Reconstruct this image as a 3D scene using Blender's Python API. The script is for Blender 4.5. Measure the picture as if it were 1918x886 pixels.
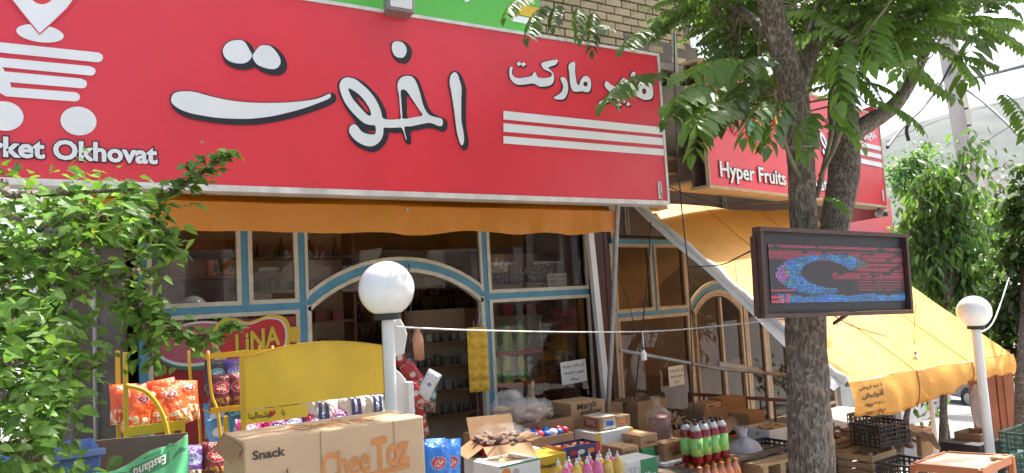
import bpy, bmesh, math, random
from mathutils import Vector, Matrix, noise
sc = bpy.context.scene
for o in list(bpy.data.objects): bpy.data.objects.remove(o)
R = math.radians
rng = random.Random(7)
COL = sc.collection

# ------------------------------------------------------------------ camera
PH, PITCH, ROLL, F, CX, CY, H = R(33.3), R(4.83), R(3.15), 1440., 959., 443., 1.7
r0 = Vector((math.cos(PH), -math.sin(PH), 0)); fh = Vector((math.sin(PH), math.cos(PH), 0)); ZU = Vector((0, 0, 1))
FW = fh*math.cos(PITCH) + ZU*math.sin(PITCH); up0 = ZU*math.cos(PITCH) - fh*math.sin(PITCH)
RT = r0*math.cos(ROLL) - up0*math.sin(ROLL); UP = up0*math.cos(ROLL) + r0*math.sin(ROLL)
CAM = Vector((0, 0, H))
cd = bpy.data.cameras.new('camera'); cam = bpy.data.objects.new('camera', cd); COL.objects.link(cam)
m3 = Matrix((RT, UP, -FW)).transposed()
cam.matrix_world = Matrix.Translation(CAM) @ m3.to_4x4()
cd.sensor_width = 36; cd.lens = F/1918*36; cd.clip_start = .05; cd.clip_end = 8000
sc.camera = cam
# ------------------------------------------------------------------ sky, sun, exposure
SUN_AZ_VEC = Vector((0.985, 0.17, 0)).normalized(); SUN_EL = R(60)
wd = bpy.data.worlds.new('World'); sc.world = wd; wd.use_nodes = True
nt = wd.node_tree; bg = nt.nodes['Background']
sky = nt.nodes.new('ShaderNodeTexSky'); sky.sky_type = 'NISHITA'; sky.sun_disc = False
sky.sun_elevation = SUN_EL; sky.sun_rotation = math.atan2(SUN_AZ_VEC.x, SUN_AZ_VEC.y)
sky.air_density = 1.0; sky.dust_density = 5.0; sky.ozone_density = 1.0
nt.links.new(sky.outputs[0], bg.inputs[0]); bg.inputs[1].default_value = 0.15
sl = bpy.data.lights.new('sun', 'SUN'); sl.energy = 4.8; sl.angle = R(.53); sl.color = (1, .95, .87)
so = bpy.data.objects.new('sun', sl); COL.objects.link(so)
sd = (SUN_AZ_VEC*math.cos(SUN_EL) + ZU*math.sin(SUN_EL))
so.rotation_euler = sd.to_track_quat('Z', 'Y').to_euler()
sc.view_settings.view_transform = 'Standard'; sc.view_settings.look = 'None'
sc.view_settings.gamma = 1; sc.view_settings.exposure = 1.45; sc.view_settings.use_curve_mapping = False
sc.render.engine = 'CYCLES'
sc.cycles.max_bounces = 8; sc.cycles.transparent_max_bounces = 12; sc.cycles.diffuse_bounces = 4
sc.cycles.caustics_reflective = False; sc.cycles.caustics_refractive = False
sc.cycles.use_denoising = True

# ------------------------------------------------------------------ a pixel of the photograph -> a point in the place
def ray(x, y): return FW + RT*((x-CX)/F) - UP*((y-CY)/F)
def onY(x, y, Y): d = ray(x, y); return CAM + d*(Y/d.y)
def onX(x, y, X): d = ray(x, y); return CAM + d*(X/d.x)
def onZ(x, y, Z): d = ray(x, y); return CAM + d*((Z-H)/d.z)
def atD(x, y, D): return CAM + ray(x, y)*D
def onP(x, y, p, n): d = ray(x, y); return CAM + d*((p-CAM).dot(n)/d.dot(n))
def ground(X): return 0.0 if X < 5 else (-0.1*(X-5) if X < 60 else -5.5)

# ------------------------------------------------------------------ mesh builder
class MB:
    def __init__(s): s.v = []; s.f = []; s.mi = []; s.m = 0; s.uv = None; s.tint = None
    def add(s, vs, fs):
        b = len(s.v); s.v += [Vector(v) for v in vs]
        for f in fs: s.f.append(tuple(b+i for i in f)); s.mi.append(s.m)
        return s
    def box(s, x0, x1, y0, y1, z0, z1, M=None):
        vs = [Vector(p) for p in ((x0,y0,z0),(x1,y0,z0),(x1,y1,z0),(x0,y1,z0),(x0,y0,z1),(x1,y0,z1),(x1,y1,z1),(x0,y1,z1))]
        if M: vs = [M @ v for v in vs]
        return s.add(vs, ((0,3,2,1),(4,5,6,7),(0,1,5,4),(1,2,6,5),(2,3,7,6),(3,0,4,7)))
    def cbox(s, c, d, M=None):
        c = Vector(c); return s.box(c.x-d[0]/2, c.x+d[0]/2, c.y-d[1]/2, c.y+d[1]/2, c.z-d[2]/2, c.z+d[2]/2, M)
    def tube(s, pts, rad, n=8, caps=True, rough=0):
        pts = [Vector(p) for p in pts]; k = len(pts)
        rs = rad if isinstance(rad, (list, tuple)) else [rad]*k
        vs = []; t0 = None
        for i, p in enumerate(pts):
            t = (pts[min(i+1, k-1)] - pts[max(i-1, 0)]).normalized()
            if t0 is None:
                a = Vector((0, 0, 1)) if abs(t.z) < .9 else Vector((1, 0, 0))
                u = t.cross(a).normalized()
            else:
                u = (u - t*u.dot(t)).normalized()
            w = t.cross(u); t0 = t
            for j in range(n):
                a = 2*math.pi*j/n
                q = rs[i]
                if rough: q *= 1 + rough*noise.noise(Vector((math.cos(a)*2.2, math.sin(a)*2.2, i*.55)))
                vs.append(p + (u*math.cos(a) + w*math.sin(a))*q)
        fs = [(i*n+j, i*n+(j+1) % n, (i+1)*n+(j+1) % n, (i+1)*n+j) for i in range(k-1) for j in range(n)]
        if caps: fs += [tuple(range(n-1, -1, -1)), tuple((k-1)*n+j for j in range(n))]
        return s.add(vs, fs)
    def bar(s, a, b, w, h):
        a, b = Vector(a), Vector(b); t = (b-a).normalized()
        u = t.cross(ZU); u = u.normalized() if u.length > .05 else Vector((1, 0, 0)); q = u.cross(t)
        vs = [p + u*i*w/2 + q*j*h/2 for p in (a, b) for i, j in ((-1,-1),(1,-1),(1,1),(-1,1))]
        return s.add(vs, ((0,1,2,3),(7,6,5,4),(0,4,5,1),(1,5,6,2),(2,6,7,3),(3,7,4,0)))
    def lathe(s, prof, c=(0,0,0), n=16):
        c = Vector(c); vs = []; fs = []
        for r, z in prof:
            for j in range(n): a = 2*math.pi*j/n; vs.append(c + Vector((r*math.cos(a), r*math.sin(a), z)))
        for i in range(len(prof)-1):
            for j in range(n): fs.append((i*n+j, i*n+(j+1) % n, (i+1)*n+(j+1) % n, (i+1)*n+j))
        fs += [tuple(range(n-1, -1, -1)), tuple((len(prof)-1)*n+j for j in range(n))]
        return s.add(vs, fs)
    def sheet(s, fn, nu, nv):
        vs = [fn(i/nu, j/nv) for j in range(nv+1) for i in range(nu+1)]
        return s.add(vs, [(j*(nu+1)+i, j*(nu+1)+i+1, (j+1)*(nu+1)+i+1, (j+1)*(nu+1)+i) for j in range(nv) for i in range(nu)])
    def poly(s, pts): return s.add(pts, (tuple(range(len(pts))),))
    def mesh(s, name, mats, smooth=False, M=None):
        me = bpy.data.meshes.new(name)
        vs = [M @ v for v in s.v] if M else s.v
        me.from_pydata([tuple(v) for v in vs], [], s.f)
        for m in (mats if isinstance(mats, (list, tuple)) else [mats]): me.materials.append(MAT[m] if isinstance(m, str) else m)
        if any(s.mi): me.polygons.foreach_set('material_index', s.mi)
        if smooth is True: me.polygons.foreach_set('use_smooth', [True]*len(me.polygons))
        if s.tint:
            at = me.color_attributes.new('tint', 'FLOAT_COLOR', 'CORNER')
            buf = []
            for p, t in zip(me.polygons, s.tint): buf += list(t)*p.loop_total
            at.data.foreach_set('color', buf)
        if smooth and smooth is not True: me.set_sharp_from_angle(angle=R(smooth))
        me.update(); return me

def label(o, lab=None, cat=None, group=None, kind=None):
    if lab: o['label'] = lab
    if cat: o['category'] = cat
    if group: o['group'] = group
    if kind: o['kind'] = kind
    return o
def obj(name, me, parent=None, loc=(0,0,0), rot=(0,0,0)):
    o = bpy.data.objects.new(name, me); COL.objects.link(o)
    o.location = loc; o.rotation_euler = rot
    if parent: o.parent = parent
    return o
def thing(name, lab, cat, loc=(0,0,0), rz=0, group=None):
    o = obj(name, None, None, loc, (0,0,rz)); o.empty_display_size = .1
    return label(o, lab, cat, group)
def chain(o):
    M = Matrix.Identity(4)
    while o: M = o.matrix_basis @ M; o = o.parent
    return M
def part(name, mb, mat, parent, smooth=False, world=False, bev=0):
    M = chain(parent).inverted() if world and parent else None
    o = obj(name, mb.mesh(name, mat, smooth, M), parent)
    if bev:
        b = o.modifiers.new('bevel', 'BEVEL'); b.width = bev; b.segments = 2; b.limit_method = 'ANGLE'
    return o
def solo(name, mb, mat, lab, cat, group=None, smooth=False, bev=0, loc=(0,0,0), rz=0, world=True):
    M = (Matrix.Translation(loc) @ Matrix.Rotation(rz, 4, 'Z')).inverted() if world else None
    o = obj(name, mb.mesh(name, mat, smooth, M), None, loc, (0,0,rz))
    if bev:
        b = o.modifiers.new('bevel', 'BEVEL'); b.width = bev; b.segments = 2; b.limit_method = 'ANGLE'
    return label(o, lab, cat, group)
def struct(name, mb, mat, smooth=False):
    o = obj(name, mb.mesh(name, mat, smooth)); o['kind'] = 'structure'; return o
def copy_tree(o, parent=None):
    c = o.copy(); COL.objects.link(c); c.parent = parent
    for ch in o.children: copy_tree(ch, c)
    return c

# ------------------------------------------------------------------ materials
MAT = {}
def nodes(name):
    m = bpy.data.materials.new(name); m.use_nodes = True; MAT[name] = m
    return m, m.node_tree, m.node_tree.nodes['Principled BSDF']
def N(nt, t, **k):
    n = nt.nodes.new(t)
    for a, b in k.items():
        if a.startswith('i_'): n.inputs[int(a[2:])].default_value = b
        else: setattr(n, a, b)
    return n
def mat(name, col, rough=.6, var=.12, scale=6, bump=0, bscale=60, metal=0, spec=.5, stretch=None, dirt=0, coat=0, rand=0):
    m, nt, p = nodes(name); L = nt.links.new
    p.inputs['Roughness'].default_value = rough; p.inputs['Metallic'].default_value = metal
    p.inputs['Specular IOR Level'].default_value = spec
    if coat: p.inputs['Coat Weight'].default_value = coat; p.inputs['Coat Roughness'].default_value = .1
    tc = N(nt, 'ShaderNodeTexCoord'); src = tc.outputs['Object']
    if stretch:
        mp = N(nt, 'ShaderNodeMapping'); mp.inputs['Scale'].default_value = stretch; L(src, mp.inputs[0]); src = mp.outputs[0]
    nz = N(nt, 'ShaderNodeTexNoise'); nz.inputs['Scale'].default_value = scale; nz.inputs['Detail'].default_value = 5
    L(src, nz.inputs['Vector'])
    rp = N(nt, 'ShaderNodeMapRange'); rp.inputs[3].default_value = 1-var*1.4; rp.inputs[4].default_value = 1+var*1.4
    rp.inputs[1].default_value = .25; rp.inputs[2].default_value = .75
    L(nz.outputs[0], rp.inputs[0])
    mx = N(nt, 'ShaderNodeMix', data_type='RGBA', blend_type='MULTIPLY'); mx.inputs[0].default_value = 1
    mx.inputs[6].default_value = (*col, 1); L(rp.outputs[0], mx.inputs[7]); out = mx.outputs[2]
    if rand:
        oi = N(nt, 'ShaderNodeObjectInfo'); hs = N(nt, 'ShaderNodeHueSaturation')
        r1 = N(nt, 'ShaderNodeMapRange'); r1.inputs[3].default_value = 1-rand; r1.inputs[4].default_value = 1+rand
        L(oi.outputs['Random'], r1.inputs[0]); L(r1.outputs[0], hs.inputs['Value']); L(out, hs.inputs['Color']); out = hs.outputs[0]
    if dirt:
        n2 = N(nt, 'ShaderNodeTexNoise'); n2.inputs['Scale'].default_value = scale*.35; n2.inputs['Detail'].default_value = 8; n2.inputs['Roughness'].default_value = .7
        L(tc.outputs['Object'], n2.inputs['Vector'])
        r2 = N(nt, 'ShaderNodeMapRange'); r2.inputs[1].default_value = .5; r2.inputs[2].default_value = .75; r2.inputs[4].default_value = dirt
        L(n2.outputs[0], r2.inputs[0])
        m2 = N(nt, 'ShaderNodeMix', data_type='RGBA'); m2.inputs[7].default_value = (.16, .13, .10, 1)
        L(r2.outputs[0], m2.inputs[0]); L(out, m2.inputs[6]); out = m2.outputs[2]
    L(out, p.inputs['Base Color'])
    if bump:
        n3 = N(nt, 'ShaderNodeTexNoise'); n3.inputs['Scale'].default_value = bscale; n3.inputs['Detail'].default_value = 4; L(src, n3.inputs['Vector'])
        b = N(nt, 'ShaderNodeBump'); b.inputs['Strength'].default_value = bump; b.inputs['Distance'].default_value = .02
        L(n3.outputs[0], b.inputs['Height']); L(b.outputs[0], p.inputs['Normal'])
    return m
def sheetmat(name, col, trans, rough=.5, var=.1, scale=3, tint=False, gloss=.04, bump=0, tcol=None, objrand=False):
    """thin translucent sheet: leaf, tarpaulin"""
    m, nt, p = nodes(name); L = nt.links.new; out = nt.nodes['Material Output']; nt.nodes.remove(p)
    tc = N(nt, 'ShaderNodeTexCoord'); nz = N(nt, 'ShaderNodeTexNoise'); nz.inputs['Scale'].default_value = scale; nz.inputs['Detail'].default_value = 4
    L(tc.outputs['Object'], nz.inputs['Vector'])
    rp = N(nt, 'ShaderNodeMapRange'); rp.inputs[1].default_value = .25; rp.inputs[2].default_value = .75; rp.inputs[3].default_value = 1-var; rp.inputs[4].default_value = 1+var
    L(nz.outputs[0], rp.inputs[0])
    mx = N(nt, 'ShaderNodeMix', data_type='RGBA', blend_type='MULTIPLY'); mx.inputs[0].default_value = 1; mx.inputs[6].default_value = (*col, 1)
    L(rp.outputs[0], mx.inputs[7]); c = mx.outputs[2]
    if tint:
        at = N(nt, 'ShaderNodeAttribute', attribute_name='tint')
        m2 = N(nt, 'ShaderNodeMix', data_type='RGBA', blend_type='MULTIPLY'); m2.inputs[0].default_value = 1
        L(c, m2.inputs[6]); L(at.outputs['Color'], m2.inputs[7]); c = m2.outputs[2]
    if objrand:
        oi = N(nt, 'ShaderNodeObjectInfo'); hs = N(nt, 'ShaderNodeHueSaturation')
        r1 = N(nt, 'ShaderNodeMapRange'); r1.inputs[3].default_value = .6; r1.inputs[4].default_value = 1.45
        L(oi.outputs['Random'], r1.inputs[0]); L(r1.outputs[0], hs.inputs['Value']); L(c, hs.inputs['Color']); c = hs.outputs[0]
    d = N(nt, 'ShaderNodeBsdfDiffuse'); t = N(nt, 'ShaderNodeBsdfTranslucent'); g = N(nt, 'ShaderNodeBsdfGlossy'); g.inputs['Roughness'].default_value = rough
    L(c, d.inputs[0])
    if tcol:
        m3 = N(nt, 'ShaderNodeMix', data_type='RGBA', blend_type='MULTIPLY'); m3.inputs[0].default_value = 1; L(c, m3.inputs[6]); m3.inputs[7].default_value = (*tcol, 1); L(m3.outputs[2], t.inputs[0])
    else: L(c, t.inputs[0])
    a = N(nt, 'ShaderNodeMixShader'); a.inputs[0].default_value = trans; L(d.outputs[0], a.inputs[1]); L(t.outputs[0], a.inputs[2])
    b = N(nt, 'ShaderNodeMixShader'); b.inputs[0].default_value = gloss; L(a.outputs[0], b.inputs[1]); L(g.outputs[0], b.inputs[2])
    L(b.outputs[0], out.inputs[0])
    if bump:
        n3 = N(nt, 'ShaderNodeTexNoise'); n3.inputs['Scale'].default_value = 5; n3.inputs['Detail'].default_value = 6; L(tc.outputs['Object'], n3.inputs['Vector'])
        bb = N(nt, 'ShaderNodeBump'); bb.inputs['Strength'].default_value = bump; bb.inputs['Distance'].default_value = .05; L(n3.outputs[0], bb.inputs['Height'])
        for q in (d, t, g): L(bb.outputs[0], q.inputs['Normal'])
    return m
def glassmat(name, tint=(.8,.78,.74), refl=1.0, rough=.0, base=.0):
    m, nt, p = nodes(name); L = nt.links.new; out = nt.nodes['Material Output']; nt.nodes.remove(p)
    tr = N(nt, 'ShaderNodeBsdfTransparent'); tr.inputs[0].default_value = (*tint, 1)
    g = N(nt, 'ShaderNodeBsdfGlossy'); g.inputs['Roughness'].default_value = rough
    fr = N(nt, 'ShaderNodeFresnel'); fr.inputs[0].default_value = 1.5
    mu = N(nt, 'ShaderNodeMath', operation='MULTIPLY_ADD', use_clamp=True); mu.inputs[1].default_value = refl; mu.inputs[2].default_value = base
    L(fr.outputs[0], mu.inputs[0])
    mx = N(nt, 'ShaderNodeMixShader'); L(mu.outputs[0], mx.inputs[0]); L(tr.outputs[0], mx.inputs[1]); L(g.outputs[0], mx.inputs[2]); L(mx.outputs[0], out.inputs[0])
    return m
def filmmat(name, col, alpha, rough=.15):
    """clear plastic film: part transparent, part pale glossy"""
    m, nt, p = nodes(name); L = nt.links.new; out = nt.nodes['Material Output']
    p.inputs['Base Color'].default_value = (*col, 1); p.inputs['Roughness'].default_value = rough
    tc = N(nt, 'ShaderNodeTexCoord'); nz = N(nt, 'ShaderNodeTexNoise'); nz.inputs['Scale'].default_value = 14; nz.inputs['Detail'].default_value = 5; L(tc.outputs['Object'], nz.inputs['Vector'])
    b = N(nt, 'ShaderNodeBump'); b.inputs['Strength'].default_value = .8; b.inputs['Distance'].default_value = .03; L(nz.outputs[0], b.inputs['Height']); L(b.outputs[0], p.inputs['Normal'])
    tr = N(nt, 'ShaderNodeBsdfTransparent'); mx = N(nt, 'ShaderNodeMixShader')
    rp = N(nt, 'ShaderNodeMapRange'); rp.inputs[1].default_value = .3; rp.inputs[2].default_value = .7; rp.inputs[3].default_value = alpha*.5; rp.inputs[4].default_value = min(1, alpha*1.6); L(nz.outputs[0], rp.inputs[0])
    L(rp.outputs[0], mx.inputs[0]); L(tr.outputs[0], mx.inputs[1]); L(p.outputs[0], mx.inputs[2]); L(mx.outputs[0], out.inputs[0])
    return m
def bagmat(name, base, lab, band, lz=.55, lr=.28, rough=.3):
    """printed snack film, print laid out on the bag's own Generated box: oval logo and lower picture band"""
    m, nt, p = nodes(name); L = nt.links.new
    p.inputs['Roughness'].default_value = rough; p.inputs['Specular IOR Level'].default_value = .6
    tc = N(nt, 'ShaderNodeTexCoord'); sp = N(nt, 'ShaderNodeSeparateXYZ'); L(tc.outputs['Generated'], sp.inputs[0])
    def math_(op, a, b=None):
        n = N(nt, 'ShaderNodeMath', operation=op)
        for i, q in enumerate((a, b)):
            if q is None: continue
            if isinstance(q, (int, float)): n.inputs[i].default_value = q
            else: L(q, n.inputs[i])
        return n.outputs[0]
    dx = math_('MULTIPLY', math_('SUBTRACT', sp.outputs[0], .5), 1/1.35); dz = math_('MULTIPLY', math_('SUBTRACT', sp.outputs[2], lz), 1.6)
    rr = math_('SQRT', math_('ADD', math_('MULTIPLY', dx, dx), math_('MULTIPLY', dz, dz)))
    inlab = math_('LESS_THAN', rr, lr); ring = math_('LESS_THAN', rr, lr+.035)
    nz = N(nt, 'ShaderNodeTexNoise'); nz.inputs['Scale'].default_value = 9; nz.inputs['Detail'].default_value = 3; L(tc.outputs['Generated'], nz.inputs['Vector'])
    low = math_('MULTIPLY', math_('LESS_THAN', sp.outputs[2], .33), math_('GREATER_THAN', nz.outputs[0], .5))
    def mix(f, a, b):
        n = N(nt, 'ShaderNodeMix', data_type='RGBA'); L(f, n.inputs[0])
        for i, q in ((6, a), (7, b)):
            if isinstance(q, tuple): n.inputs[i].default_value = (*q, 1)
            else: L(q, n.inputs[i])
        return n.outputs[2]
    c = mix(low, base, band); c = mix(ring, c, tuple(.5*x+.25 for x in base)); c = mix(inlab, c, lab)
    wv = N(nt, 'ShaderNodeTexNoise'); wv.inputs['Scale'].default_value = 22; L(tc.outputs['Generated'], wv.inputs['Vector'])
    txt = math_('MULTIPLY', math_('GREATER_THAN', wv.outputs[0], .55), math_('LESS_THAN', rr, lr*.7))
    c = mix(txt, c, (.8, .78, .7))
    L(c, p.inputs['Base Color'])
    n3 = N(nt, 'ShaderNodeTexNoise'); n3.inputs['Scale'].default_value = 7; n3.inputs['Detail'].default_value = 3; L(tc.outputs['Generated'], n3.inputs['Vector'])
    b = N(nt, 'ShaderNodeBump'); b.inputs['Strength'].default_value = .5; b.inputs['Distance'].default_value = .03; L(n3.outputs[0], b.inputs['Height']); L(b.outputs[0], p.inputs['Normal'])
    return m

mat('red_vinyl', (.70, .036, .054), .36, .07, 1.3, .16, 2.2, stretch=(1, 1, .45), dirt=.10)
mat('red_vinyl_pale', (.68, .035, .055), .4, .07, 2, .12, 3, dirt=.08)
mat('white_print', (.72, .74, .74), .5, .04, 4)
mat('black_print', (.012, .012, .018), .5, .05)
mat('green_vinyl', (.09, .40, .05), .45, .06, 2)
mat('yellow_print', (.62, .40, .02), .5, .06)
mat('white_frame', (.66, .65, .62), .5, .12, 9, dirt=.5)
mat('brick', (.42, .33, .20), .85, .2, 12, .4, 40, rand=.22, dirt=.3)
mat('mortar', (.22, .19, .15), .95, .2, 14, .5, 30)
mat('stone_ledge', (.34, .30, .25), .9, .2, 10, .4, 30, dirt=.5)
mat('blue_paint', (.075, .27, .40), .42, .1, 8, .05, 40, dirt=.25)
mat('cream_bead', (.58, .54, .43), .55, .12, 12, dirt=.35)
mat('orange_lit_bead', (.46, .36, .25), .55, .12, 12, dirt=.35)  # cream bead with the awning's orange light put into its colour
mat('brown_panel', (.13, .085, .062), .6, .15, 3, dirt=.3)
mat('maroon_panel', (.075, .022, .02), .5, .15, 3, dirt=.2)
mat('concrete', (.33, .31, .28), .95, .2, 6, .6, 18, dirt=.5)
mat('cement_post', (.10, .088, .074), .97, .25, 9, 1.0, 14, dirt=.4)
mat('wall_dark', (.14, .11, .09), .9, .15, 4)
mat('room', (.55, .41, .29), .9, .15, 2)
mat('shelf_wood', (.30, .14, .085), .6, .15, 6)
mat('steel_grey', (.30, .29, .28), .45, .15, 10, metal=.6, dirt=.4)
mat('pvc_grey', (.42, .40, .37), .6, .12, 10, dirt=.3)
mat('white_metal', (.74, .74, .73), .4, .06, 8, dirt=.18)
mat('lamp_post', (.72, .72, .71), .38, .06, 5, dirt=.15)
mat('globe', (.85, .85, .83), .18, .04, 5, spec=.5, coat=.3, dirt=.14, stretch=(6, 6, .8))
mat('black_plastic', (.02, .02, .022), .45, .1)
mat('brown_steel', (.075, .04, .033), .45, .2, 8, metal=.3, dirt=.2)
mat('rack_yellow', (.62, .38, .02), .45, .08, 5, dirt=.2)
mat('board_yellow', (.80, .52, .03), .38, .10, 4, .12, 5, dirt=.30)
mat('carton', (.42, .25, .125), .85, .08, 5, .05, 60, dirt=.1)
mat('carton_pale', (.50, .35, .21), .85, .08, 5, .05, 60, dirt=.1)
mat('carton_dark', (.32, .185, .09), .88, .1, 5, .05, 60, dirt=.15)
mat('carton_inside', (.22, .155, .10), .9, .1, 6)
mat('carton_print', (.50, .20, .06), .85, .1, 8)
mat('carton_print_dark', (.07, .05, .04), .85, .1)
mat('banana_green', (.10, .46, .22), .55, .08, 5)
mat('banana_dark', (.03, .22, .11), .55, .08, 5)
mat('white_card', (.66, .66, .63), .6, .06, 5)
mat('green_card', (.02, .22, .09), .5, .06, 5)
mat('red_card', (.48, .02, .03), .45, .06, 5)
mat('yellow_card', (.66, .45, .03), .5, .06, 5)
mat('orange_card', (.66, .21, .03), .5, .08, 5)
mat('navy_card', (.02, .03, .12), .4, .1, 5)
mat('blue_card', (.03, .12, .48), .4, .1, 5)
mat('pink_card', (.72, .14, .32), .4, .08, 5)
mat('paper', (.70, .70, .67), .8, .04, 5)
mat('wood', (.38, .25, .13), .8, .2, 5, .3, 30, stretch=(3, 14, 14), rand=.2)
mat('wood_dark', (.17, .115, .075), .85, .2, 5, .3, 30, stretch=(3, 14, 14), rand=.2)
mat('crate_black', (.035, .03, .028), .5, .2, 6)
mat('crate_green', (.03, .09, .07), .45, .15, 6)
mat('table_orange', (.52, .17, .06), .5, .12, 6, dirt=.2)
mat('table_top', (.66, .52, .36), .45, .1, 5, dirt=.35)
mat('gate_orange', (.40, .13, .055), .6, .15, 4, dirt=.3)
mat('asphalt', (.30, .29, .27), .92, .12, .6, .3, 40)
mat('pavement', (.33, .31, .28), .92, .15, 2, .3, 30, dirt=.3)
mat('mountain', (.042, .052, .036), .95, .5, .012, 0)
mat('roof_blue', (.05, .22, .55), .5, .1, 4)
mat('roof_white', (.62, .62, .60), .7, .1, 3, dirt=.2)
mat('wall_grey', (.36, .36, .36), .9, .12, 3, dirt=.3)
mat('wall_pale', (.55, .50, .43), .9, .1, 2, dirt=.3)
def barkmat(name, ridge, fissure, sc_=(58, 58, 11), bd=.02):
    m, nt, p = nodes(name); L = nt.links.new; p.inputs['Roughness'].default_value = .95; p.inputs['Specular IOR Level'].default_value = .2
    tc = N(nt, 'ShaderNodeTexCoord'); mp = N(nt, 'ShaderNodeMapping'); mp.inputs['Scale'].default_value = sc_
    nz = N(nt, 'ShaderNodeTexNoise'); nz.inputs['Scale'].default_value = 9; nz.inputs['Detail'].default_value = 4; L(tc.outputs['Object'], nz.inputs['Vector'])
    ad = N(nt, 'ShaderNodeVectorMath', operation='MULTIPLY_ADD'); ad.inputs[1].default_value = (.06, .06, .10); L(nz.outputs['Color'], ad.inputs[0]); L(tc.outputs['Object'], ad.inputs[2]); L(ad.outputs[0], mp.inputs[0])
    vo = N(nt, 'ShaderNodeTexVoronoi', feature='DISTANCE_TO_EDGE'); vo.inputs['Scale'].default_value = 1; L(mp.outputs[0], vo.inputs['Vector'])
    n2 = N(nt, 'ShaderNodeTexNoise'); n2.inputs['Scale'].default_value = 3.0; n2.inputs['Detail'].default_value = 6; L(mp.outputs[0], n2.inputs['Vector'])
    mu = N(nt, 'ShaderNodeMath', operation='MULTIPLY'); L(vo.outputs['Distance'], mu.inputs[0]); L(n2.outputs[0], mu.inputs[1])
    rp = N(nt, 'ShaderNodeMapRange'); rp.inputs[1].default_value = .01; rp.inputs[2].default_value = .17; L(mu.outputs[0], rp.inputs[0])
    mx = N(nt, 'ShaderNodeMix', data_type='RGBA'); mx.inputs[6].default_value = (*ridge, 1); mx.inputs[7].default_value = (*fissure, 1); L(rp.outputs[0], mx.inputs[0])
    n3 = N(nt, 'ShaderNodeTexNoise'); n3.inputs['Scale'].default_value = 5; L(tc.outputs['Object'], n3.inputs['Vector'])
    r3 = N(nt, 'ShaderNodeMapRange'); r3.inputs[3].default_value = .7; r3.inputs[4].default_value = 1.3; L(n3.outputs[0], r3.inputs[0])
    m2 = N(nt, 'ShaderNodeMix', data_type='RGBA', blend_type='MULTIPLY'); m2.inputs[0].default_value = 1; L(mx.outputs[2], m2.inputs[6]); L(r3.outputs[0], m2.inputs[7]); L(m2.outputs[2], p.inputs['Base Color'])
    b = N(nt, 'ShaderNodeBump', invert=True); b.inputs['Strength'].default_value = 1; b.inputs['Distance'].default_value = bd; L(rp.outputs[0], b.inputs['Height']); L(b.outputs[0], p.inputs['Normal'])
barkmat('bark', (.29, .24, .19), (.14, .112, .088))
mat('bark_young', (.16, .14, .09), .9, .25, 12, .4, 30)
mat('twig_green', (.12, .16, .05), .7, .15, 12)
mat('cable_black', (.012, .012, .014), .5, .05)
mat('cable_white', (.62, .62, .60), .5, .08, 20)
mat('rubber', (.015, .015, .015), .8, .1)
mat('car_paint', (.05, .055, .06), .25, .03, 3, coat=.6)
mat('canvas_grey', (.15, .13, .11), .85, .12, 6)
mat('canvas_tan', (.45, .35, .22), .85, .12, 6)
mat('sack_white', (.40, .37, .39), .8, .12, 10, .35, 40)
mat('goods_brown', (.26, .15, .09), .6, .3, 18, .5, 30)
mat('bread', (.46, .31, .19), .8, .25, 14, .3, 30)
mat('beans', (.17, .055, .04), .45, .3, 60, rand=.2)
mat('ginger', (.38, .25, .14), .85, .25, 14)
mat('straw', (.48, .32, .13), .85, .2, 30)
mat('egg_tray', (.62, .36, .03), .6, .15, 14, .3, 30)
mat('cloth_tan', (.36, .27, .19), .9, .15, 10, .2, 40)
mat('bottle_lemon', (.68, .62, .08), .25, .08, 6)
mat('bottle_green', (.36, .54, .13), .25, .08, 6)
mat('bottle_dark', (.06, .018, .014), .22, .2, 8, rand=.4)
mat('cola_red', (.22, .008, .016), .12, .1, 8, coat=.3)
mat('soda_orange', (.75, .20, .04), .2, .1, 8, coat=.3)
mat('label_green', (.28, .60, .16), .45, .06, 8)
mat('pet_clear', (.55, .55, .55), .15, .05)
mat('jar', (.30, .14, .08), .3, .3, 9, rand=.4)
mat('tin_grey', (.17, .15, .13), .4, .4, 30, rand=.6)
mat('pack_red', (.26, .03, .03), .45, .4, 25, rand=.5)
mat('pack_tan', (.36, .25, .14), .6, .4, 25, rand=.5)
mat('pack_white', (.42, .40, .35), .5, .3, 25, rand=.45)
mat('pack_green', (.12, .17, .07), .5, .4, 25, rand=.5)
mat('pack_pink', (.52, .12, .14), .5, .2, 9, rand=.3)
mat('pack_orange', (.72, .20, .04), .45, .1, 9)
mat('heart_red', (.50, .012, .02), .35, .05)
mat('sticker_red', (.30, .02, .025), .3, .08, 2)
mat('sticker_pink', (.42, .10, .13), .35, .08, 2)
mat('sticker_green', (.04, .17, .10), .35, .08, 2)
sheetmat('tarp_yellow', (.86, .42, .085), .24, .5, .10, 1.6, gloss=.05, bump=.35)
sheetmat('tarp_orange', (.80, .27, .006), .40, .5, .07, 1.2, gloss=.05, bump=.3)
sheetmat('tarp_back', (.78, .77, .74), .25, .5, .08, 4, gloss=.04, bump=.3)
sheetmat('leaf_tree', (.105, .19, .042), .48, .35, .25, 2, objrand=True, gloss=.05, tcol=(1.25, 1.35, .6))
sheetmat('leaf_tree_mass', (.095, .175, .040), .46, .35, .25, 2, tint=True, gloss=.05, tcol=(1.25, 1.35, .6))
sheetmat('leaf_plum', (.135, .25, .055), .45, .45, .2, 3, objrand=True, gloss=.03, tcol=(1.2, 1.3, .6))
sheetmat('leaf_plum_mass', (.135, .25, .055), .45, .45, .2, 3, tint=True, gloss=.03, tcol=(1.2, 1.3, .6))
sheetmat('leaf_far', (.09, .18, .04), .4, .4, .25, 1, tint=True, gloss=.05, tcol=(1.25, 1.35, .55))
glassmat('glass', (.80, .75, .69), 1.7)
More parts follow.
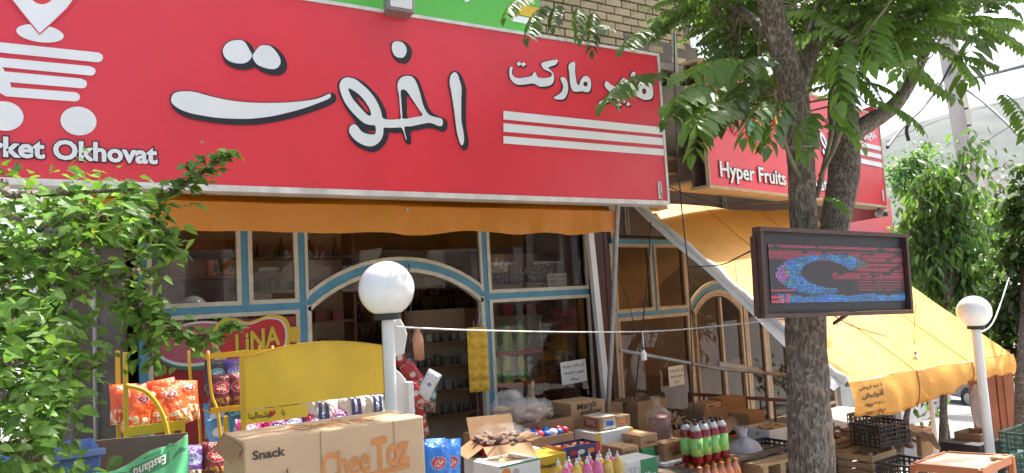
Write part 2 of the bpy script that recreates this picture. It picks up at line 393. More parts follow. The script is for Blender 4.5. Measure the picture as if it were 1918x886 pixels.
glassmat('glass_brown', (.66, .54, .44), .8)
glassmat('glass_clear', (.92, .90, .87), 1.1)
filmmat('film', (.72, .72, .72), .20)
filmmat('film_thin', (.75, .74, .72), .09)
bagmat('bag_orange', (.80, .10, .015), (.30, .02, .04), (.78, .62, .40), .74, .12)
bagmat('bag_maroon', (.16, .012, .02), (.45, .02, .02), (.35, .2, .05), .6, .24)
bagmat('bag_blue', (.10, .32, .55), (.75, .75, .8), (.5, .25, .08), .6, .22)
bagmat('bag_purple', (.10, .04, .22), (.2, .25, .6), (.6, .5, .3), .6, .22)
bagmat('bag_magenta', (.42, .015, .13), (.10, .05, .25), (.5, .35, .2), .6, .2)
bagmat('bag_white', (.62, .62, .64), (.05, .08, .3), (.6, .6, .6), .5, .1)
bagmat('bag_bright_blue', (.03, .22, .72), (.6, .04, .05), (.55, .5, .45), .62, .16)
bagmat('bag_black', (.03, .025, .03), (.05, .3, .36), (.3, .2, .1), .6, .2)
bagmat('bag_red', (.42, .02, .03), (.6, .58, .5), (.5, .48, .4), .6, .14)
# ------------------------------------------------------------------ lettering (flat print)
AR = {'ا':(0xFE8D,0xFE8E),'آ':(0xFE81,0xFE82),'د':(0xFEA9,0xFEAA),'ذ':(0xFEAB,0xFEAC),'ر':(0xFEAD,0xFEAE),'ز':(0xFEAF,0xFEB0),'و':(0xFEED,0xFEEE)}
for ch, b in {'ب':0xFE8F,'پ':0xFB56,'ت':0xFE95,'ج':0xFE9D,'چ':0xFB7A,'ح':0xFEA1,'خ':0xFEA5,'س':0xFEB1,'ش':0xFEB5,'ص':0xFEB9,'ط':0xFEC1,'ع':0xFEC9,'ف':0xFED1,'ق':0xFED5,'ک':0xFB8E,'گ':0xFB92,'ل':0xFEDD,'م':0xFEE1,'ن':0xFEE5,'ه':0xFEE9,'ی':0xFBFC}.items():
    AR[ch] = (b, b+1, b+2, b+3)
def fa(s):
    out = []
    for i, ch in enumerate(s):
        if ch not in AR: out.append(ch); continue
        pj = i > 0 and s[i-1] in AR and len(AR[s[i-1]]) == 4
        nj = len(AR[ch]) == 4 and i+1 < len(s) and s[i+1] in AR
        out.append(chr(AR[ch][(3 if nj else 1) if pj else (2 if nj else 0)]))
    # digits keep their own order
    r = ''.join(reversed(out)); res = ''; run = ''
    for ch in r:
        if ch in '۰۱۲۳۴۵۶۷۸۹': run = ch + run
        else: res += run + ch; run = ''
    return res + run
_tc = {}
def glyphs(s, bold=0.0):
    k = (s, bold)
    if k not in _tc:
        c = bpy.data.curves.new('lettering', 'FONT'); c.body = s; c.size = 1; c.offset = bold; c.resolution_u = 3
        o = bpy.data.objects.new('lettering', c); COL.objects.link(o)
        dg = bpy.context.evaluated_depsgraph_get(); me = o.evaluated_get(dg).to_mesh()
        vs = [(v.co.x, v.co.y) for v in me.vertices]; fs = [tuple(p.vertices) for p in me.polygons]
        o.evaluated_get(dg).to_mesh_clear(); bpy.data.objects.remove(o); bpy.data.curves.remove(c)
        xs = [v[0] for v in vs]; ys = [v[1] for v in vs]
        _tc[k] = (vs, fs, min(xs), max(xs), min(ys), max(ys))
    return _tc[k]
def text(mb, s, fn, x0, z0, w=None, h=None, bold=0.0, shear=0, rot180=False):
    """letters fitted into the box x0..x0+w, z0..z0+h of a face; fn(x, z) -> point"""
    vs, fs, a, b, c, d = glyphs(s, bold)
    sx = w/(b-a) if w else h/(d-c); sy = h/(d-c) if h else sx
    W, Hh = (b-a)*sx, (d-c)*sy
    pts = []
    for x, y in vs:
        X, Y = (x-a)*sx, (y-c)*sy
        X += Y*shear
        if rot180: X, Y = W-X, Hh-Y
        pts.append(fn(x0+X, z0+Y))
    mb.add(pts, fs); return mb
def shape2d(loops):
    """fill closed loops (holes allowed) -> flat verts, faces"""
    c = bpy.data.curves.new('shape', 'CURVE'); c.dimensions = '2D'; c.fill_mode = 'BOTH'
    for lp in loops:
        sp = c.splines.new('POLY'); sp.points.add(len(lp)-1); sp.use_cyclic_u = True
        for p, q in zip(sp.points, lp): p.co = (q[0], q[1], 0, 1)
    o = bpy.data.objects.new('shape', c); COL.objects.link(o)
    dg = bpy.context.evaluated_depsgraph_get(); me = o.evaluated_get(dg).to_mesh()
    vs = [(v.co.x, v.co.y) for v in me.vertices]; fs = [tuple(p.vertices) for p in me.polygons]
    o.evaluated_get(dg).to_mesh_clear(); bpy.data.objects.remove(o); bpy.data.curves.remove(c)
    return vs, fs
def smooth_loop(pts, n=3):
    out = []; k = len(pts)
    for i in range(k):
        p0, p1, p2, p3 = pts[i-1], pts[i], pts[(i+1) % k], pts[(i+2) % k]
        for j in range(n):
            t = j/n
            out.append(tuple(.5*(2*p1[a] + (p2[a]-p0[a])*t + (2*p0[a]-5*p1[a]+4*p2[a]-p3[a])*t*t + (3*p1[a]-p0[a]-3*p2[a]+p3[a])*t**3) for a in (0, 1)))
    return out
def ell(cx, cy, rx, ry, n=28, tilt=0):
    return [(cx+rx*math.cos(2*math.pi*i/n), cy+ry*math.sin(2*math.pi*i/n) + tilt*rx*math.cos(2*math.pi*i/n)) for i in range(n)]

# ------------------------------------------------------------------ ground, road, mountains
g = MB(); xs = [-40, -10, 0, 5, 12, 20, 30, 45, 60, 200, 1200, 3000]
ys = [-60, -20, 0, 2.0, 4, 8, 20, 60, 300, 1200, 2300]
g.sheet(lambda u, v: Vector((xs[round(u*(len(xs)-1))], ys[round(v*(len(ys)-1))], ground(xs[round(u*(len(xs)-1))])-.13)), len(xs)-1, len(ys)-1)
struct('road', g, 'asphalt')
g = MB()
px_ = [-12, -6, 0, 5, 7, 9.2]
for a, b in zip(px_[:-1], px_[1:]):
    za, zb = ground(a), ground(b)
    g.add([(a,1.7,za),(b,1.7,zb),(b,5.6,zb),(a,5.6,za),(a,1.7,za-.3),(b,1.7,zb-.3),(b,5.6,zb-.3),(a,5.6,za-.3)], ((0,1,2,3),(4,5,1,0),(7,3,2,6)) + (((1,5,6,2),) if b == 9.2 else ()))
struct('pavement', g, 'pavement')
g = MB(); x = -12
k0 = struct('kerb', MB().box(-12.02, -11.9, 1.56, 1.7, -.3, .004), 'concrete')
ki = 0
while x < 9:
    e = min(x+.98, 9.2); za, zb = ground(x), ground(e)
    q = MB().add([(x,1.55,za+.006),(e,1.55,zb+.006),(e,1.70,zb+.006),(x,1.70,za+.006),(x,1.55,za-.3),(e,1.55,zb-.3),(e,1.7,zb-.3),(x,1.7,za-.3)], ((0,1,2,3),(4,5,1,0),(3,2,6,7),(0,3,7,4),(1,5,6,2)))
    part('kerb_stone', q, 'concrete', k0); x += 1.0
def ridge(name, prof, base_d, z0, depth, seed):
    m = MB(); n = len(prof)-1; NU, NV = 70, 16
    def fn(u, v):
        t = u*n; i = min(int(t), n-1); f = t-i
        x = prof[i][0]*(1-f)+prof[i+1][0]*f; y = prof[i][1]*(1-f)+prof[i+1][1]*f
        top = atD(x, y, base_d); hd = Vector((top.x, top.y, 0)).normalized()
        b = Vector((top.x, top.y, 0)) - hd*depth*(1-v)
        hz = z0 + (top.z - z0)*(v**.8)
        hz += (noise.fractal(Vector((b.x*.004+seed, b.y*.004, 0)), 1, 2, 5))*30*min(1, v*4)*(1 - .75*v)
        return Vector((b.x, b.y, hz))
    m.sheet(fn, NU, NV)
    return struct(name, m, 'mountain', True)
ridge('mountain', [(1500,330),(1580,290),(1640,260),(1690,236),(1740,222),(1800,206),(1850,196),(1918,180),(2000,172),(2150,190),(2400,240)], 1900, -60, 900, 3)
ridge('hills', [(1500,420),(1640,392),(1700,380),(1780,360),(1850,335),(1918,300),(2000,280),(2150,290),(2400,330)], 900, -40, 420, 9)

# ------------------------------------------------------------------ building of the market
FY = 5.7                                   # shop front plane
b1 = thing('market_building', 'brick building above the red market sign with dark shop room below', 'building', (2.5, 5.7, 0))
def bp(name, mb, m, **k): return part(name, mb, m, b1, world=True, **k)
m = MB(); m.box(.3, 5.9, 5.42, 5.7, 3.3, 7.0); bp('upper_wall', m, 'mortar')
m = MB(); m.box(.3, 5.9, 5.72, 9.8, 2.95, 3.28); bp('ceiling_slab', m, 'room')
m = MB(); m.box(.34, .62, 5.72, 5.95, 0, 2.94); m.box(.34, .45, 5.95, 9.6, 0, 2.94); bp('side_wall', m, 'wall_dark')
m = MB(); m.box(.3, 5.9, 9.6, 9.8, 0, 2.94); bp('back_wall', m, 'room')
m = MB(); m.box(4.98, 5.06, 5.8, 9.6, 0, 2.94); bp('partition', m, 'room')
m = MB(); m.box(.34, 9.4, 5.62, 9.6, -.3, .05); bp('shop_floor', m, 'pavement')
m = MB(); m.box(.3, 5.9, 5.25, 5.42, 3.86, 3.93); bp('ledge', m, 'stone_ledge')
# bricks laid on the strip of wall that shows
bw, bh, gp = .205, .078, .016
k = 0; z = 3.955
wall = [c for c in b1.children if c.name.startswith('upper_wall')][0]
bm_ = {}
while z < 4.75:
    x = 2.9 + (bw/2 if k % 2 else 0)
    while x < 5.85:
        key = rng.randrange(4)
        if key not in bm_:
            q = MB(); q.cbox((0, 0, 0), (bw-gp+rng.uniform(-.006,.006), .05, bh-gp+rng.uniform(-.004,.004))); bm_[key] = q.mesh('brick', 'brick')
        o = obj('brick', bm_[key], wall); o.location = (x-2.5, 5.405+rng.uniform(-.006, .006)-5.7, z); o.rotation_euler = (rng.uniform(-.02,.02), rng.uniform(-.012,.012), 0)
        x += bw
    z += bh; k += 1

# ------------------------------------------------------------------ main red sign
SY = 4.9
s1 = thing('market_sign', 'long red market sign with large white Persian word and cart logo', 'sign', (1.2, 4.96, 2.49))
SX0, SX1 = -2.4, 4.885
def zt(X): return 3.785 + (X-1.62)*.0135
m = MB(); NX = 60
def face(u, v):
    X = SX0 + (SX1-SX0)*u; z = 2.515 + (zt(X)-2.515)*v
    e = min(u, 1-u, v*.2, (1-v)*.2)*20
    return Vector((X, SY + .004*noise.noise(Vector((X*1.6, 0, z*1.3+X*.7)))*min(1, e), z))
m.sheet(face, 90, 16); part('face_sheet', m, 'red_vinyl', s1, True, True)
m = MB()
m.box(SX0-.02, SX1+.02, SY-.012, SY+.16, 2.475, 2.513)
m.box(SX1, SX1+.022, SY-.012, SY+.16, 2.5135, 3.83)
m.box(SX0-.022, SX0, SY-.012, SY+.16, 2.5135, 3.75)
part('frame_edge', m, 'white_frame', s1, False, True)
m = MB(); m.add([(SX0-.02, SY-.01, zt(SX0)+.002), (SX1+.02, SY-.01, zt(SX1)+.002), (SX1+.02, SY-.01, zt(SX1)+.026), (SX0-.02, SY-.01, zt(SX0)+.026), (SX0-.02, SY+.16, zt(SX0)+.002), (SX1+.02, SY+.16, zt(SX1)+.002), (SX1+.02, SY+.16, zt(SX1)+.026), (SX0-.02, SY+.16, zt(SX0)+.026)], ((0,1,2,3),(3,2,6,7),(0,4,5,1),(4,7,6,5),(1,5,6,2),(0,3,7,4))); part('frame_edge', m, 'white_frame', s1, False, True)
m = MB(); m.box(SX0, SX1, SY+.09, SY+.15, 2.5135, 3.74); part('back_sheet', m, 'steel_grey', s1, False, True)
Z1 = lambda p: (310+p[0]/4.431, 60+p[1]/4.431)
Z2 = lambda p: (600+p[0]/3.693, 60+p[1]/3.693)
Z3 = lambda p: (p[0]/2.606, p[1]/2.606)
def onsign(p, lift): v = onY(p[0], p[1], SY); return (v.x, v.z)
W1 = [(45,560),(60,520),(100,500),(180,495),(250,503),(330,525),(430,550),(560,575),(700,588),(860,592),(1000,588),(1130,577),(1230,562),(1300,540),(1355,515),(1368,528),(1362,548),(1320,570),(1230,605),(1130,640),(1000,675),(860,705),(700,722),(560,722),(430,715),(330,700),(220,680),(130,650),(80,620),(50,590)]
K1 = [(37,560),(45,520),(80,497),(150,488),(230,492),(330,515),(430,543),(560,568),(700,582),(860,586),(1000,582),(1130,570),(1230,552),(1300,528),(1350,508),(1390,510),(1412,530),(1412,570),(1390,595),(1300,635),(1200,670),(1080,708),(950,740),(800,765),(680,773),(560,772),(430,760),(330,745),(220,725),(130,690),(80,655),(50,615)]
W2 = [(472,160),(490,115),(530,82),(590,70),(635,75),(665,100),(690,145),(714,193),(700,230),(670,255),(630,265),(570,260),(520,240),(488,210)]
W3 = [(719,205),(740,165),(780,120),(820,113),(865,120),(905,155),(940,205),(952,250),(940,285),(905,310),(850,308),(790,290),(745,260)]
K2 = [(465,160),(480,115),(525,75),(590,63),(640,68),(690,90),(720,125),(742,158),(775,120),(820,105),(865,108),(920,135),(970,185),(1000,240),(1008,290),(990,335),(950,360),(900,362),(840,350),(785,325),(742,297),(700,312),(640,317),(570,305),(510,270),(480,225)]
W4 = [(130,390),(135,350),(160,322),(200,318),(240,330),(280,360),(330,405),(370,455),(400,510),(418,560),(425,592),(445,605),(480,608),(520,606),(552,600),(550,560),(545,500),(540,440),(530,390),(535,345),(560,315),(595,305),(630,312),(655,340),(675,390),(690,440),(705,500),(725,545),(750,575),(790,590),(830,600),(843,620),(838,650),(815,652),(790,642),(750,630),(690,640),(620,655),(577,661),(592,738),(586,740),(562,668),(520,664),(470,665),(435,665),(432,700),(420,740),(390,775),(350,793),(300,785),(250,758),(215,725),(195,690),(200,660),(220,642),(245,645),(265,670),(290,695),(330,708),(370,710),(380,690),(375,650),(340,645),(300,632),(260,600),(220,560),(180,510),(150,455)]
W4a = [(190,393),(230,410),(275,445),(315,495),(340,540),(347,575),(330,580),(300,555),(250,500),(215,455)]
W4b = [(553,410),(575,400),(600,420),(640,480),(680,540),(703,578),(650,590),(570,602),(562,560),(556,480)]
K4 = [(120,390),(125,345),(155,315),(200,310),(250,322),(300,350),(350,395),(400,450),(435,510),(455,560),(460,600),(500,605),(545,597),(543,500),(535,440),(525,390),(528,340),(555,305),(595,297),(640,303),(675,330),(700,390),(720,450),(745,520),(780,565),(830,590),(865,605),(878,635),(872,675),(850,690),(820,685),(780,668),(730,668),(680,680),(628,690),(625,740),(628,765),(615,780),(595,775),(580,745),(560,700),(520,702),(475,698),(465,740),(440,785),(400,820),(360,832),(310,820),(250,790),(210,745),(190,705),(190,665),(210,640),(240,632),(235,615),(195,560),(160,505),(135,450)]
K4a = [(248,453),(290,482),(322,522),(338,562),(312,545),(275,498)]
K4b = [(600,440),(640,490),(697,575),(650,588),(603,598),(597,500)]
K4c = [(322,682),(350,687),(375,685),(371,698),(345,698)]
W5 = [(890,350),(900,300),(925,280),(945,295),(960,340),(972,390),(970,480),(970,560),(972,620),(985,690),(990,745),(982,780),(970,782),(955,750),(940,690),(928,600),(915,500),(900,410)]
K5 = [(883,350),(890,300),(915,273),(945,275),(975,305),(1000,370),(1008,420),(1005,520),(1005,600),(1010,680),(1022,740),(1022,790),(1005,818),(980,812),(960,770),(940,720),(928,640),(915,540),(900,440)]
W6 = [(490,110),(500,75),(535,67),(570,80),(592,115),(590,150),(570,178),(540,180),(510,165),(495,135)]
K6 = [(483,105),(490,75),(520,63),(560,63),(600,80),(628,120),(628,170),(605,210),(570,220),(530,205),(500,170)]
WORDK = [([K1], Z1), ([K2], Z1), ([K4, K4a, K4b, K4c], Z2), ([K5], Z2), ([K6], Z2)]
WORDW = [([W1], Z1), ([W2], Z1), ([W3], Z1), ([W4, W4a, W4b], Z2), ([W5], Z2), ([W6], Z2)]
def sign_shape(mb, loops, Z, lift, sm=True, fn=None):
    lp = [[onsign(Z(p), 0) for p in (smooth_loop(l) if sm else l)] for l in loops]
    vs, fs = shape2d(lp)
    fn = fn or (lambda x, z: Vector((x, SY-lift, z)))
    mb.add([fn(x, z) for x, z in vs], fs)
m = MB(); [sign_shape(m, l, Z, .007) for l, Z in WORDK]; part('word_shadow', m, 'black_print', s1, False, True)
m = MB(); [sign_shape(m, l, Z, .0095) for l, Z in WORDW]; part('word', m, 'white_print', s1, False, True)
# cart and map pin
m = MB()
sign_shape(m, [ell(195,165,116,43,tilt=.12)], Z3, .007, False)
sign_shape(m, [[(-330,175),(0,208),(480,258),(500,270),(503,285),(495,300),(478,306),(0,258),(-300,226)]], Z3, .007, False)
sign_shape(m, [[(-160,240),(-150,268),(0,283),(440,325),(462,336),(467,350),(460,365),(445,371),(0,328),(15,332),(22,350),(395,385),(420,396),(425,411),(418,427),(402,433),(48,403),(56,428),(370,452),(386,462),(391,477),(384,491),(365,497),(30,472),(0,455),(-60,330)]], Z3, .0072, False)
sign_shape(m, [ell(383,592,88,70,tilt=.05)], Z3, .007, False); sign_shape(m, [ell(22,568,93,72,tilt=.05)], Z3, .007, False)
part('cart_logo', m, 'white_print', s1, False, True)
pin = [(45,-25),(60,0),(130,88),(193,165),(262,103),(325,42),(355,0),(372,-40),(378,-100),(330,-180),(230,-215),(120,-195),(50,-120),(38,-60)]
m = MB(); sign_shape(m, [[(193+(x-193)*1.05, 165+(y-165)*1.0+8) for x, y in pin]], Z3, .0085, False); part('pin_outline', m, 'red_vinyl', s1, False, True)
m = MB(); sign_shape(m, [pin, ell(205,-62,72,86)], Z3, .010, False); part('map_pin', m, 'white_print', s1, False, True)
# latin name, small Persian words, stripes, maker's mark
e = onY(295, 319, SY); t0 = onY(104, 306, SY)
for nm, mt, bd, lift, g_ in (('name_outline', 'black_print', .075, .007, .008), ('name_letters', 'white_print', .035, .0095, 0)):
    m = MB(); w = 1.42; text(m, 'Hyper Market Okhovat', lambda x, z: Vector((x, SY-lift, z + (x-e.x)*.0)), e.x-w-g_, e.z-g_, w+2*g_, .148+2*g_, bd); part(nm, m, mt, s1, False, True)
def persian(s, x0p, x1p, h0, h1, slant=0):
    a, b = onY(*x0p, SY), onY(*x1p, SY)
    for nm, mt, bd, lift, dx in (('word_shadow', 'black_print', .075, .007, .014), ('word', 'white_print', .038, .0095, 0)):
        m = MB(); text(m, fa(s), lambda x, z: Vector((x+dx, SY-lift, z - dx)), a.x, min(a.z, b.z), b.x-a.x, h1-h0, bd); part(nm, m, mt, s1, False, True)
Z5 = lambda p: (900+p[0]/4.0275, p[1]/4.0275)
def dia(x, y, r=20): return [(x-r, y), (x, y-r*.9), (x+r, y), (x, y+r*.9)]
SM = [([[(212,545),(218,510),(237,512),(232,550),(245,578),(280,592),(340,585),(380,575),(396,550),(410,548),(420,575),(440,590),(490,590),(525,580),(533,562),(520,545),(475,525),(458,503),(462,475),(570,452),(566,488),(512,508),(510,520),(542,555),(550,600),(535,635),(500,652),(440,655),(395,632),(330,640),(270,640),(230,610),(214,575)]], True),
 ([dia(285,484)], False), ([dia(319,488)], False),
 ([[(598,592),(625,585),(650,620),(656,680),(640,730),(615,752),(560,750),(550,735),(585,715),(610,690),(618,650),(605,615)]], True),
 ([[(660,492),(706,470),(708,540),(715,590),(722,630),(738,645),(752,605),(775,578),(805,580),(825,610),(829,650),(818,690),(790,697),(760,690),(720,695),(690,685),(672,640),(665,560)], [(772,628),(788,618),(802,632),(800,650),(782,655),(772,643)]], True),
 ([[(930,640),(945,615),(985,645),(1020,650),(1060,600),(1080,590),(1096,625),(1088,658),(1105,662),(1126,640),(1130,560),(1160,545),(1166,600),(1178,650),(1210,600),(1250,600),(1285,640),(1298,700),(1285,745),(1240,755),(1205,745),(1165,720),(1145,690),(1120,700),(1060,705),(1010,710),(985,745),(950,775),(900,790),(888,775),(930,750),(960,715),(965,690),(940,665)], [(1212,682),(1232,668),(1246,690),(1240,708),(1222,712)]], True),
 ([dia(1005,772,17)], False), ([dia(1040,794,17)], False), ([dia(1074,770,17)], False), ([dia(1108,788,17)], False)]
m = MB()
for l, s_ in SM:
    for k_, (dx, dy) in enumerate(((10, 12), (-6, -3), (4, 5))): sign_shape(m, [[(x+dx, y+dy) for x, y in q] for q in l], Z5, .007+.0004*k_, s_)
part('small_word_shadow', m, 'black_print', s1, False, True)
m = MB()
for l, s_ in SM: sign_shape(m, l, Z5, .0095, s_)
part('small_word', m, 'white_print', s1, False, True)
m = MB(); m.box(SX0, SX1, SY+.151, 5.42, 3.60, 3.62); m.box(.3, SX1, SY+.151, 5.69, 2.74, 2.76); part('added_shade_sheet', m, 'brown_panel', s1, False, True)  # sheets added behind the sign to keep the sun out of the gap
m = MB()
for ya, yb in ((208, 224), (231, 247), (255, 269)):
    a, b = onY(942, ya, SY), onY(942, yb, SY)
    m.add([(a.x, SY-.007, a.z), (SX1-.003, SY-.007, a.z+.004), (SX1-.003, SY-.007, b.z+.004), (b.x, SY-.007, b.z)], ((0,1,2,3),))
part('stripes', m, 'white_print', s1, False, True)
a = onY(1233, 372, SY)
m = MB(); m.add([(a.x, SY-.007, a.z), (a.x+.045, SY-.007, a.z), (a.x+.045, SY-.007, a.z+.15), (a.x, SY-.007, a.z+.15)], ((0,1,2,3),)); part('maker_mark', m, 'white_print', s1, False, True)
m = MB(); text(m, fa('بیستون'), lambda x, z: Vector((a.x+.042-(z-0), SY-.0095, a.z+.006+x)), 0, 0, .138, .036, .03); part('maker_name', m, 'black_print', s1, False, True)

# ------------------------------------------------------------------ green sign and floodlight over it
s2 = thing('green_sign', 'green sign with yellow and white stripes above the red sign', 'sign', (2.2, 5.1, 3.86))
GY = 5.12; gr = onY(1014, 62, GY).x
m = MB(); m.box(-2.0, gr, GY, GY+.06, 3.865, 5.0); part('face_sheet', m, 'green_vinyl', s2, False, True)
m = MB(); m.box(-2.0, gr, GY-.012, GY+.07, 3.84, 3.8635); part('frame_edge', m, 'wall_dark', s2, False, True)
for (ya, yb, mt, xa) in ((5, 25, 'yellow_print', 958), (28, 40, 'white_print', 960)):
    a, b = onY(xa, ya, GY), onY(xa, yb, GY)
    m = MB(); m.box(a.x, gr-.004, GY-.006, GY-.001, b.z, a.z); part('stripe', m, mt, s2, False, True)
a = onY(868, 4, GY)
m = MB(); text(m, fa('روش'), lambda x, z: Vector((x, GY-.005, z)), a.x-.5, a.z, .62, .36, .03); part('word', m, 'white_print', s2, False, True)
fl = onY(745, 12, 4.86); ft = thing('floodlight', 'grey floodlight over the red sign, aimed down', 'light', (fl.x, 4.86, fl.z), 0)
m = MB(); m.add([(-.11,-.05,-.05),(.11,-.05,-.05),(.09,.05,-.07),(-.09,.05,-.07),(-.11,-.07,.17),(.11,-.07,.17),(.09,.06,.17),(-.09,.06,.17)], ((0,1,2,3),(4,7,6,5),(0,4,5,1),(1,5,6,2),(2,6,7,3),(3,7,4,0))); part('housing', m, 'steel_grey', ft, bev=.008)
m = MB(); m.add([(-.085,-.058,-.03),(.085,-.058,-.03),(.085,-.073,.14),(-.085,-.073,.14)], ((0,1,2,3),)); part('lens', m, 'white_metal', ft)
m = MB(); m.tube([(0,.0,.16),(0,.12,.22),(0,.40,.22)], .014, 8); part('bracket', m, 'steel_grey', ft)

# ------------------------------------------------------------------ shop front: blue frame, cream beads, panes
sf = thing('shop_front', 'blue framed shop front with cream beading and arched doorway', 'shop front', (2.6, FY, 0))
X = {}
for n_, q in dict(L=(268,590), A=(459,577), B=(566,572), C=(909,551), D=(1107,543)).items(): X[n_] = onY(*q, FY).x
ZT, ZB, ZTOP = 1.755, .12, 2.92
BW = .052
def pane(pts, glass='glass', bead='cream_bead', parent=sf, y=FY, wb=.030):
    """glass with a bead frame along the closed outline pts (x, z)"""
    n = len(pts); cx = sum(p[0] for p in pts)/n; cz = sum(p[1] for p in pts)/n
    ins = []
    for i in range(n):
        p0, p1, p2 = Vector(pts[i-1]), Vector(pts[i]), Vector(pts[(i+1) % n])
        e1, e2 = (p1-p0).normalized(), (p2-p1).normalized()
        n1, n2 = Vector((-e1.y, e1.x)), Vector((-e2.y, e2.x)); b = (n1+n2); b = b/max(.3, b.dot(n1))
        ins.append(p1 + b*wb)
    m = MB(); vs = []
    for p, q in zip(pts, ins): vs += [(p[0], y-.024, p[1]), (q[0], y-.024, q[1]), (p[0], y+.02, p[1]), (q[0], y+.012, q[1])]
    fs = []
    for i in range(n):
        a, b = i*4, ((i+1) % n)*4
        fs += [(a, b, b+1, a+1), (a+1, b+1, b+3, a+3), (a, a+2, b+2, b)]
    m.add(vs, fs); bo = part('bead', m, bead, parent)
    m = MB(); m.poly([(q[0], y, q[1]) for q in ins]); po = part('pane', m, glass, parent)
    return bo, po
# (points are in sf-local coordinates: subtract its origin)
ox, oy = 2.6, FY
def L_(x): return x-ox
def rect(x0, x1, z0, z1): return [(L_(x0), z0), (L_(x1), z0), (L_(x1), z1), (L_(x0), z1)]
pane(rect(X['L']+BW/2, X['A']-BW/2, ZT+BW/2, ZTOP), y=0)
pane(rect(X['A']+BW/2, X['B']-BW/2, ZT+BW/2, ZTOP), y=0)
pane(rect(X['C']+BW/2, X['D']-BW/2, ZT+BW/2, ZTOP), y=0)
pane(rect(X['C']+BW/2, X['D']-BW/2, ZB+.05, ZT-BW/2), 'glass_clear', y=0)
pane(rect(X['L']+BW/2, X['B']-BW/2, ZB+.05, ZT-BW/2), y=0)
# arch
ac = ((X['B']+X['C'])/2, ZT); hw = (X['C']-X['B'])/2-.01; rise = onY(742, 500, FY).z-ZT+.02
rad = (hw*hw+rise*rise)/(2*rise); cz = ZT+rise-rad; a0 = math.asin(hw/rad)
def arc(r, n=22, sp=1.0): return [(ac[0]+r*math.sin(-a0*sp+2*a0*sp*i/n), cz+r*math.cos(-a0*sp+2*a0*sp*i/n)) for i in range(n+1)]
def band(ra, rb, y0, y1, sp=1.0, clip=None):
    A, B = arc(ra, sp=sp), arc(rb, sp=sp); m = MB(); vs = []
    for p, q in zip(A, B): vs += [(L_(p[0]), y0, p[1]), (L_(q[0]), y0, q[1]), (L_(p[0]), y1, p[1]), (L_(q[0]), y1, q[1])]
    n = len(A); fs = []
    for i in range(n-1):
        a, b = i*4, i*4+4
        fs += [(a, b, b+1, a+1), (a+2, a+3, b+3, b+2), (a, a+2, b+2, b), (a+1, b+1, b+3, a+3)]
    m.add(vs, fs); return m
part('arch', band(rad-.028, rad+.028, -.016, .05), 'blue_paint', sf)
part('arch_bead', band(rad-.062, rad-.030, -.028, .03), 'cream_bead', sf)
up = arc(rad+.03, sp=.985)
pane([(L_(X['B']+BW/2), up[0][1])] + [(L_(p[0]), p[1]) for p in up[1:-1]] + [(L_(X['C']-BW/2), up[-1][1]), (L_(X['C']-BW/2), ZTOP), (L_(X['B']+BW/2), ZTOP)], y=0)
def mull(x, z0, z1, w=BW, name='mullion'): m = MB(); m.box(L_(x)-w/2, L_(x)+w/2, -.014, .05, z0, z1); return part(name, m, 'blue_paint', sf)
mull(X['L'], ZB, ZTOP); mull(X['A'], ZT+BW/2, ZTOP); mull(X['B'], ZB, ZTOP); mull(X['C'], ZB, ZTOP); mull(X['D']+.01, ZB, ZTOP, .075)
for a, b in (('L', 'B'), ('C', 'D')):
    m = MB(); m.box(L_(X[a])+BW/2+.001, L_(X[b])-BW/2-.001, -.013, .05, ZT-BW/2, ZT+BW/2); part('transom', m, 'blue_paint', sf)
for s_ in (X['B']+BW/2+.018, X['C']-BW/2-.018): part('door_bead', MB().box(L_(s_)-.017, L_(s_)+.017, -.028, .03, ZB, ZT+.005), 'cream_bead', sf)
m = MB(); m.box(L_(X['L'])-.03, L_(X['B']), -.03, .1, .0, ZB-.002); m.box(L_(X['C']), L_(X['D'])+.04, -.03, .1, 0, ZB-.002); part('sill', m, 'concrete', sf)
# red snack poster stuck inside the lower left pane, with heart logo and oval
ps = thing('window_poster', 'plain dark red poster covering the lower left pane behind the snack racks', 'poster', (1.6, FY+.02, .3))
m = MB(); m.box(X['L']+.06, X['B']-.06, FY-.012, FY-.004, ZB+.08, ZT-.075); part('sheet', m, 'sticker_red', ps, False, True)
def PY(x, y): v = onY(x, y, FY-.03); return (v.x, v.z)
def stick(name, loops, lift, mt, sm=False):
    lp = [[PY(*p) for p in (smooth_loop(l) if sm else l)] for l in loops]; vs, fs = shape2d(lp)
    m = MB(); m.add([(x, FY-.03-lift, z) for x, z in vs], fs); return part(name, m, mt, hs, False, True)
hs = thing('oval_sticker', 'pink oval sticker with white and green rim on the red window', 'sticker', (1.0, FY-.03, 1.4))
stick('green_rim', [ell(372, 648, 82, 45, tilt=-.1)], 0, 'sticker_green'); stick('white_rim', [ell(370, 644, 79, 42, tilt=-.1)], .002, 'white_card'); stick('centre', [ell(370, 643, 74, 37, tilt=-.1)], .004, 'sticker_pink')
hs = thing('heart_sign', 'red heart sign with yellow rim and yellow LiNA lettering', 'sign', (1.35, FY-.05, 1.4))
heart = [(399,637),(404,617),(418,603),(440,600),(460,606),(474,604),(500,595),(526,597),(538,612),(540,635),(532,656),(515,672),(490,684),(462,688),(437,684),(415,671),(403,655)]
def scl(l, k): return [(470+(x-470)*k*1.06, 643+(y-643)*k*1.10) for x, y in l]
stick('yellow_rim', [scl(heart, 1.0)], .012, 'yellow_card', True); stick('white_rim', [scl(heart, .90)], .0145, 'white_card', True); stick('heart', [scl(heart, .85)], .017, 'heart_red', True)
a, b = PY(440, 664), PY(524, 660)
for nm, mt, bd, lift in (('letters_outline', 'carton_print_dark', .06, .0195), ('letters', 'yellow_card', .03, .022)):
    m = MB(); text(m, 'LiNA', lambda x, z: Vector((x, FY-.03-lift, z+(x-a[0])*.16)), a[0], a[1]-.005, b[0]-a[0], .145, bd); part(nm, m, mt, hs, False, True)
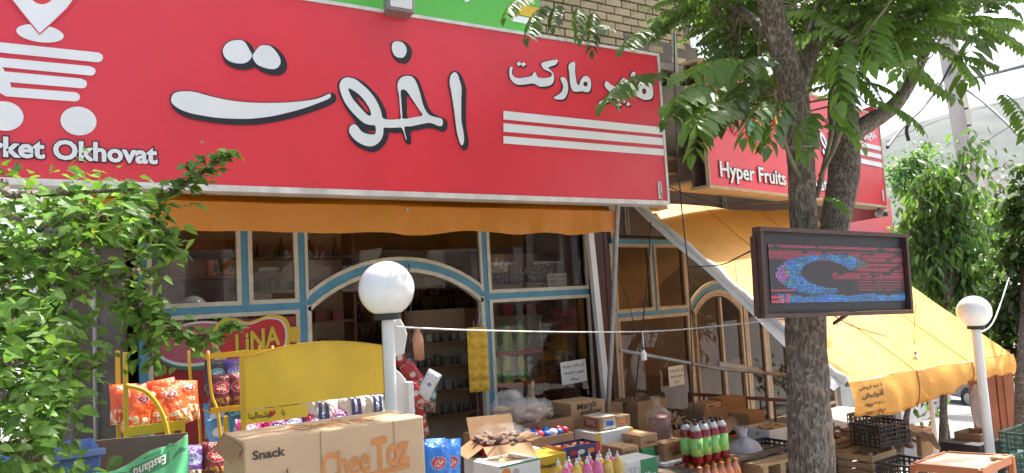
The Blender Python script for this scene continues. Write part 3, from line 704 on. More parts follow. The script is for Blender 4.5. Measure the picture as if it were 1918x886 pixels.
m = MB(); q0, q1 = PY(548, 612), PY(560, 640); m.box(q0[0]-.02, q1[0], FY-.045, FY-.032, q1[1], q0[1]); part('arm', m, 'rack_yellow', hs, False, True)

# ------------------------------------------------------------------ orange awning over the shop front
aw = thing('orange_awning', 'short orange awning hanging below the red market sign', 'awning', (2.6, 5.3, 2.3))
AX0, AX1 = .28, onY(1154, 405, 5.0).x
def wv(x): return .030*math.sin(x*5.3)+.024*math.sin(x*13.1+1)+.010*math.sin(x*29+2)
m = MB(); m.sheet(lambda u, v: Vector((AX0+(AX1-AX0)*u, 5.66-.66*v, 2.72-.30*v+.03*math.sin(v*3.1)*math.sin(u*17))), 60, 8); part('canopy', m, 'tarp_orange', aw, True, True)
m = MB()
m.sheet(lambda u, v: Vector((AX0+(AX1-AX0)*u, 5.0-.012*v+wv(AX0+(AX1-AX0)*u)*(.3+v)*.7, 2.425-(.195+.03*noise.noise(Vector((u*7, 0, 0)))+.010*math.sin(u*37))*v)), 140, 6); part('valance', m, 'tarp_orange', aw, True, True)
m = MB(); m.tube([(AX0, 5.035, 2.41), (AX1, 5.035, 2.41)], .012, 8); part('front_bar', m, 'steel_grey', aw, True, True)
for q in (AX0+.05, 2.4, AX1-.04): part('arm', MB().bar((q, 5.66, 2.6), (q, 5.0, 2.40), .02, .02), 'steel_grey', aw, False, True)
# ------------------------------------------------------------------ pillar between the shops
pi = thing('pillar', 'maroon pillar between the two shop fronts', 'pillar', (4.75, 5.66, 0))
a = onY(1117, 600, 5.6).x; b = onY(1150, 600, 5.6).x
m = MB(); m.box(a, b, 5.62, 5.9, 0, 2.9); part('shaft', m, 'maroon_panel', pi, False, True)
m = MB(); m.box(a+.05, a+.07, 5.612, 5.621, 0, 2.9); m.box(b-.05, b-.035, 5.612, 5.621, 0, 2.9); part('rib', m, 'maroon_panel', pi, False, True)
t, q = onY(1104, 437, 5.52), onY(1136, 752, 5.50); q2 = q + (q-t)*(q.z/(t.z-q.z))
solo('white_post', MB().bar(t + (t-q)*.25, q2, .062, .05), 'white_metal', 'white metal post leaning beside the maroon pillar', 'post', loc=(q2.x, q2.y, q2.z))
t, q = onY(1157, 388, 4.98), onY(1144, 650, 5.05); q2 = q+(q-t)*(q.z/(t.z-q.z))
solo('awning_pole', MB().tube([t+(t-q)*.02, t.lerp(q2, .5)+Vector((.006,0,0)), q2], .021, 10), 'steel_grey', 'thin grey pole holding the end of the orange awning', 'pole', smooth=40, loc=tuple(q2))

# ------------------------------------------------------------------ fruit shop beside it, turned ten degrees
O2 = Vector((4.98, 5.74, 0)); A2 = R(10); d2 = Vector((math.cos(A2), math.sin(A2), 0)); n2 = Vector((math.sin(A2), -math.cos(A2), 0))
def l2(x, y, off=0): p = onP(x, y, O2+n2*off, n2); return (p-O2).dot(d2), p.z
fb = thing('fruit_shop_building', 'low building behind the fruit shop sign with brown panels', 'building', tuple(O2), A2)
m = MB(); m.box(.1, 4.7, .02, .2, 2.30, 4.3); part('fascia', m, 'brown_panel', fb)
m = MB(); m.box(.1, 4.7, .2, 4.2, 3.0, 3.2); part('roof_slab', m, 'room', fb)
m = MB(); m.box(.1, 4.7, 3.9, 4.1, -.5, 2.99); part('back_wall', m, 'room', fb)
m = MB(); m.box(4.5, 4.7, .2, 3.9, -.5, 2.99); part('side_wall', m, 'wall_pale', fb)
for q in (.16, .20, 2.0, 2.05):
    m = MB(); m.box(q, q+.028, -.012, .019, 2.305, 4.2); part('cover_strip', m, 'steel_grey', fb)
s3 = thing('glazed_shop_front', 'cream and blue framed fruit shop front with arched door behind the yellow awning', 'shop front', tuple(O2), A2)
xl, zz = l2(1150, 592); XM = l2(1227, 584)[0]; XJ = l2(1289, 578)[0]; ZT2 = zz+.0; ZP2 = l2(1148, 452)[1]
XK = XJ + 1.12; XE = 4.45
def r2(x0, x1, z0, z1): return [(x0, z0), (x1, z0), (x1, z1), (x0, z1)]
BB = .046
for q in ((xl+BB/2, XM-BB/2, ZT2+BB/2, ZP2-BB/2), (XM+BB/2, XJ-BB/2, ZT2+BB/2, ZP2-BB/2), (xl+BB/2, XJ-BB/2, .1, ZT2-BB/2), (XK+BB/2, XK+.42, .1, ZP2-BB/2), (XK+.47, XK+.95, .1, ZP2-BB/2), (XK+1.0, XE, .1, ZP2-BB/2)):
    pane(r2(*q), 'glass_brown', 'orange_lit_bead', s3, 0, .034)
for nm, q in (('mullion', (XM-BB/2, XM+BB/2, ZT2+BB/2, ZP2-BB/2)), ('transom', (xl+BB/2+.001, XJ-BB/2-.001, ZT2-BB/2, ZT2+BB/2)), ('head_rail', (xl+BB/2+.001, XE, ZP2-BB/2, ZP2+BB/2))):
    m = MB(); m.box(q[0], q[1], -.016, .05, q[2], q[3]); part(nm, m, 'blue_paint', s3)
for q in (xl, XJ, XK, XK+.445, XK+.975, XE):
    m = MB(); m.box(q-BB/2, q+BB/2, -.02, .055, 0, ZP2-BB/2-.001); part('jamb', m, 'orange_lit_bead', s3)
# arch of the door
hw2 = (XK-XJ)/2-.03; cx2 = (XK+XJ)/2; ri = l2(1352, 537)[1]-ZT2; rd = (hw2**2+ri**2)/(2*ri); aa = math.asin(min(1, hw2/rd)); zc = ZT2+ri-rd
def arc2(r, n=18): return [(cx2+r*math.sin(-aa+2*aa*i/n), zc+r*math.cos(-aa+2*aa*i/n)) for i in range(n+1)]
for ra, rb, y0, mt, nm in ((rd-.03, rd+.03, -.012, 'blue_paint', 'arch'), (rd-.075, rd-.032, -.026, 'orange_lit_bead', 'arch_bead'), (rd+.032, rd+.07, -.026, 'orange_lit_bead', 'arch_bead')):
    A, B = arc2(ra), arc2(rb); m = MB(); vs = []
    for p, q in zip(A, B): vs += [(p[0], y0, p[1]), (q[0], y0, q[1]), (p[0], .04, p[1]), (q[0], .04, q[1])]
    m.add(vs, [f for i in range(len(A)-1) for f in ((i*4, i*4+4, i*4+5, i*4+1), (i*4, i*4+2, i*4+6, i*4+4), (i*4+1, i*4+5, i*4+7, i*4+3))]); part(nm, m, mt, s3)
u_ = arc2(rd-.08)
pane([(u_[0][0], .1), (u_[-1][0], .1)] + list(reversed(u_)), 'glass_brown', 'orange_lit_bead', s3, 0, .02)
u_ = arc2(rd+.075)
m = MB(); m.poly([(XJ+BB/2, .0, u_[0][1])] + [(p[0], .0, p[1]) for p in u_[1:-1]] + [(XK-BB/2, .0, u_[-1][1]), (XK-BB/2, 0, ZP2-BB/2), (XJ+BB/2, 0, ZP2-BB/2)]); part('pane', m, 'glass_brown', s3)
m = MB(); m.box(cx2+.02, cx2+.06, -.03, .02, .1, ZT2+ri-.12); part('door_stile', m, 'orange_lit_bead', s3)
m = MB(); m.box(cx2+.45, cx2+.485, -.03, .02, .1, ZT2+.06); part('door_stile', m, 'orange_lit_bead', s3)
# pale sheet added low behind the panes in place of a reflection
m = MB(); m.sheet(lambda u, v: Vector((.25+2.6*u, .22+.006*math.sin(u*23), .05+(.80+.03*math.sin(u*17))*v)), 80, 3)
cu = part('reflection_sheet', m, 'wall_grey', thing('window_reflection', 'pale sheet added as a reflection low behind the fruit shop glass', 'reflection_sheet', tuple(O2), A2), True)
rm = solo('room_partition', MB().box(.12, 4.4, 1.6, 1.66, .05, 2.95, Matrix.Translation(O2) @ Matrix.Rotation(A2, 4, 'Z')), 'room', 'brown wall inside the fruit shop', 'wall', loc=tuple(O2))

# ------------------------------------------------------------------ fruit shop sign
SL = onY(1330, 345, 4.9); SRt = Vector((9.6, 5.67, 2.68)); ds = (SRt-SL); ds.z = 0; SLn = ds.length; ds.normalize(); ang = math.atan2(ds.y, ds.x)
s4 = thing('fruit_sign', 'red fruit shop sign with Hyper Fruits lettering behind the tree', 'sign', (SL.x, SL.y, 2.68), ang)
SH = 1.18
m = MB(); m.sheet(lambda u, v: Vector((SLn*u, .006*noise.noise(Vector((u*7, v*3, 2)))*min(1, 12*min(u, 1-u)), SH*v)), 50, 10); part('face_sheet', m, 'red_vinyl_pale', s4, True)
m = MB(); m.box(-.02, SLn+.02, -.008, .20, -.03, -.001); m.box(-.014, -.001, -.008, .03, 0, SH); m.box(SLn+.001, SLn+.03, -.008, .20, 0, SH); m.box(-.02, SLn+.02, -.008, .2, SH+.001, SH+.03); part('frame_edge', m, 'canvas_tan', s4)
m = MB(); m.box(0, SLn, .16, .19, 0, SH); part('back_sheet', m, 'brown_panel', s4)
m = MB(); m.box(0, SLn-.1, .201, .62, .05, .07); part('soffit', m, 'canvas_tan', s4)
m = MB(); m.box(0, SLn-.1, .201, .62, SH-.1, SH-.08); part('added_sun_block', m, 'brown_panel', s4)  # unseen sheet added over the gap to shade the awning below
pn = Vector((-ds.y, ds.x, 0))
def l4(x, y): p = onP(x, y, SL, pn); return (p-SL).dot(ds), p.z-2.68
a = l4(1348, 334); b = l4(1500, 350)
for nm, mt, bd, lift, g_ in (('name_outline', 'black_print', .05, .010, .008), ('name_letters', 'white_print', .02, .0125, 0)):
    m = MB(); text(m, 'Hyper Fruits Okhovat', lambda x, z: Vector((x, -lift, z)), a[0]-g_, a[1]-.035-g_, 2.30+2*g_, .205+2*g_, bd); part(nm, m, mt, s4)
k = .60; rx = SLn-.03
f4 = lambda lift: (lambda x, z: Vector((rx-(4.87-x)*k, -lift, (z-2.5)*k+.30)))
m = MB(); [sign_shape(m, l, Z, 0, True, f4(.010)) for l, Z in WORDK]; part('word_shadow', m, 'black_print', s4)
m = MB(); [sign_shape(m, l, Z, 0, True, f4(.0125)) for l, Z in WORDW]; part('word', m, 'white_print', s4)
m = MB(); vs_ = fa('هایپر'); text(m, vs_, lambda x, z: Vector((x, -.0125, z)), rx-.52, .80, .40, .20, .04); part('word', m, 'white_print', s4)
m = MB()
for q in (.50, .61, .72): m.box(rx-.95, rx, -.012, -.008, q, q+.06)
part('stripes', m, 'white_print', s4)
# picture of fruit printed on the sign: apples, pears, leaves as plain rounds
for i, (fx, fz, fr, mt) in enumerate(((.55,.78,.17,'red_card'), (.86,.70,.13,'green_card'), (1.08,.84,.18,'orange_card'), (.3,.9,.14,'yellow_card'), (.80,.98,.15,'pink_card'), (1.3,.68,.1,'red_card'), (1.2,1.08,.13,'label_green'), (.5,1.08,.12,'white_card'), (.18,.72,.1,'green_card'), (1.42,.9,.1,'yellow_card'))):
    m = MB(); vs, fs = shape2d([ell(fx, fz*.86, fr*.9, fr*.86, 20)]); m.add([(x, -.010-.0012*i, z) for x, z in vs], fs); part('fruit_print', m, mt, s4)
a = l4(1653, 372); m = MB(); m.box(SLn-.12, SLn-.085, -.011, -.009, .05, .20); part('maker_mark', m, 'white_print', s4)
# sign face on the end of the building and small banners past it
e0 = thing('side_sign', 'narrow red sign on the building end past the fruit sign', 'sign', (9.72, 5.75, 2.5), R(70))
m = MB(); m.box(0, .75, 0, .05, .05, 1.55); part('face_sheet', m, 'red_card', e0)
m = MB(); [m.box(.02, .73, -.006, -.001, .62+.14*i, .70+.14*i) for i in range(3)]; part('stripes', m, 'white_print', e0)
# ------------------------------------------------------------------ rounded canvas hood between the signs
hd = onY(1282, 215, 5.15); ht = thing('canvas_hood', 'grey rounded canvas window hood with tan rim between the two red signs', 'awning', (hd.x, 5.4, 2.9))
def hood(r0_, r1_, y0, y1, mt, nm):
    m = MB(); m.sheet(lambda u, v: Vector((math.cos(math.pi*(1.0+u))*(r0_+(r1_-r0_)*math.sin(v*1.57)), y0+(y1-y0)*(1-math.cos(v*1.57)), .72+math.sin(math.pi*(1.0+u))*(r0_+(r1_-r0_)*math.sin(v*1.57))*1.15)), 26, 8)
    return part(nm, m, mt, ht, True)
hood(.05, .50, -.45, .0, 'canvas_grey', 'hood'); hood(.50, .54, .0, .03, 'canvas_tan', 'rim')
m = MB(); m.box(-.5, .5, -.02, .03, .72, 1.3); part('hood_side', m, 'canvas_grey', ht)
m = MB(); m.bar((-.18, -.36, .35), (-.18, -.36, 1.25), .04, .02); part('stay', m, 'pvc_grey', ht)

# ------------------------------------------------------------------ yellow tarpaulin awning
tx0, tx1, ty0, ty1, tz0, tz1 = 5.33, 7.93, 5.75, 3.6, 2.60, .95
ta = thing('yellow_awning', 'big sunlit yellow tarpaulin awning sloping down over the fruit stand', 'awning', (6.6, 4.7, 1.0))
def tp(u, v):
    x = tx0 + (tx1+.0-tx0)*u; y = ty0+(ty1-ty0)*v; z = tz0+(tz1-tz0)*v
    sag = -.05*math.sin(math.pi*u)*math.sin(math.pi*min(1, v*1.05)) + .012*math.sin(u*9+v*4)*math.sin(math.pi*v)
    top = .05*math.sin(u*7)*(1-v)**3
    n_ = .015*noise.noise(Vector((u*5, v*6, 1)))
    return Vector((x, y, z+sag+n_+top*.5))
m = MB(); m.sheet(tp, 46, 40); part('canopy', m, 'tarp_yellow', ta, True, True)
def vl(u, v):
    b = tp(u, 1); drop = .24 + .05*math.sin(u*6.0)+.016*abs(math.sin(u*46)) - .05*u
    return b + Vector((.0, -.02-.035*math.sin(v*2.4)+.028*math.sin(u*21)*v+.015*math.sin(u*57)*v, -drop*v))
m = MB(); m.sheet(vl, 90, 8); part('valance', m, 'tarp_yellow', ta, True, True)
# white rolled edge along the left side
m = MB(); pts = [tp(0, v/24)+Vector((-.012, -.01, .0+.012*math.sin(v*1.9))) for v in range(25)]; m.tube(pts, [.026+.008*math.sin(i*1.3)+.012*(i/24) for i in range(25)], 9); part('rolled_edge', m, 'tarp_back', ta, True, True)
m = MB(); m.sheet(lambda u, v: tp(0, v) + Vector((-.03-.10*u*(.25+.75*v)-.02*math.sin(v*9)*u, .02*u, -.05*u*(.35+.65*v))), 3, 30); part('edge_hem', m, 'tarp_back', ta, True, True)
m = MB(); m.tube([tp(0, 1)+Vector((0, 0, -.02)), tp(.5, 1)+Vector((0, .0, -.02)), tp(1, 1)+Vector((0, 0, -.02))], .016, 8); part('front_bar', m, 'steel_grey', ta, True, True)
for su in (.36, .70):
    m = MB(); m.tube([tp(su, i/30)+Vector((0, 0, .004)) for i in range(31)], .0035, 4, False); part('seam', m, 'tarp_orange', ta, True, True)
    m = MB(); m.tube([vl(su, i/8)+Vector((0, -.003, 0)) for i in range(9)], .0035, 4, False); part('seam', m, 'brown_panel', ta, True, True)
m = MB(); m.tube([vl(i/80, .96)+Vector((0, -.002, 0)) for i in range(81)], .003, 4, False); part('hem_stitch', m, 'tarp_orange', ta, True, True)
# lettering on the valance
def vt(x, z): u = (x-tx0)/(tx1-tx0); b = vl(u, 0); c = vl(u, .999); f = min(1, max(0, (b.z-z)/(b.z-c.z))); return vl(u, f) + Vector((0, -.006, 0))
base = tp(.1, 1).z
m = MB()
for i, (s_, w_, h_) in enumerate((('اغذیه فروشی', .30, .045), ('آذربایجانی', .28, .055), ('۰۹۱۱۸۳۳۴۰۶', .26, .036), ('۰۹۱۴۸۰۸۰۹۹۸', .25, .030))):
    text(m, fa(s_), vt, tx0+.10+.02*i, base-.075-.062*i, w_, h_, .03)
part('lettering', m, 'black_print', ta, False, True)
# poles of the tarpaulin
for i, (x_, y_) in enumerate(((1745, 742), (1470, 660))):
    pass
tq = onY(1742, 735, 4.3); bq = onY(1760, 900, 4.3)
solo('tarp_pole', MB().tube([tq+(tq-bq)*.3, bq+(bq-tq)*.35], .024, 10), 'white_metal', 'white pole standing under the right half of the yellow awning', 'pole', smooth=40, loc=(bq.x, bq.y, ground(bq.x)))
a, b, c_ = onY(1160, 656, 5.1), onY(1345, 690, 4.75), onY(1490, 704, 4.5)
ar = thing('support_pipe', 'grey pipe arm wrapped in pale tape reaching out under the yellow awning', 'pipe', tuple(a))
part('pipe', MB().tube([a, b, c_], .017, 10), 'steel_grey', ar, 40, True)
part('wrap', MB().tube([a.lerp(c_, .55), a.lerp(c_, .57), a.lerp(c_, .72), a.lerp(c_, .78)], [.03, .034, .032, .026], 10), 'pvc_grey', ar, 40, True)

# ------------------------------------------------------------------ globe lamps
def globe_lamp(loc, zg, rg, rp, lab, lean=0):
    t = thing('globe_lamp', lab, 'lamp', (loc[0], loc[1], ground(loc[0])), 0, 'globe lamps along the pavement')
    h = zg-ground(loc[0])
    m = MB(); m.tube([(lean, 0, 0), (lean*.5, 0, h*.5), (0, 0, h-rg*.95)], rp, 20); part('post', m, 'lamp_post', t, 40)
    m = MB(); m.lathe([(rp*1.1, h-rg*1.12), (rg*.50, h-rg*1.10), (rg*.50, h-rg*.90), (rg*.44, h-rg*.88)], n=24); part('collar', m, 'black_plastic', t, 40)
    m = MB(); m.lathe([(rg*math.sin(a), h-rg*math.cos(a)) for a in [math.pi*(.15+.85*i/24) for i in range(25)]], n=40); part('globe', m, 'globe', t, True)
    m = MB(); m.lathe([(rp*2.4, .0), (rp*2.4, .03), (rp*1.2, .05)], n=16); part('base_plate', m, 'lamp_post', t, 40)
    return t
p = onY(724, 541, 3.4); globe_lamp((p.x, p.y), p.z, 52/1440*3.66, .0285, 'white globe lamp in front of the arched doorway')
p = onY(1822, 584, 3.2); globe_lamp((p.x+.02, p.y), p.z, 29.5/1440*6.2, .036, 'white globe lamp in front of the sunlit yellow awning', .03)

# ------------------------------------------------------------------ LED board on the tree
LY = 2.12
c0, c1, c2_, c3 = onY(1420, 430, LY), onY(1682, 437, LY), onY(1697, 572, LY), onY(1436, 582, LY)
W_ = (c1.x-c0.x+c2_.x-c3.x)/2*.93; zt_, zb_ = (c0.z+c1.z)/2, (c2_.z+c3.z)/2; x0 = (c0.x+c3.x)/2; HH = zt_-zb_
led = thing('led_board', 'brown framed LED message board with blue swirl fixed to the tree', 'sign', (x0, LY, zb_), R(-3.5)); led.rotation_euler.y = R(2)
fr = .018
for q in ((-fr, W_+fr, HH, HH+fr), (-fr, W_+fr, -fr, 0), (-fr, 0, 0.0005, HH-.0005), (W_, W_+fr, 0.0005, HH-.0005)):
    m = MB(); m.box(q[0], q[1], -.012, .034, q[2], q[3]); part('frame', m, 'brown_steel', led)
m = MB(); m.box(0.0005, W_-.0005, .012, .032, .0005, HH-.0005); part('back_panel', m, 'black_plastic', led)
m = MB(); m.box(-fr-.008, -fr-.0005, .012, .04, -.01, HH-.02); part('side_plate', m, 'brown_steel', led)
NU, NV = 80, 40; sx0, sx1, sz0, sz1 = .045, W_-.012, .045, HH-.052
m = MB(); m.sheet(lambda u, v: Vector((sx0+(sx1-sx0)*u, .008, sz0+(sz1-sz0)*v)), NU, NV); m.tint = []
lr = random.Random(3)
for j in range(NV):
    rowk = lr.random()
    for i in range(NU):
        u, v = (i+.5)/NU, (j+.5)/NV
        X_, Y_ = (u-.40)*2.0, (v-.50)
        ang_ = math.atan2(Y_, X_); r_ = math.hypot(X_*.62, Y_*1.15)
        col = [0.012, .010, .012]
        ring = abs(r_-.34)
        inb = ring < .080+.03*math.sin(ang_*2+1) and not (-1.15 < ang_ < .22) and u < .72
        low = v < .13 + .02*math.sin(u*20)
        nz_ = noise.noise(Vector((u*14, v*9, 0)))+.5*noise.noise(Vector((u*40, v*26, 5)))
        if inb or (low and u > .05):
            a_ = max(.03, .12+.75*lr.random()*(.55+1.1*nz_))
            col = [.02, .16*a_ + .05, .75*a_+.1] if lr.random() > .12 else [.03, .30, .08]
            if u < .12 and lr.random() < .4: col = [.45, .05, .15]
            if u > .62 and not low: col = [.06, .08, .35*a_]
        elif (v > .70 or u > .62 or (u > .44 and .38 < v < .52)) and rowk < .62 and nz_ > -.25:
            a_ = .3+.6*rowk; col = [.42*a_, .02, .04]
        elif v < .22 and u < .2 and rowk < .7: col = [.4, .03, .06]
        m.tint.append((*col, 1))
me_l, nt_l, p_l = nodes('led_screen'); Lk = nt_l.links.new
at = N(nt_l, 'ShaderNodeAttribute', attribute_name='tint'); tcn = N(nt_l, 'ShaderNodeTexCoord')
mp = N(nt_l, 'ShaderNodeMapping'); mp.inputs['Location'].default_value = (-sx0*NU/(sx1-sx0), 0, -sz0*NV/(sz1-sz0)); mp.inputs['Scale'].default_value = (NU/(sx1-sx0), 0, NV/(sz1-sz0)); Lk(tcn.outputs['Object'], mp.inputs[0])
fr_ = N(nt_l, 'ShaderNodeVectorMath', operation='FRACTION'); Lk(mp.outputs[0], fr_.inputs[0])
sb = N(nt_l, 'ShaderNodeVectorMath', operation='SUBTRACT'); sb.inputs[1].default_value = (.5, 0, .5); Lk(fr_.outputs[0], sb.inputs[0])
ln = N(nt_l, 'ShaderNodeVectorMath', operation='LENGTH'); Lk(sb.outputs[0], ln.inputs[0])
lt = N(nt_l, 'ShaderNodeMath', operation='LESS_THAN'); lt.inputs[1].default_value = .40; Lk(ln.outputs[1], lt.inputs[0])
ml = N(nt_l, 'ShaderNodeMath', operation='MULTIPLY'); ml.inputs[1].default_value = .75; Lk(lt.outputs[0], ml.inputs[0])
p_l.inputs['Base Color'].default_value = (.03, .028, .03, 1); p_l.inputs['Roughness'].default_value = .35
Lk(at.outputs['Color'], p_l.inputs['Emission Color']); Lk(ml.outputs[0], p_l.inputs['Emission Strength'])
part('screen', m, 'led_screen', led)
m = MB(); m.bar((W_*.25, .12, HH+.02), (W_*.62, .12, HH+.02), .03, .03); part('bracket', m, 'brown_steel', led)
a = onY(1600, 580, LY+.1); b = onY(1562, 606, LY+.35)
part('strut', MB().bar(a, b, .014, .014), 'brown_steel', led, False, True)

# ------------------------------------------------------------------ cables and bulb holders
def cable(pts, r, mt, lab, n=6, sub=14, cat='cable', name='cable'):
    pts = [Vector(p) for p in pts]; out = []
    for i in range(len(pts)-1):
        p0, p1, p2, p3 = pts[max(i-1, 0)], pts[i], pts[i+1], pts[min(i+2, len(pts)-1)]
        for j in range(sub):
            t = j/sub; out.append(.5*(2*p1+(p2-p0)*t+(2*p0-5*p1+4*p2-p3)*t*t+(3*p1-p0-3*p2+p3)*t**3))
    out.append(pts[-1])
    return solo(name, MB().tube(out, r, n), mt, lab, cat, smooth=True, loc=tuple(pts[0]))
cable([onY(735, 612, 3.42), onY(900, 619, 3.8), onY(1100, 622, 4.3), onY(1250, 619, 4.2), onY(1460, 599, 3.2), onY(1500, 596, 2.45)], .0052, 'cable_white', 'white cord strung from the globe lamp across to the tree')
def bulb_holder(p, drop, lab):
    t = thing('bulb_holder', lab, 'lamp holder', (p.x, p.y, p.z-drop))
    m = MB(); m.tube([(0,0,drop), (.004,0,drop*.5), (0,0,.07)], .0042, 6); part('lead', m, 'cable_white', t, True)
    m = MB(); m.lathe([(.008, .075), (.011, .055), (.019, .05), (.021, .0), (.017, -.006)], n=14); part('socket', m, 'white_metal', t, 40)
    m = MB(); m.lathe([(.010, .083), (.012, .075), (.008, .068)], n=10); part('cap', m, 'black_plastic', t, 40)
p = onY(1203, 621, 4.22); bulb_holder(p, .20, 'empty white bulb holder hanging from the white cord')
p = onY(1713, 645, 3.7); bulb_holder(p, .15, 'white bulb holder hanging in front of the yellow awning')
cable([onY(1716, 560, 3.8), onY(1712, 620, 3.72), onY(1713, 645, 3.7)], .003, 'cable_black', 'short black lead above the bulb holder at the yellow awning')
a = onY(1268, 60, 4.9)
cable([onY(1262, 20, 4.8), onY(1266, 230, 4.8), onY(1276, 380, 4.78), onY(1290, 520, 4.72), onY(1297, 700, 4.7), onY(1300, 800, 4.65)], .006, 'cable_black', 'black cable hanging straight down between the two signs')
cable([onY(1219, 415, 5.2), onY(1213, 520, 5.2), onY(1200, 640, 5.18), onY(1189, 750, 5.1)], .006, 'cable_black', 'black cable hanging over the cartons beside the grey pole')
cable([onY(1160, 520, 5.35), onY(1185, 600, 5.3), onY(1176, 690, 5.3), onY(1174, 750, 5.25)], .003, 'cable_black', 'thin black wire dangling before the fruit shop glass')
cable([onY(1253, 350, 5.1), onY(1320, 376, 5.1), onY(1400, 382, 5.0), onY(1486, 376, 3.0)], .005, 'cable_black', 'black wire sagging under the fruit sign')
cable([onY(1290, 500, 4.75), onY(1350, 496, 4.3), onY(1390, 478, 3.4), onY(1420, 463, 2.3)], .005, 'cable_black', 'twisted wire crossing the yellow awning to the LED board')
cable([onY(1552, 585, 2.5), onY(1600, 612, 3.2), onY(1660, 630, 3.6)], .004, 'cable_black', 'wire running from the LED board over the yellow awning')
cable([onY(1838, 622, 3.25), onY(1862, 600, 3.4), onY(1890, 520, 3.8)], .006, 'cable_white', 'pale cord rising from the far globe lamp to the tree')

# ------------------------------------------------------------------ security camera
cp = SL + ds*(SLn-.05); cc = onP(1650, 402, SL, pn)
ct = thing('security_camera', 'white security camera under the end of the fruit sign', 'camera', tuple(cc), R(-35))
m = MB(); m.tube([(0,-.12,-.01),(0,.10,.02)], .038, 14); part('body', m, 'white_metal', ct, 40)
m = MB(); m.tube([(0,-.135,-.012),(0,-.118,-.01)], .030, 14); part('lens', m, 'black_plastic', ct, 40)
m = MB(); m.bar((0,.05,.05), (0,.05,.16), .025, .025); m.bar((0,.05,.15), (0,.20,.15), .03, .03); part('bracket', m, 'black_plastic', ct)
m = MB(); m.box(-.045, .045, -.17, .08, .036, .046); part('hood', m, 'white_metal', ct)
# ------------------------------------------------------------------ leaves
def blade(mb, base, d, up, L, W, fold=.25, tint=None, curl=.15):
    d = d.normalized(); s = d.cross(up); s = s.normalized() if s.length > .01 else Vector((1, 0, 0)); u = s.cross(d).normalized()
    c = lambda t: base + d*L*t - u*curl*L*t*t
    def e(t, w, sg): return c(t) + s*sg*w*W + u*fold*w*W
    vs = [c(0), c(.3), c(.65), c(1), e(.3, .5, 1), e(.65, .38, 1), e(.3, .5, -1), e(.65, .38, -1)]
    mb.add(vs, ((0,4,1), (1,4,5,2), (2,5,3), (0,1,6), (1,2,7,6), (2,3,7)))
    if tint is not None: mb.tint += [tint]*6
def rand_tint(r, lo=.55, hi=1.5):
    k = r.uniform(lo, hi); y = r.uniform(-.12, .25)
    return (k*(1+y), k*(1+.4*y), k*(1-.3*y), 1)
def compound(mb, M, L, pairs, r, tint=None):
    """pinnate leaf: rachis bending down, pairs of pointed leaflets hanging from it"""
    pts = []; n = 7; dr = r.uniform(.06, .26)
    for i in range(n+1):
        t = i/n; pts.append(M @ Vector((L*t*(1-.12*t), 0, L*(.10*math.sin(t*2.2)-dr*t*t))))
    k0 = len(mb.f); mb.tube(pts, [.0035*(1-.7*i/n) for i in range(n+1)], 3, False)
    if mb.tint is not None: mb.tint += [(.9, .8, .6, 1)]*(len(mb.f)-k0)
    Mr = M.to_3x3(); Y = Mr @ Vector((0, 1, 0))
    for q in range(pairs*2+1):
        pr = q//2; t = .16+.84*(pr/(pairs)); sg = 1 if q % 2 else -1
        f = t*n; i = min(int(f), n-1); p = pts[i].lerp(pts[i+1], f-i); tg = (pts[i+1]-pts[i]).normalized()
        l = L*.118*(.75+.5*math.sin(t*2.6))*r.uniform(.88, 1.12)
        if q == pairs*2: d = tg; l *= 1.0
        else: d = Y*sg*.85 + tg*.45 + Vector((0, 0, -.45+r.uniform(-.2, .15)))
        upv = Vector((0, 0, 1)) + Y*sg*r.uniform(-.1, .4) + Vector((r.uniform(-.2,.2), r.uniform(-.2,.2), 0))
        blade(mb, p, d, upv, l, l*.50, .2, tint, .25)
def frame(d, up=ZU):
    x = d.normalized(); y = up.cross(x); y = y.normalized() if y.length > .02 else Vector((0, 1, 0)); z = x.cross(y)
    return Matrix((x, y, z)).transposed()

# ------------------------------------------------------------------ the tree with the board
tr = random.Random(11)
tree = thing('ailanthus_tree', 'forked street tree with feathery leaves carrying the LED board', 'tree', (3.15, 2.4, 0))
def limb(pl, name='limb', n=14, rough=.12, mt='bark'):
    """pl: (px, py, Y, width in px)"""
    P, Rr = [], []
    for x, y, Y, w in pl:
        p = onY(x, y, Y); P.append(p); Rr.append(w/2/1440*((p-CAM).dot(FW)))
    Q, S = [], []
    for i in range(len(P)-1):
        a, b, c, d = P[max(i-1, 0)], P[i], P[i+1], P[min(i+2, len(P)-1)]
        for j in range(6):
            t = j/6; Q.append(.5*(2*b+(c-a)*t+(2*a-5*b+4*c-d)*t*t+(3*b-a-3*c+d)*t**3)); S.append(Rr[i]*(1-t)+Rr[i+1]*t)
    Q.append(P[-1]); S.append(Rr[-1])
    part(name, MB().tube(Q, S, n, True, rough), mt, tree, True, True)
    return Q
limbs = []
p0 = onY(1520, 886, 2.4)
base = [(1531, 1330, 2.4, 130), (1528, 1150, 2.4, 100), (1521, 886, 2.4, 85), (1513, 740, 2.4, 76), (1509, 600, 2.4, 72), (1508, 500, 2.4, 68), (1505, 420, 2.4, 50), (1500, 300, 2.4, 49), (1492, 210, 2.4, 52), (1478, 140, 2.38, 50), (1456, 60, 2.36, 47), (1436, -20, 2.34, 44), (1400, -160, 2.3, 36), (1380, -330, 2.2, 26)]
limbs.append(limb(base, 'trunk', 22))
limbs.append(limb([(1490, 180, 2.4, 30), (1510, 118, 2.4, 33), (1528, 60, 2.4, 32), (1545, 0, 2.42, 31), (1570, -120, 2.5, 27), (1590, -300, 2.6, 20)]))
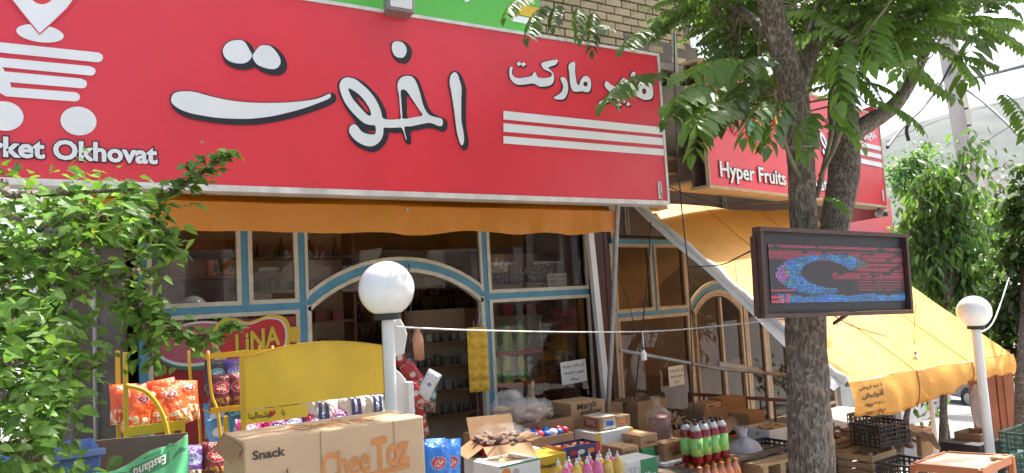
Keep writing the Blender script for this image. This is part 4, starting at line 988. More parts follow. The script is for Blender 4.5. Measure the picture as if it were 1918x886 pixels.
limbs.append(limb([(1516, 640, 2.42, 40), (1540, 520, 2.46, 48), (1563, 420, 2.5, 52), (1580, 330, 2.54, 56), (1581, 250, 2.58, 54), (1576, 180, 2.62, 46), (1585, 80, 2.7, 40), (1610, -60, 2.8, 34), (1640, -250, 3.0, 26)], n=18))
limbs.append(limb([(1590, 255, 2.6, 30), (1630, 228, 2.65, 34), (1672, 200, 2.7, 28), (1708, 150, 2.8, 22), (1740, 80, 2.9, 18), (1790, -40, 3.0, 14)]))
limbs.append(limb([(1462, 80, 2.37, 22), (1400, 30, 2.7, 20), (1320, -30, 3.0, 17), (1220, -80, 3.3, 14), (1110, -120, 3.5, 10)]))
limbs.append(limb([(1530, 370, 2.42, 9), (1546, 300, 2.35, 9), (1560, 235, 2.3, 8), (1566, 150, 2.3, 7), (1590, 60, 2.25, 6)], 'shoot', 8, 0, 'bark_young'))
limbs.append(limb([(1536, 330, 2.38, 8), (1570, 260, 2.2, 8), (1586, 180, 2.1, 7), (1600, 90, 2.0, 6)], 'shoot', 8, 0, 'bark_young'))
limbs.append(limb([(1496, 330, 2.36, 9), (1478, 290, 2.3, 8), (1462, 240, 2.25, 7), (1450, 170, 2.2, 6)], 'shoot', 8, 0, 'bark_young'))
limbs.append(limb([(1600, -60, 2.8, 20), (1700, -90, 2.4, 18), (1800, -60, 2.1, 13), (1880, -20, 1.9, 9)]))
limbs.append(limb([(1640, -200, 3.0, 22), (1760, -220, 3.6, 18), (1880, -240, 4.1, 12)]))
allpts = [q for l in limbs for q in l if q.z > 2.0]
# wire tied round the stem
wp = onY(1501, 277, 2.4)
part('wire_tie', MB().tube([wp+Vector((math.cos(a)*.088, math.sin(a)*.088, .01*math.sin(a))) for a in [i*math.pi/10 for i in range(21)]], .005, 5), 'steel_grey', tree, True, True)
LEAVES = []      # (base, dir, length)
expl = [(1474,154,1270,172,2.6),(1410,185,1240,229,2.4),(1403,212,1267,242,2.2),(1430,229,1321,269,2.2),(1423,240,1420,292,2.2),(1450,200,1392,255,2.1),(1250,140,1122,220,3.4),
 (1024,10,985,87,3.6),(1046,10,1035,64,3.6),(1084,12,1081,66,3.7),(1113,20,1108,84,3.7),(1000,0,938,30,3.6),(1150,60,1100,72,3.6),(1250,60,1160,110,3.4),
 (1350,200,1245,250,2.4),(1390,215,1300,285,2.1),(1360,225,1290,268,2.4),(1460,120,1380,170,2.3),(1440,160,1340,200,2.3),(1475,190,1448,262,2.1),
 (1620,60,1760,180,2.3),(1660,120,1800,200,2.3),(1700,60,1850,150,2.2),(1740,40,1918,70,2.2),(1760,100,1880,140,2.1),(1800,30,1930,110,2.1),(1600,180,1720,230,2.4),(1600,150,1700,190,2.3),(1580,120,1650,210,2.2),(1640,190,1745,250,2.6),
 (1560,120,1600,200,2.2),(1555,200,1620,270,2.2),(1590,80,1560,170,2.1),(1530,215,1492,275,2.2),(1520,240,1610,250,2.2),(1650,60,1700,150,2.0),(1870,170,1935,262,2.0),(1700,0,1800,70,2.1),(1840,0,1925,30,2.0),(1540,370,1600,400,2.3),(1660,20,1620,120,2.1),(1860,60,1800,150,2.4)]
for x0_, y0_, x1_, y1_, Y in expl:
    a, b = onY(x0_, y0_, Y), onY(x1_, y1_, Y - .25); v = b-a; L = v.length*1.04
    d = (v + Vector((0, 0, L*.10))).normalized(); LEAVES.append((a, d, L))
def cluster(c, k, out=None):
    near = min(allpts, key=lambda q: (q-c).length_squared)
    od = (c-near); od.z *= .3
    od = od.normalized() if od.length > .05 else Vector((1, 0, 0))
    TW.append((near, c))
    for i in range(k):
        a = tr.uniform(0, 6.283); d = Vector((math.cos(a), math.sin(a), tr.uniform(-.1, .45))) + od*.7
        LEAVES.append((c + Vector((tr.uniform(-.05,.05), tr.uniform(-.05,.05), tr.uniform(-.1,.05))), d.normalized(), tr.uniform(.30, .50)))
TW = []
def inR(x, y):
    if x < 1500: return y < 175-(1480-x)*.35 if x > 1310 else y < -20
    return y < 225-(x-1560)*.55
n = 0
while n < 230:
    x, y = tr.uniform(1190, 1930), tr.uniform(-90, 240)
    if not inR(x, y+50+(40 if n > 80 else 0)): continue
    if 1480 < x < 1560 and y > 60: continue
    cluster(onY(x, y, (tr.uniform(2.0, 4.4) if x < 1650 else tr.uniform(1.9, 3.2)) if x > 1520 else tr.uniform(2.7, 4.6)), tr.randint(4, 6)); n += 1
for i in range(46):    # dense inner leaves before the fruit sign
    x, y = tr.uniform(1350, 1475), tr.uniform(20, 205)
    if y > 215-(1475-x)*.25: continue
    c = onY(x, y, tr.uniform(2.7, 4.2)); k0_ = len(LEAVES); cluster(c, 4)
    for j in range(k0_, len(LEAVES)): LEAVES[j] = (LEAVES[j][0], LEAVES[j][1], LEAVES[j][2]*.72)
for i in range(150):   # crown over the frame, which shades the front of the shop
    x, y = tr.uniform(850, 1760), tr.uniform(-760, -90)
    Y = tr.uniform(1.5, 3.7); p = onY(x, y, Y)
    if p.z < 6.8: cluster(p, tr.randint(4, 6))
for near, c in TW:
    mid = near.lerp(c, .5) + Vector((0, 0, .12))
    pass
tw = MB()
for near, c in TW:
    if (near-c).length > .7: near = c+(near-c).normalized()*.45+Vector((0, 0, .05))
    tw.tube([near, near.lerp(c, .5)+Vector((0, 0, -.06)), c], [.007, .005, .003], 5, False)
o = part('twigs', tw, 'bark_young', tree, True, True); o['kind'] = 'stuff'
lm = []
for i in range(7):
    q = MB(); compound(q, Matrix.Identity(4), 1.0, tr.randint(11, 14), tr); lm.append(q.mesh('leaf', 'leaf_tree'))
Ti = chain(tree).inverted()
inview = []
for i, (a, d, L) in enumerate(LEAVES):
    v = a + d*L*.5 - CAM; z = v.dot(FW)
    if z < .3: inview.append((0, i)); continue
    x, y = CX+F*v.dot(RT)/z, CY-F*v.dot(UP)/z
    inview.append(((L/z if -40 < x < 1960 and -60 < y < 886 else 0), i))
inview.sort(reverse=True); pick = set(i for s_, i in inview[:290]) | set(range(len(expl)))
mass = MB(); mass.tint = []
for i, (a, d, L) in enumerate(LEAVES):
    Fm = frame(d, ZU + Vector((tr.uniform(-.3,.3), tr.uniform(-.3,.3), 0))).to_4x4()
    if i in pick:
        o = obj('leaf', tr.choice(lm), tree); o.matrix_basis = Ti @ Matrix.Translation(a) @ Fm @ Matrix.Scale(L, 4)
    else:
        compound(mass, Matrix.Translation(a) @ Fm, L, tr.randint(9, 11), tr, rand_tint(tr))
o = part('crown', mass, 'leaf_tree_mass', tree, False, True); o['kind'] = 'stuff'

# ------------------------------------------------------------------ plum tree at the left edge
pr = random.Random(5)
plum = thing('plum_tree', 'leafy plum tree reaching in from the left edge', 'tree', (-1.35, 1.6, 0))
def spl(P, k=6):
    P = [Vector(p) for p in P]; Q = []
    for i in range(len(P)-1):
        a, b, c, d = P[max(i-1, 0)], P[i], P[i+1], P[min(i+2, len(P)-1)]
        for j in range(k): t = j/k; Q.append(.5*(2*b+(c-a)*t+(2*a-5*b+4*c-d)*t*t+(3*b-a-3*c+d)*t**3))
    return Q + [P[-1]]
fork = Vector((-1.3, 1.75, 1.15))
part('trunk', MB().tube(spl([(-1.35,1.6,-.1),(-1.33,1.63,.5),fork,(-1.28,1.85,1.7),(-1.3,2.0,2.3)]), [.06]*10+[.05]*10+[.03]*5, 12, True, .1), 'bark', plum, True, True)
brs = []
for pl in ([(-120,430,2.3),(60,420,2.5),(200,400,2.7),(300,372,2.8),(370,330,2.8),(428,284,2.75)],
           [(-100,520,2.4),(80,480,2.7),(200,540,2.9),(300,600,3.0),(370,632,3.05),(440,606,3.05)],
           [(-60,480,2.5),(60,500,2.6),(150,510,2.7),(250,480,2.9),(320,440,3.0)],
           [(-120,640,2.2),(0,600,2.3),(60,620,2.4),(110,660,2.5),(150,690,2.6)],
           [(-120,760,2.0),(0,740,2.1),(60,760,2.2),(110,780,2.3)],
           [(-60,860,2.0),(40,850,2.1),(100,880,2.2),(120,930,2.3)],
           [(-100,380,2.2),(20,365,2.3),(140,360,2.5),(250,355,2.6)],
           [(60,480,2.6),(150,420,2.7),(230,410,2.75),(300,420,2.8),(325,470,2.8)],
           [(215,520,2.9),(262,570,2.95),(275,630,2.95),(285,680,2.95)],
           [(-100,560,2.3),(20,545,2.4),(90,570,2.5),(140,600,2.55)],
                      [(-100,690,2.2),(20,680,2.2),(80,700,2.3),(140,720,2.4)]):
    P = [atD(*q) for q in pl]; P = [fork.lerp(P[0], .0)] + P if True else P
    Q = spl(P); n_ = len(Q)
    part('branch', MB().tube(Q, [.018*(1-.82*i/(n_-1))+.0025 for i in range(n_)], 6), 'bark', plum, True, True)
    brs.append(Q[6:])
PL = []
for bi, Q in enumerate(brs):
    k = int(len(Q)*(11 if bi < 2 else 9))
    for i in range(k):
        t = pr.random()**.85; f = t*(len(Q)-1); j = min(int(f), len(Q)-2); c = Q[j].lerp(Q[j+1], f-j)
        tg = (Q[j+1]-Q[j]).normalized(); tip = t > .93
        sp_ = (.032 if bi < 2 and t > .5 else (.05 if bi in (2, 7, 8) else .075))*(.4 if tip else 1)
        off = Vector((pr.gauss(0, 1), pr.gauss(0, 1), pr.gauss(-.1, 1)))*sp_
        a = pr.uniform(0, 6.283); d = Vector((math.cos(a), math.sin(a), pr.uniform(-.75, .35))) + tg*.6 - fh*.25
        PL.append((c+off*.8, d.normalized(), pr.uniform(.032, .062)))
def pl_reg(n, poly_fn, xr, yr, dr):
    k = 0
    while k < n:
        x, y = pr.uniform(*xr), pr.uniform(*yr)
        if not poly_fn(x, y): continue
        if noise.noise(Vector((x*.018, y*.018, 4))) < -.12: k += .2; continue
        c = atD(x, y, pr.uniform(*dr)); a = pr.uniform(0, 6.283)
        d = Vector((math.cos(a), math.sin(a), pr.uniform(-.8, .3)))
        PL.append((c, d.normalized(), pr.uniform(.034, .062))); k += 1
pl_reg(760, lambda x, y: y > 362 + max(0, 60-x)*.2 and y < 520-(max(0, x-160))*.45 and x < 315-(y-345)*.25, (-60, 335), (340, 600), (2.3, 3.1))
pl_reg(600, lambda x, y: x < 130-(y-520)*.10, (-60, 200), (520, 900), (1.9, 2.7))
pl_reg(110, lambda x, y: abs(y-(560+(x-180)*.4)) < 45, (235, 310), (540, 720), (2.8, 3.1))
lmp = []
for i in range(5):
    q = MB(); blade(q, Vector((0,0,0)), Vector((1,0,0)), ZU, 1, .62, pr.uniform(.15,.4), None, pr.uniform(.05,.35)); lmp.append(q.mesh('leaf', 'leaf_plum'))
Ti = chain(plum).inverted()
order = sorted(range(len(PL)), key=lambda i: -PL[i][2]/max(.3, (PL[i][0]-CAM).dot(FW)) if -20 < CX+F*(PL[i][0]-CAM).dot(RT)/(PL[i][0]-CAM).dot(FW) else 0)
pick = set(order[:295]); mass = MB(); mass.tint = []
for i, (c, d, L) in enumerate(PL):
    upv = ZU + Vector((pr.uniform(-.7,.7), pr.uniform(-.7,.7), 0)) - fh*.35
    if i in pick:
        o = obj('leaf', pr.choice(lmp), plum); o.matrix_basis = Ti @ Matrix.Translation(c) @ frame(d, upv).to_4x4() @ Matrix.Scale(L*1.05, 4)
    else: blade(mass, c, d, upv, L, L*.60, pr.uniform(.1,.35), rand_tint(pr), pr.uniform(.05,.35))
o = part('foliage', mass, 'leaf_plum_mass', plum, False, True); o['kind'] = 'stuff'

# ------------------------------------------------------------------ other trees
def blob_tree(name, lab, blobs, n, size, base, trunk_r, seed, droop=.3, lo=.5, hi=1.5, dirs=None, mt='leaf_far', wl=.5):
    """blobs: (centre, radius); leaves lie in clumps on and in the blobs"""
    r = random.Random(seed); t = thing(name, lab, 'tree', base)
    tot = sum(b[1]**2 for b in blobs); m = MB(); m.tint = []
    tk = MB(); top = max((b[0] for b in blobs), key=lambda p: p.z)
    b0 = Vector(base); cen = sum((b[0] for b in blobs), Vector())/len(blobs)
    tk.tube(spl([b0-Vector((0,0,.2)), b0.lerp(cen, .4)+Vector((.05,.03,0)), cen]), [trunk_r*(1-.6*i/12) for i in range(13)], 9, True, .12)
    for c, R_ in blobs: tk.tube([cen.lerp(b0, .35), cen.lerp(c, .5), c], [trunk_r*.45, trunk_r*.3, trunk_r*.1], 6, False)
    part('trunk', tk, 'bark', t, True, True)
    for c, R_ in blobs:
        k = int(n*R_**2/tot); ncl = max(3, k//18)
        for q in range(ncl):
            v = Vector((r.gauss(0,1), r.gauss(0,1), r.gauss(0,1))).normalized()*R_*(r.random()**.45)
            cc = c+v; kk = rand_tint(r, lo, hi)
            for i in range(18):
                p = cc + Vector((r.gauss(0,1), r.gauss(0,1), r.gauss(0,.8)))*size*1.0
                d = v.normalized()*.5 + Vector((r.gauss(0,.6), r.gauss(0,.6), r.gauss(0,.35)-droop))
                f = r.uniform(.8, 1.2); L = size*r.uniform(.6, 1.2)
                blade(m, p, d, ZU+Vector((r.uniform(-.5,.5), r.uniform(-.5,.5), 0)), L, L*wl, .2, (kk[0]*f, kk[1]*f, kk[2]*f, 1), .25)
    o = part('crown', m, mt, t, False, True); o['kind'] = 'stuff'
    return t
def blobs_px(lst): return [(atD(x, y, D), r*D/1440) for x, y, D, r in lst]
blob_tree('weeping_tree', 'weeping tree with long drooping leaves beside the concrete utility pole', blobs_px([(1745,345,10.5,26),(1728,410,10.5,28),(1770,420,10.6,36),(1809,275,10.4,10),(1812,310,10.4,12),(1805,360,10.5,22),(1745,470,10.6,34),(1800,480,10.7,40),(1772,540,10.7,34),(1722,500,10.4,18),(1830,430,10.8,24),(1825,550,10.6,34)]), 4200, .155, (10.2, 5.6, -.55), .06, 21, .95, wl=.38)
blob_tree('walnut_tree', 'dark leaning tree at the right edge behind the yellow awning', blobs_px([(1925,330,8.6,26),(1925,400,8.6,34),(1900,480,8.8,30),(1930,560,8.6,48),(1890,590,8.8,34),(1970,430,8.5,60),(1950,660,8.6,46)]), 3800, .13, tuple(onY(1912, 812, 3.6)), .09, 22, .5, .35, 1.2)
blob_tree('garden_tree', 'round sunlit tree behind the weeping tree', blobs_px([(1690,320,20,24),(1725,300,20,22),(1770,350,20,30),(1845,400,19,34),(1875,440,19,34),(1700,350,20,22),(1850,470,18,40)]), 4200, .16, (19, 9.5, -1.4), .12, 23, .1, .8, 1.9)
blob_tree('low_tree', 'low bright tree growing above the yellow awning edge', blobs_px([(1705,470,13,26),(1722,520,13,28),(1690,440,13,18),(1760,590,12,40),(1820,610,12,40)]), 2200, .11, (11.5, 6.2, -.65), .05, 24, .3, .8, 1.7)
blob_tree('fig_tree', 'dark fig tree standing under the yellow awning before the road', [(onY(1680, 715, 5.6), .16), (onY(1745, 752, 5.9), .10)], 110, .13, tuple(onY(1690, 800, 5.8)), .05, 25, .3, .5, 1.2)
blob_tree('shade_tree', 'dark dense tree behind the cement post', [(Vector((-.7, 8.0, 2.0)), 1.0), (Vector((-1.6, 8.6, 1.0)), 1.2), (Vector((-2.6, 8.2, 2.2)), 1.3), (Vector((-.55, 8.4, .7)), .8), (Vector((-1.9, 8.0, 3.2)), 1.1), (Vector((-3.6, 8.6, 1.2)), 1.3), (Vector((-.9, 8.8, 3.0)), .7)], 9500, .15, (-1.6, 8.8, 0), .15, 26, .3, .25, .8)  # leaf tints lowered: the deep shade here is put into the colour
# ------------------------------------------------------------------ cement post at the left
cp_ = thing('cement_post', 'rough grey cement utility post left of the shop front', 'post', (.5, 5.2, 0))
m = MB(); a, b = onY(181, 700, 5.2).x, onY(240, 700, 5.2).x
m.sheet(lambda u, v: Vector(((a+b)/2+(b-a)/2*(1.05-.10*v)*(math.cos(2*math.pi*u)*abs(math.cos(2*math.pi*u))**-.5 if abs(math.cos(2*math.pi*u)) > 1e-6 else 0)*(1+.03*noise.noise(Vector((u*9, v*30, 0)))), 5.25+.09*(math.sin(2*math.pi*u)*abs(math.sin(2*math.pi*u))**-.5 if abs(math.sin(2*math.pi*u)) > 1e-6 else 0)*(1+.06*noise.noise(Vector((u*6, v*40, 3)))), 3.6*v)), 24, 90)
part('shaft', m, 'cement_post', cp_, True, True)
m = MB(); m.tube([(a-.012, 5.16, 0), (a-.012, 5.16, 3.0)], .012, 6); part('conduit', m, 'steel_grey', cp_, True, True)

# ------------------------------------------------------------------ goods: cartons
def carton(name, lab, cx, cy, Y, w, d, zb, rz=0, mt='carton', top=None, group=None, opened=0, bev=.004, cat='box', h=None):
    """cx, cy: the near top corner in the photograph; the box goes w to the right and d back from it"""
    c = onY(cx, cy, Y); h = h or (c.z-zb); t = thing(name, lab, cat, (c.x, c.y, c.z-h), R(rz), group)
    m = MB()
    if opened:
        e = .006
        m.box(0, w, 0, e, 0, h); m.box(0, w, d-e, d, 0, h); m.box(0, e, e, d-e, 0, h); m.box(w-e, w, e, d-e, 0, h); m.box(0.001, w-.001, .001, d-.001, 0.001, .01)
    else: m.box(0, w, 0, d, 0, h)
    part('body', m, mt, t, bev=0 if opened else bev)
    return t, w, d, h
def front(t, s, x0, z0, w, h, mt='carton_print_dark', bold=.02, shear=0, name='lettering', rot180=False, slope=0):
    m = MB(); text(m, s, lambda x, z: Vector((x, -.003, z+x*slope)), x0, z0, w, h, bold, shear, rot180); return part(name, m, mt, t)
def left(t, s, y0, z0, w, h, mt='carton_print_dark', bold=.02):
    m = MB(); text(m, s, lambda x, z: Vector((-.003, -x, z)), -y0-w, z0, w, h, bold); return part('lettering', m, mt, t)
def patch(t, x0, x1, z0, z1, mt, side='front', lift=.0015, name='print'):
    m = MB()
    if side == 'front': m.add([(x0,-lift,z0),(x1,-lift,z0),(x1,-lift,z1),(x0,-lift,z1)], ((0,1,2,3),))
    elif side == 'left': m.add([(-lift,x1,z0),(-lift,x0,z0),(-lift,x0,z1),(-lift,x1,z1)], ((0,1,2,3),))
    return part(name, m, mt, t)
def toppatch(t, x0, x1, y0, y1, z, mt, lift=.0015, name='print'): m = MB(); m.add([(x0,y0,z+lift),(x1,y0,z+lift),(x1,y1,z+lift),(x0,y1,z+lift)], ((0,1,2,3),)); return part(name, m, mt, t)
def oval(t, cx, cz, rx, rz_, mt, lift=.002, name='print', loops=None):
    vs, fs = shape2d(loops or [ell(cx, cz, rx, rz_, 20)]); m = MB(); m.add([(x, -lift, z) for x, z in vs], fs); return part(name, m, mt, t)
def flap(t, p0, p1, v, mt='carton', name='flap'):
    m = MB(); a, b, v = Vector(p0), Vector(p1), Vector(v); n = (b-a).cross(v).normalized()*.004
    m.add([a, b, b+v*.98, a+v, a+n, b+n, b+v*.98+n, a+v+n], ((0,1,2,3),(7,6,5,4),(0,4,5,1),(1,5,6,2),(2,6,7,3),(3,7,4,0))); return part(name, m, mt, t)
def heap(t, n, box, size, mt, name, seed, mesh=None):
    """lumps piled in box (x0,x1,y0,y1,z0,z1), each its own part"""
    r = random.Random(seed); ms = []
    for k in range(3):
        q = MB(); q.lathe([(math.sin(math.pi*i/6)*(1+.2*noise.noise(Vector((i, k, 0)))), -math.cos(math.pi*i/6)) for i in range(7)], n=9)
        q.v = [v*(1+.6*noise.noise(v*2.3+Vector((k*5, 0, 0)))) for v in q.v]; ms.append(q.mesh(name, mt, True))
    for i in range(n):
        o = obj(name, ms[i % 3], t); x, y = r.uniform(box[0], box[1]), r.uniform(box[2], box[3])
        o.location = (x, y, r.uniform(box[4], box[5])); o.rotation_euler = (r.uniform(-.5,.5), r.uniform(-.5,.5), r.uniform(0, 6)); s = size*r.uniform(.75, 1.3); o.scale = (s*1.3, s*.9, s*.42)

# stepped timber stand that carries the goods
st = thing('display_stand', 'low stepped timber stand under the cartons before the shop', 'stand', (3.4, 4.4, 0))
for (xa, xb, ya, yb, z) in ((2.1, 4.1, 3.55, 4.02, .42), (2.2, 5.1, 4.03, 4.42, .44), (2.5, 5.1, 4.43, 5.4, .46)):
    k = 4
    for i in range(k):
        y0 = ya+(yb-ya)*i/k; part('plank', MB().box(xa, xb, y0+.004, y0+(yb-ya)/k-.004, z-.025, z), 'wood_dark', st, False, True)
    for lx in (xa+.05, xb-.05):
        for ly in (ya+.06, yb-.06): part('leg', MB().box(lx-.025, lx+.025, ly-.025, ly+.025, 0, z-.026), 'wood_dark', st, False, True)
S1, S2, S3 = .422, .442, .462
# -- back row
t, w, d, h = carton('marshmallow_carton', 'brown marshmallow carton with dark lettering, upper of its stack', 1069, 757, 4.85, .34, .30, onY(1069, 790, 4.85).z)
front(t, 'Marsh', .06, .075, .19, .05, slope=.05); front(t, 'mallow', .09, .022, .21, .05, slope=.05); zl = t.location.z
t2_, w, d, h2 = carton('marshmallow_carton', 'brown carton under the lettered marshmallow carton', 1069, 790.5, 4.85, .34, .30, S3)
t, w, d, h = carton('plain_carton', 'plain brown carton under the open tray of dried goods', 1194, 771, 5.0, .34, .30, S3, 0, 'carton_dark')
t, w, d, h = carton('dried_goods_tray', 'open shallow carton of dark dried goods on a brown carton', 1194, 753, 5.0, .34, .30, onY(1194, 770.6, 5.0).z, 0, 'carton_dark', opened=1)
left(t, 'LUSH', .14, .03, .09, .03); heap(t, 26, (.03, .31, .03, .27, .05, .075), .028, 'goods_brown', 'dried_piece', 1)
t, w, d, h = carton('small_carton', 'small pale carton between the marshmallow carton and the dried goods', 1140, 757, 5.15, .16, .2, S3, 0, 'carton_dark')
# -- bags of bread behind the egg tray
t, w, d, h = carton('bread_carton', 'low brown carton holding clear bags of bread by the door', 945, 800, 4.75, .62, .34, S3, 0, 'carton_dark', opened=1)
def bagmesh(w, d, h, seed, neck=False, ears=False):
    q = MB(); NN, MM = 22, 14
    def fn(u, v):
        a = 2*math.pi*u; f = math.sin(math.pi*min(1, .10+v*.86))**.55 if not neck else (math.sin(math.pi*min(.93, .12+v*.80))**.6 if v < .82 else .16+.9*(v-.82)*1.6)
        k = 1+.20*noise.noise(Vector((math.cos(a)*1.6+seed, math.sin(a)*1.6, v*4)))+.10*noise.noise(Vector((math.cos(a)*4+seed, math.sin(a)*4, v*9)))
        return Vector((math.cos(a)*w/2*f*k, math.sin(a)*d/2*f*k, h*v*(1+.08*noise.noise(Vector((math.cos(a)*2, math.sin(a)*2, seed))))))
    q.sheet(fn, NN, MM); return q
def bread_bag(px, py, Y, w, d, h, lab, seed, n=9, mt='bread', fm='film'):
    p = onY(px, py, Y); t = thing('bread_bag', lab, 'bag', tuple(p))
    part('film', bagmesh(w, d, h, seed), fm, t, True); heap(t, n, (-w*.25, w*.25, -d*.2, d*.2, h*.12, h*.6), .05, mt, 'loaf', seed); return t
bread_bag(956, 800, 4.85, .30, .24, .27, 'clear plastic bag standing at the door side of the bread carton', 1, 4)
bread_bag(992, 793, 4.78, .26, .22, .19, 'clear bag of flat bread lying behind the coloured eggs', 2, 9)
bread_bag(1014, 788, 4.9, .20, .2, .17, 'small clear bag of bread against the marshmallow carton', 3, 6)
p = onY(997, 760, 5.05); bt = thing('straw_brush', 'straw brush head standing behind the bread bags', 'brush', tuple(p))
r_ = random.Random(4)
m = MB()
for i in range(46):
    a = r_.uniform(0, 6.28); k = r_.uniform(.2, 1); m.tube([(0, 0, .14), (.018*k*math.cos(a), .012*k*math.sin(a), .08), (.062*k*math.cos(a), .03*k*math.sin(a), -.02)], .0035, 4)
part('bristles', m, 'straw', bt); part('handle', MB().tube([(0,0,.12),(.02,0,.19)], .012, 8), 'straw', bt, True)
p = onY(1017, 765, 5.1); m = MB(); m.lathe([(.02,-.30),(.05,-.26),(.055,-.05),(.04,.03),(.02,.05)], tuple(p), 14); solo('brown_jug', m, 'bottle_dark', 'dark reddish jug between the bread bags and the marshmallow carton', 'jug', smooth=True, loc=tuple(p))
# -- tray of coloured eggs
t, w, d, h = carton('egg_toy_tray', 'open brown carton tray of red and blue toy eggs', 997, 823, 4.5, .36, .30, onY(997, 842, 4.5).z, 0, 'carton', opened=1)
flap(t, (0, .30, h), (.36, .30, h), (0, .07, .17), 'carton_dark'); flap(t, (0, 0, h), (0, .30, h), (-.10, .02, .05), 'carton_dark')
eg = [(q, MB()) for q in ('blue_card', 'red_card', 'white_card', 'green_card')]; ems = []
for mt, q in eg: q.lathe([(.031*math.sin(math.pi*i/10), -.036*math.cos(math.pi*i/10)) for i in range(11)], n=14); ems.append(q.mesh('toy_egg', mt, True))
r_ = random.Random(6)
for i in range(17):
    o = obj('toy_egg', ems[(0,1,0,2,0,1,3,0,1,0)[i % 10]], None, tuple(Vector(t.location)+Vector((.05+.052*(i % 6)+r_.uniform(-.01,.01), .05+.085*(i//6), h+.004+.006*(i % 2)))), (r_.uniform(0,1.6), r_.uniform(0,1.6), 0))
    ec = ('blue', 'red', 'white', 'green')[(0,1,0,2,0,1,3,0,1,0)[i % 10]]; label(o, 'small round %s toy egg in the %s row of the open tray' % (ec, ('front', 'middle', 'back')[i//6]), 'toy', '%s toy eggs, %s row' % (ec, ('front', 'middle', 'back')[i//6]))
t, w, d, h = carton('under_carton', 'plain carton under the tray of toy eggs', 995, 843, 4.48, .40, .34, S3, 0, 'carton_dark')
# -- wrapped packs and yellow white box
zf = onY(1122, 815, 4.55).z
t, w, d, h = carton('yellow_white_box', 'white and yellow box with blue Persian script under the wrapped packs', 1116, 812, 4.5, .36, .26, S3, 0, 'white_card')
patch(t, 0, .045, 0, h, 'yellow_card'); patch(t, .325, .36, 0, h, 'yellow_card'); patch(t, 0, .26, h*.1, h*.5, 'yellow_card', 'left'); front(t, fa('شیرین عسل'), .09, h*.45, .20, .05, 'blue_card', .03)
zf = t.location.z+h+.001
t, w, d, h = carton('wrapped_pack', 'film wrapped brown pack with red panel on the yellow white box', 1123, 783, 4.53, .17, .22, zf, 0, 'carton_dark'); patch(t, .03, .19, .02, h-.02, 'pack_red', 'left'); patch(t, .03, .15, .01, h-.01, 'pack_white'); patch(t, .06, .13, h*.3, h*.65, 'blue_card', lift=.003); toppatch(t, .01, .16, .01, .21, h, 'pack_white'); left(t, 'TOPAZ', .05, h*.35, .12, .04, 'pack_white')
t, w, d, h = carton('wrapped_pack', 'film wrapped brown pack with orange mark beside the marshmallow carton', 1150, 781, 4.57, .16, .20, zf, 0, 'carton_dark'); patch(t, .05, .11, h*.35, h*.7, 'orange_card'); patch(t, .05, .11, h*.7, h*.95, 'pack_white'); toppatch(t, .01, .15, .01, .19, h, 'pack_tan')
# -- toy car box
t, w, d, h = carton('toy_car_box', 'navy and orange display box of toy cars', 1055, 840, 4.12, .30, .20, onY(1055, 862, 4.12).z, -2, 'navy_card', opened=1)
patch(t, 0, .02, 0, h, 'blue_card'); patch(t, .26, .30, 0, h, 'red_card'); patch(t, 0, .2, h*.65, h, 'orange_card', 'left')
for i, (mt, xx) in enumerate((('red_card', .06), ('white_card', .12), ('orange_card', .20))): oval(t, xx+.02, h*.45, .03, .016, mt, .003)
toppatch(t, .01, .29, .01, .19, h-.02, 'orange_card')
for i in range(4):
    c_ = thing('toy_car', 'tiny toy car in a row inside the navy display box', 'toy car', tuple(Vector(t.location)+Vector((.05+.065*i, .07, h-.015))), R(20), 'toy cars in the display box')
    part('body', MB().add([(-.025,-.012,0),(.025,-.012,0),(.025,.012,0),(-.025,.012,0),(-.022,-.012,.012),(.022,-.012,.01),(.022,.012,.01),(-.022,.012,.012)], ((0,3,2,1),(4,5,6,7),(0,1,5,4),(1,2,6,5),(2,3,7,6),(3,0,4,7))), ('red_card','white_card','blue_card','pink_card')[i], c_, bev=.003)
    part('cabin', MB().box(-.012, .008, -.010, .010, .011, .021), 'black_plastic', c_, bev=.003)
t, w, d, h = carton('yellow_carton', 'yellow carton under the toy car box', 1003, 858, 4.05, .24, .2, S2, 0, 'yellow_card'); front(t, 'Dinogard', .03, h*.72, .12, .03, 'carton_print_dark', .03)
# -- small cartons on the right of the heap
t, w, d, h = carton('biscuit_carton', 'tan biscuit carton with dark print on the small green box', 1199, 817, 4.3, .17, .26, onY(1199, 841, 4.3).z, 0, 'carton'); front(t, fa('بیسکویت'), .03, h*.25, .11, h*.4, 'carton_print_dark', .02); left(t, fa('کارتن'), .08, h*.3, .1, h*.35)
zg = t.location.z
t, w, d, h = carton('tea_box', 'small dark green tea box under the tan biscuit carton', 1203, 842, 4.28, .12, .12, zg-.10, 0, 'green_card', h=.099); patch(t, 0, .12, 0, .03, 'white_card')
t, w, d, h = carton('tea_carton', 'white carton under the small green tea box', 1195, 862, 4.3, .22, .2, S2, 0, 'white_card')
t, w, d, h = carton('cake_carton', 'small tan carton with a pale printed end in front of the wrapped packs', 1165, 840, 4.08, .15, .22, onY(1165, 864, 4.08).z, 0, 'carton'); front(t, fa('کیک صبحانه'), .02, h*.5, .11, h*.32, 'carton_print_dark', .02); front(t, fa('محصول ایران'), .02, h*.12, .11, h*.26, 'carton_print_dark', .02); left(t, 'OK', .12, h*.35, .05, h*.3, 'carton_print')
t, w, d, h = carton('green_white_box', 'white and green box with white slanted lettering on its green end', 1168, 868, 3.85, .29, .2, S1, 0, 'white_card'); patch(t, .14, .29, 0, h, 'green_card'); front(t, 'Vitan', .165, h*.35, .10, .055, 'white_card', .04, .2)
for i in range(3): oval(t, 0, 0, 0, 0, 'wall_grey', .003, loops=[ell(.04+.033*i, h*.62, .026, .045, 18), ell(.04+.033*i, h*.62, .022, .041, 18)])
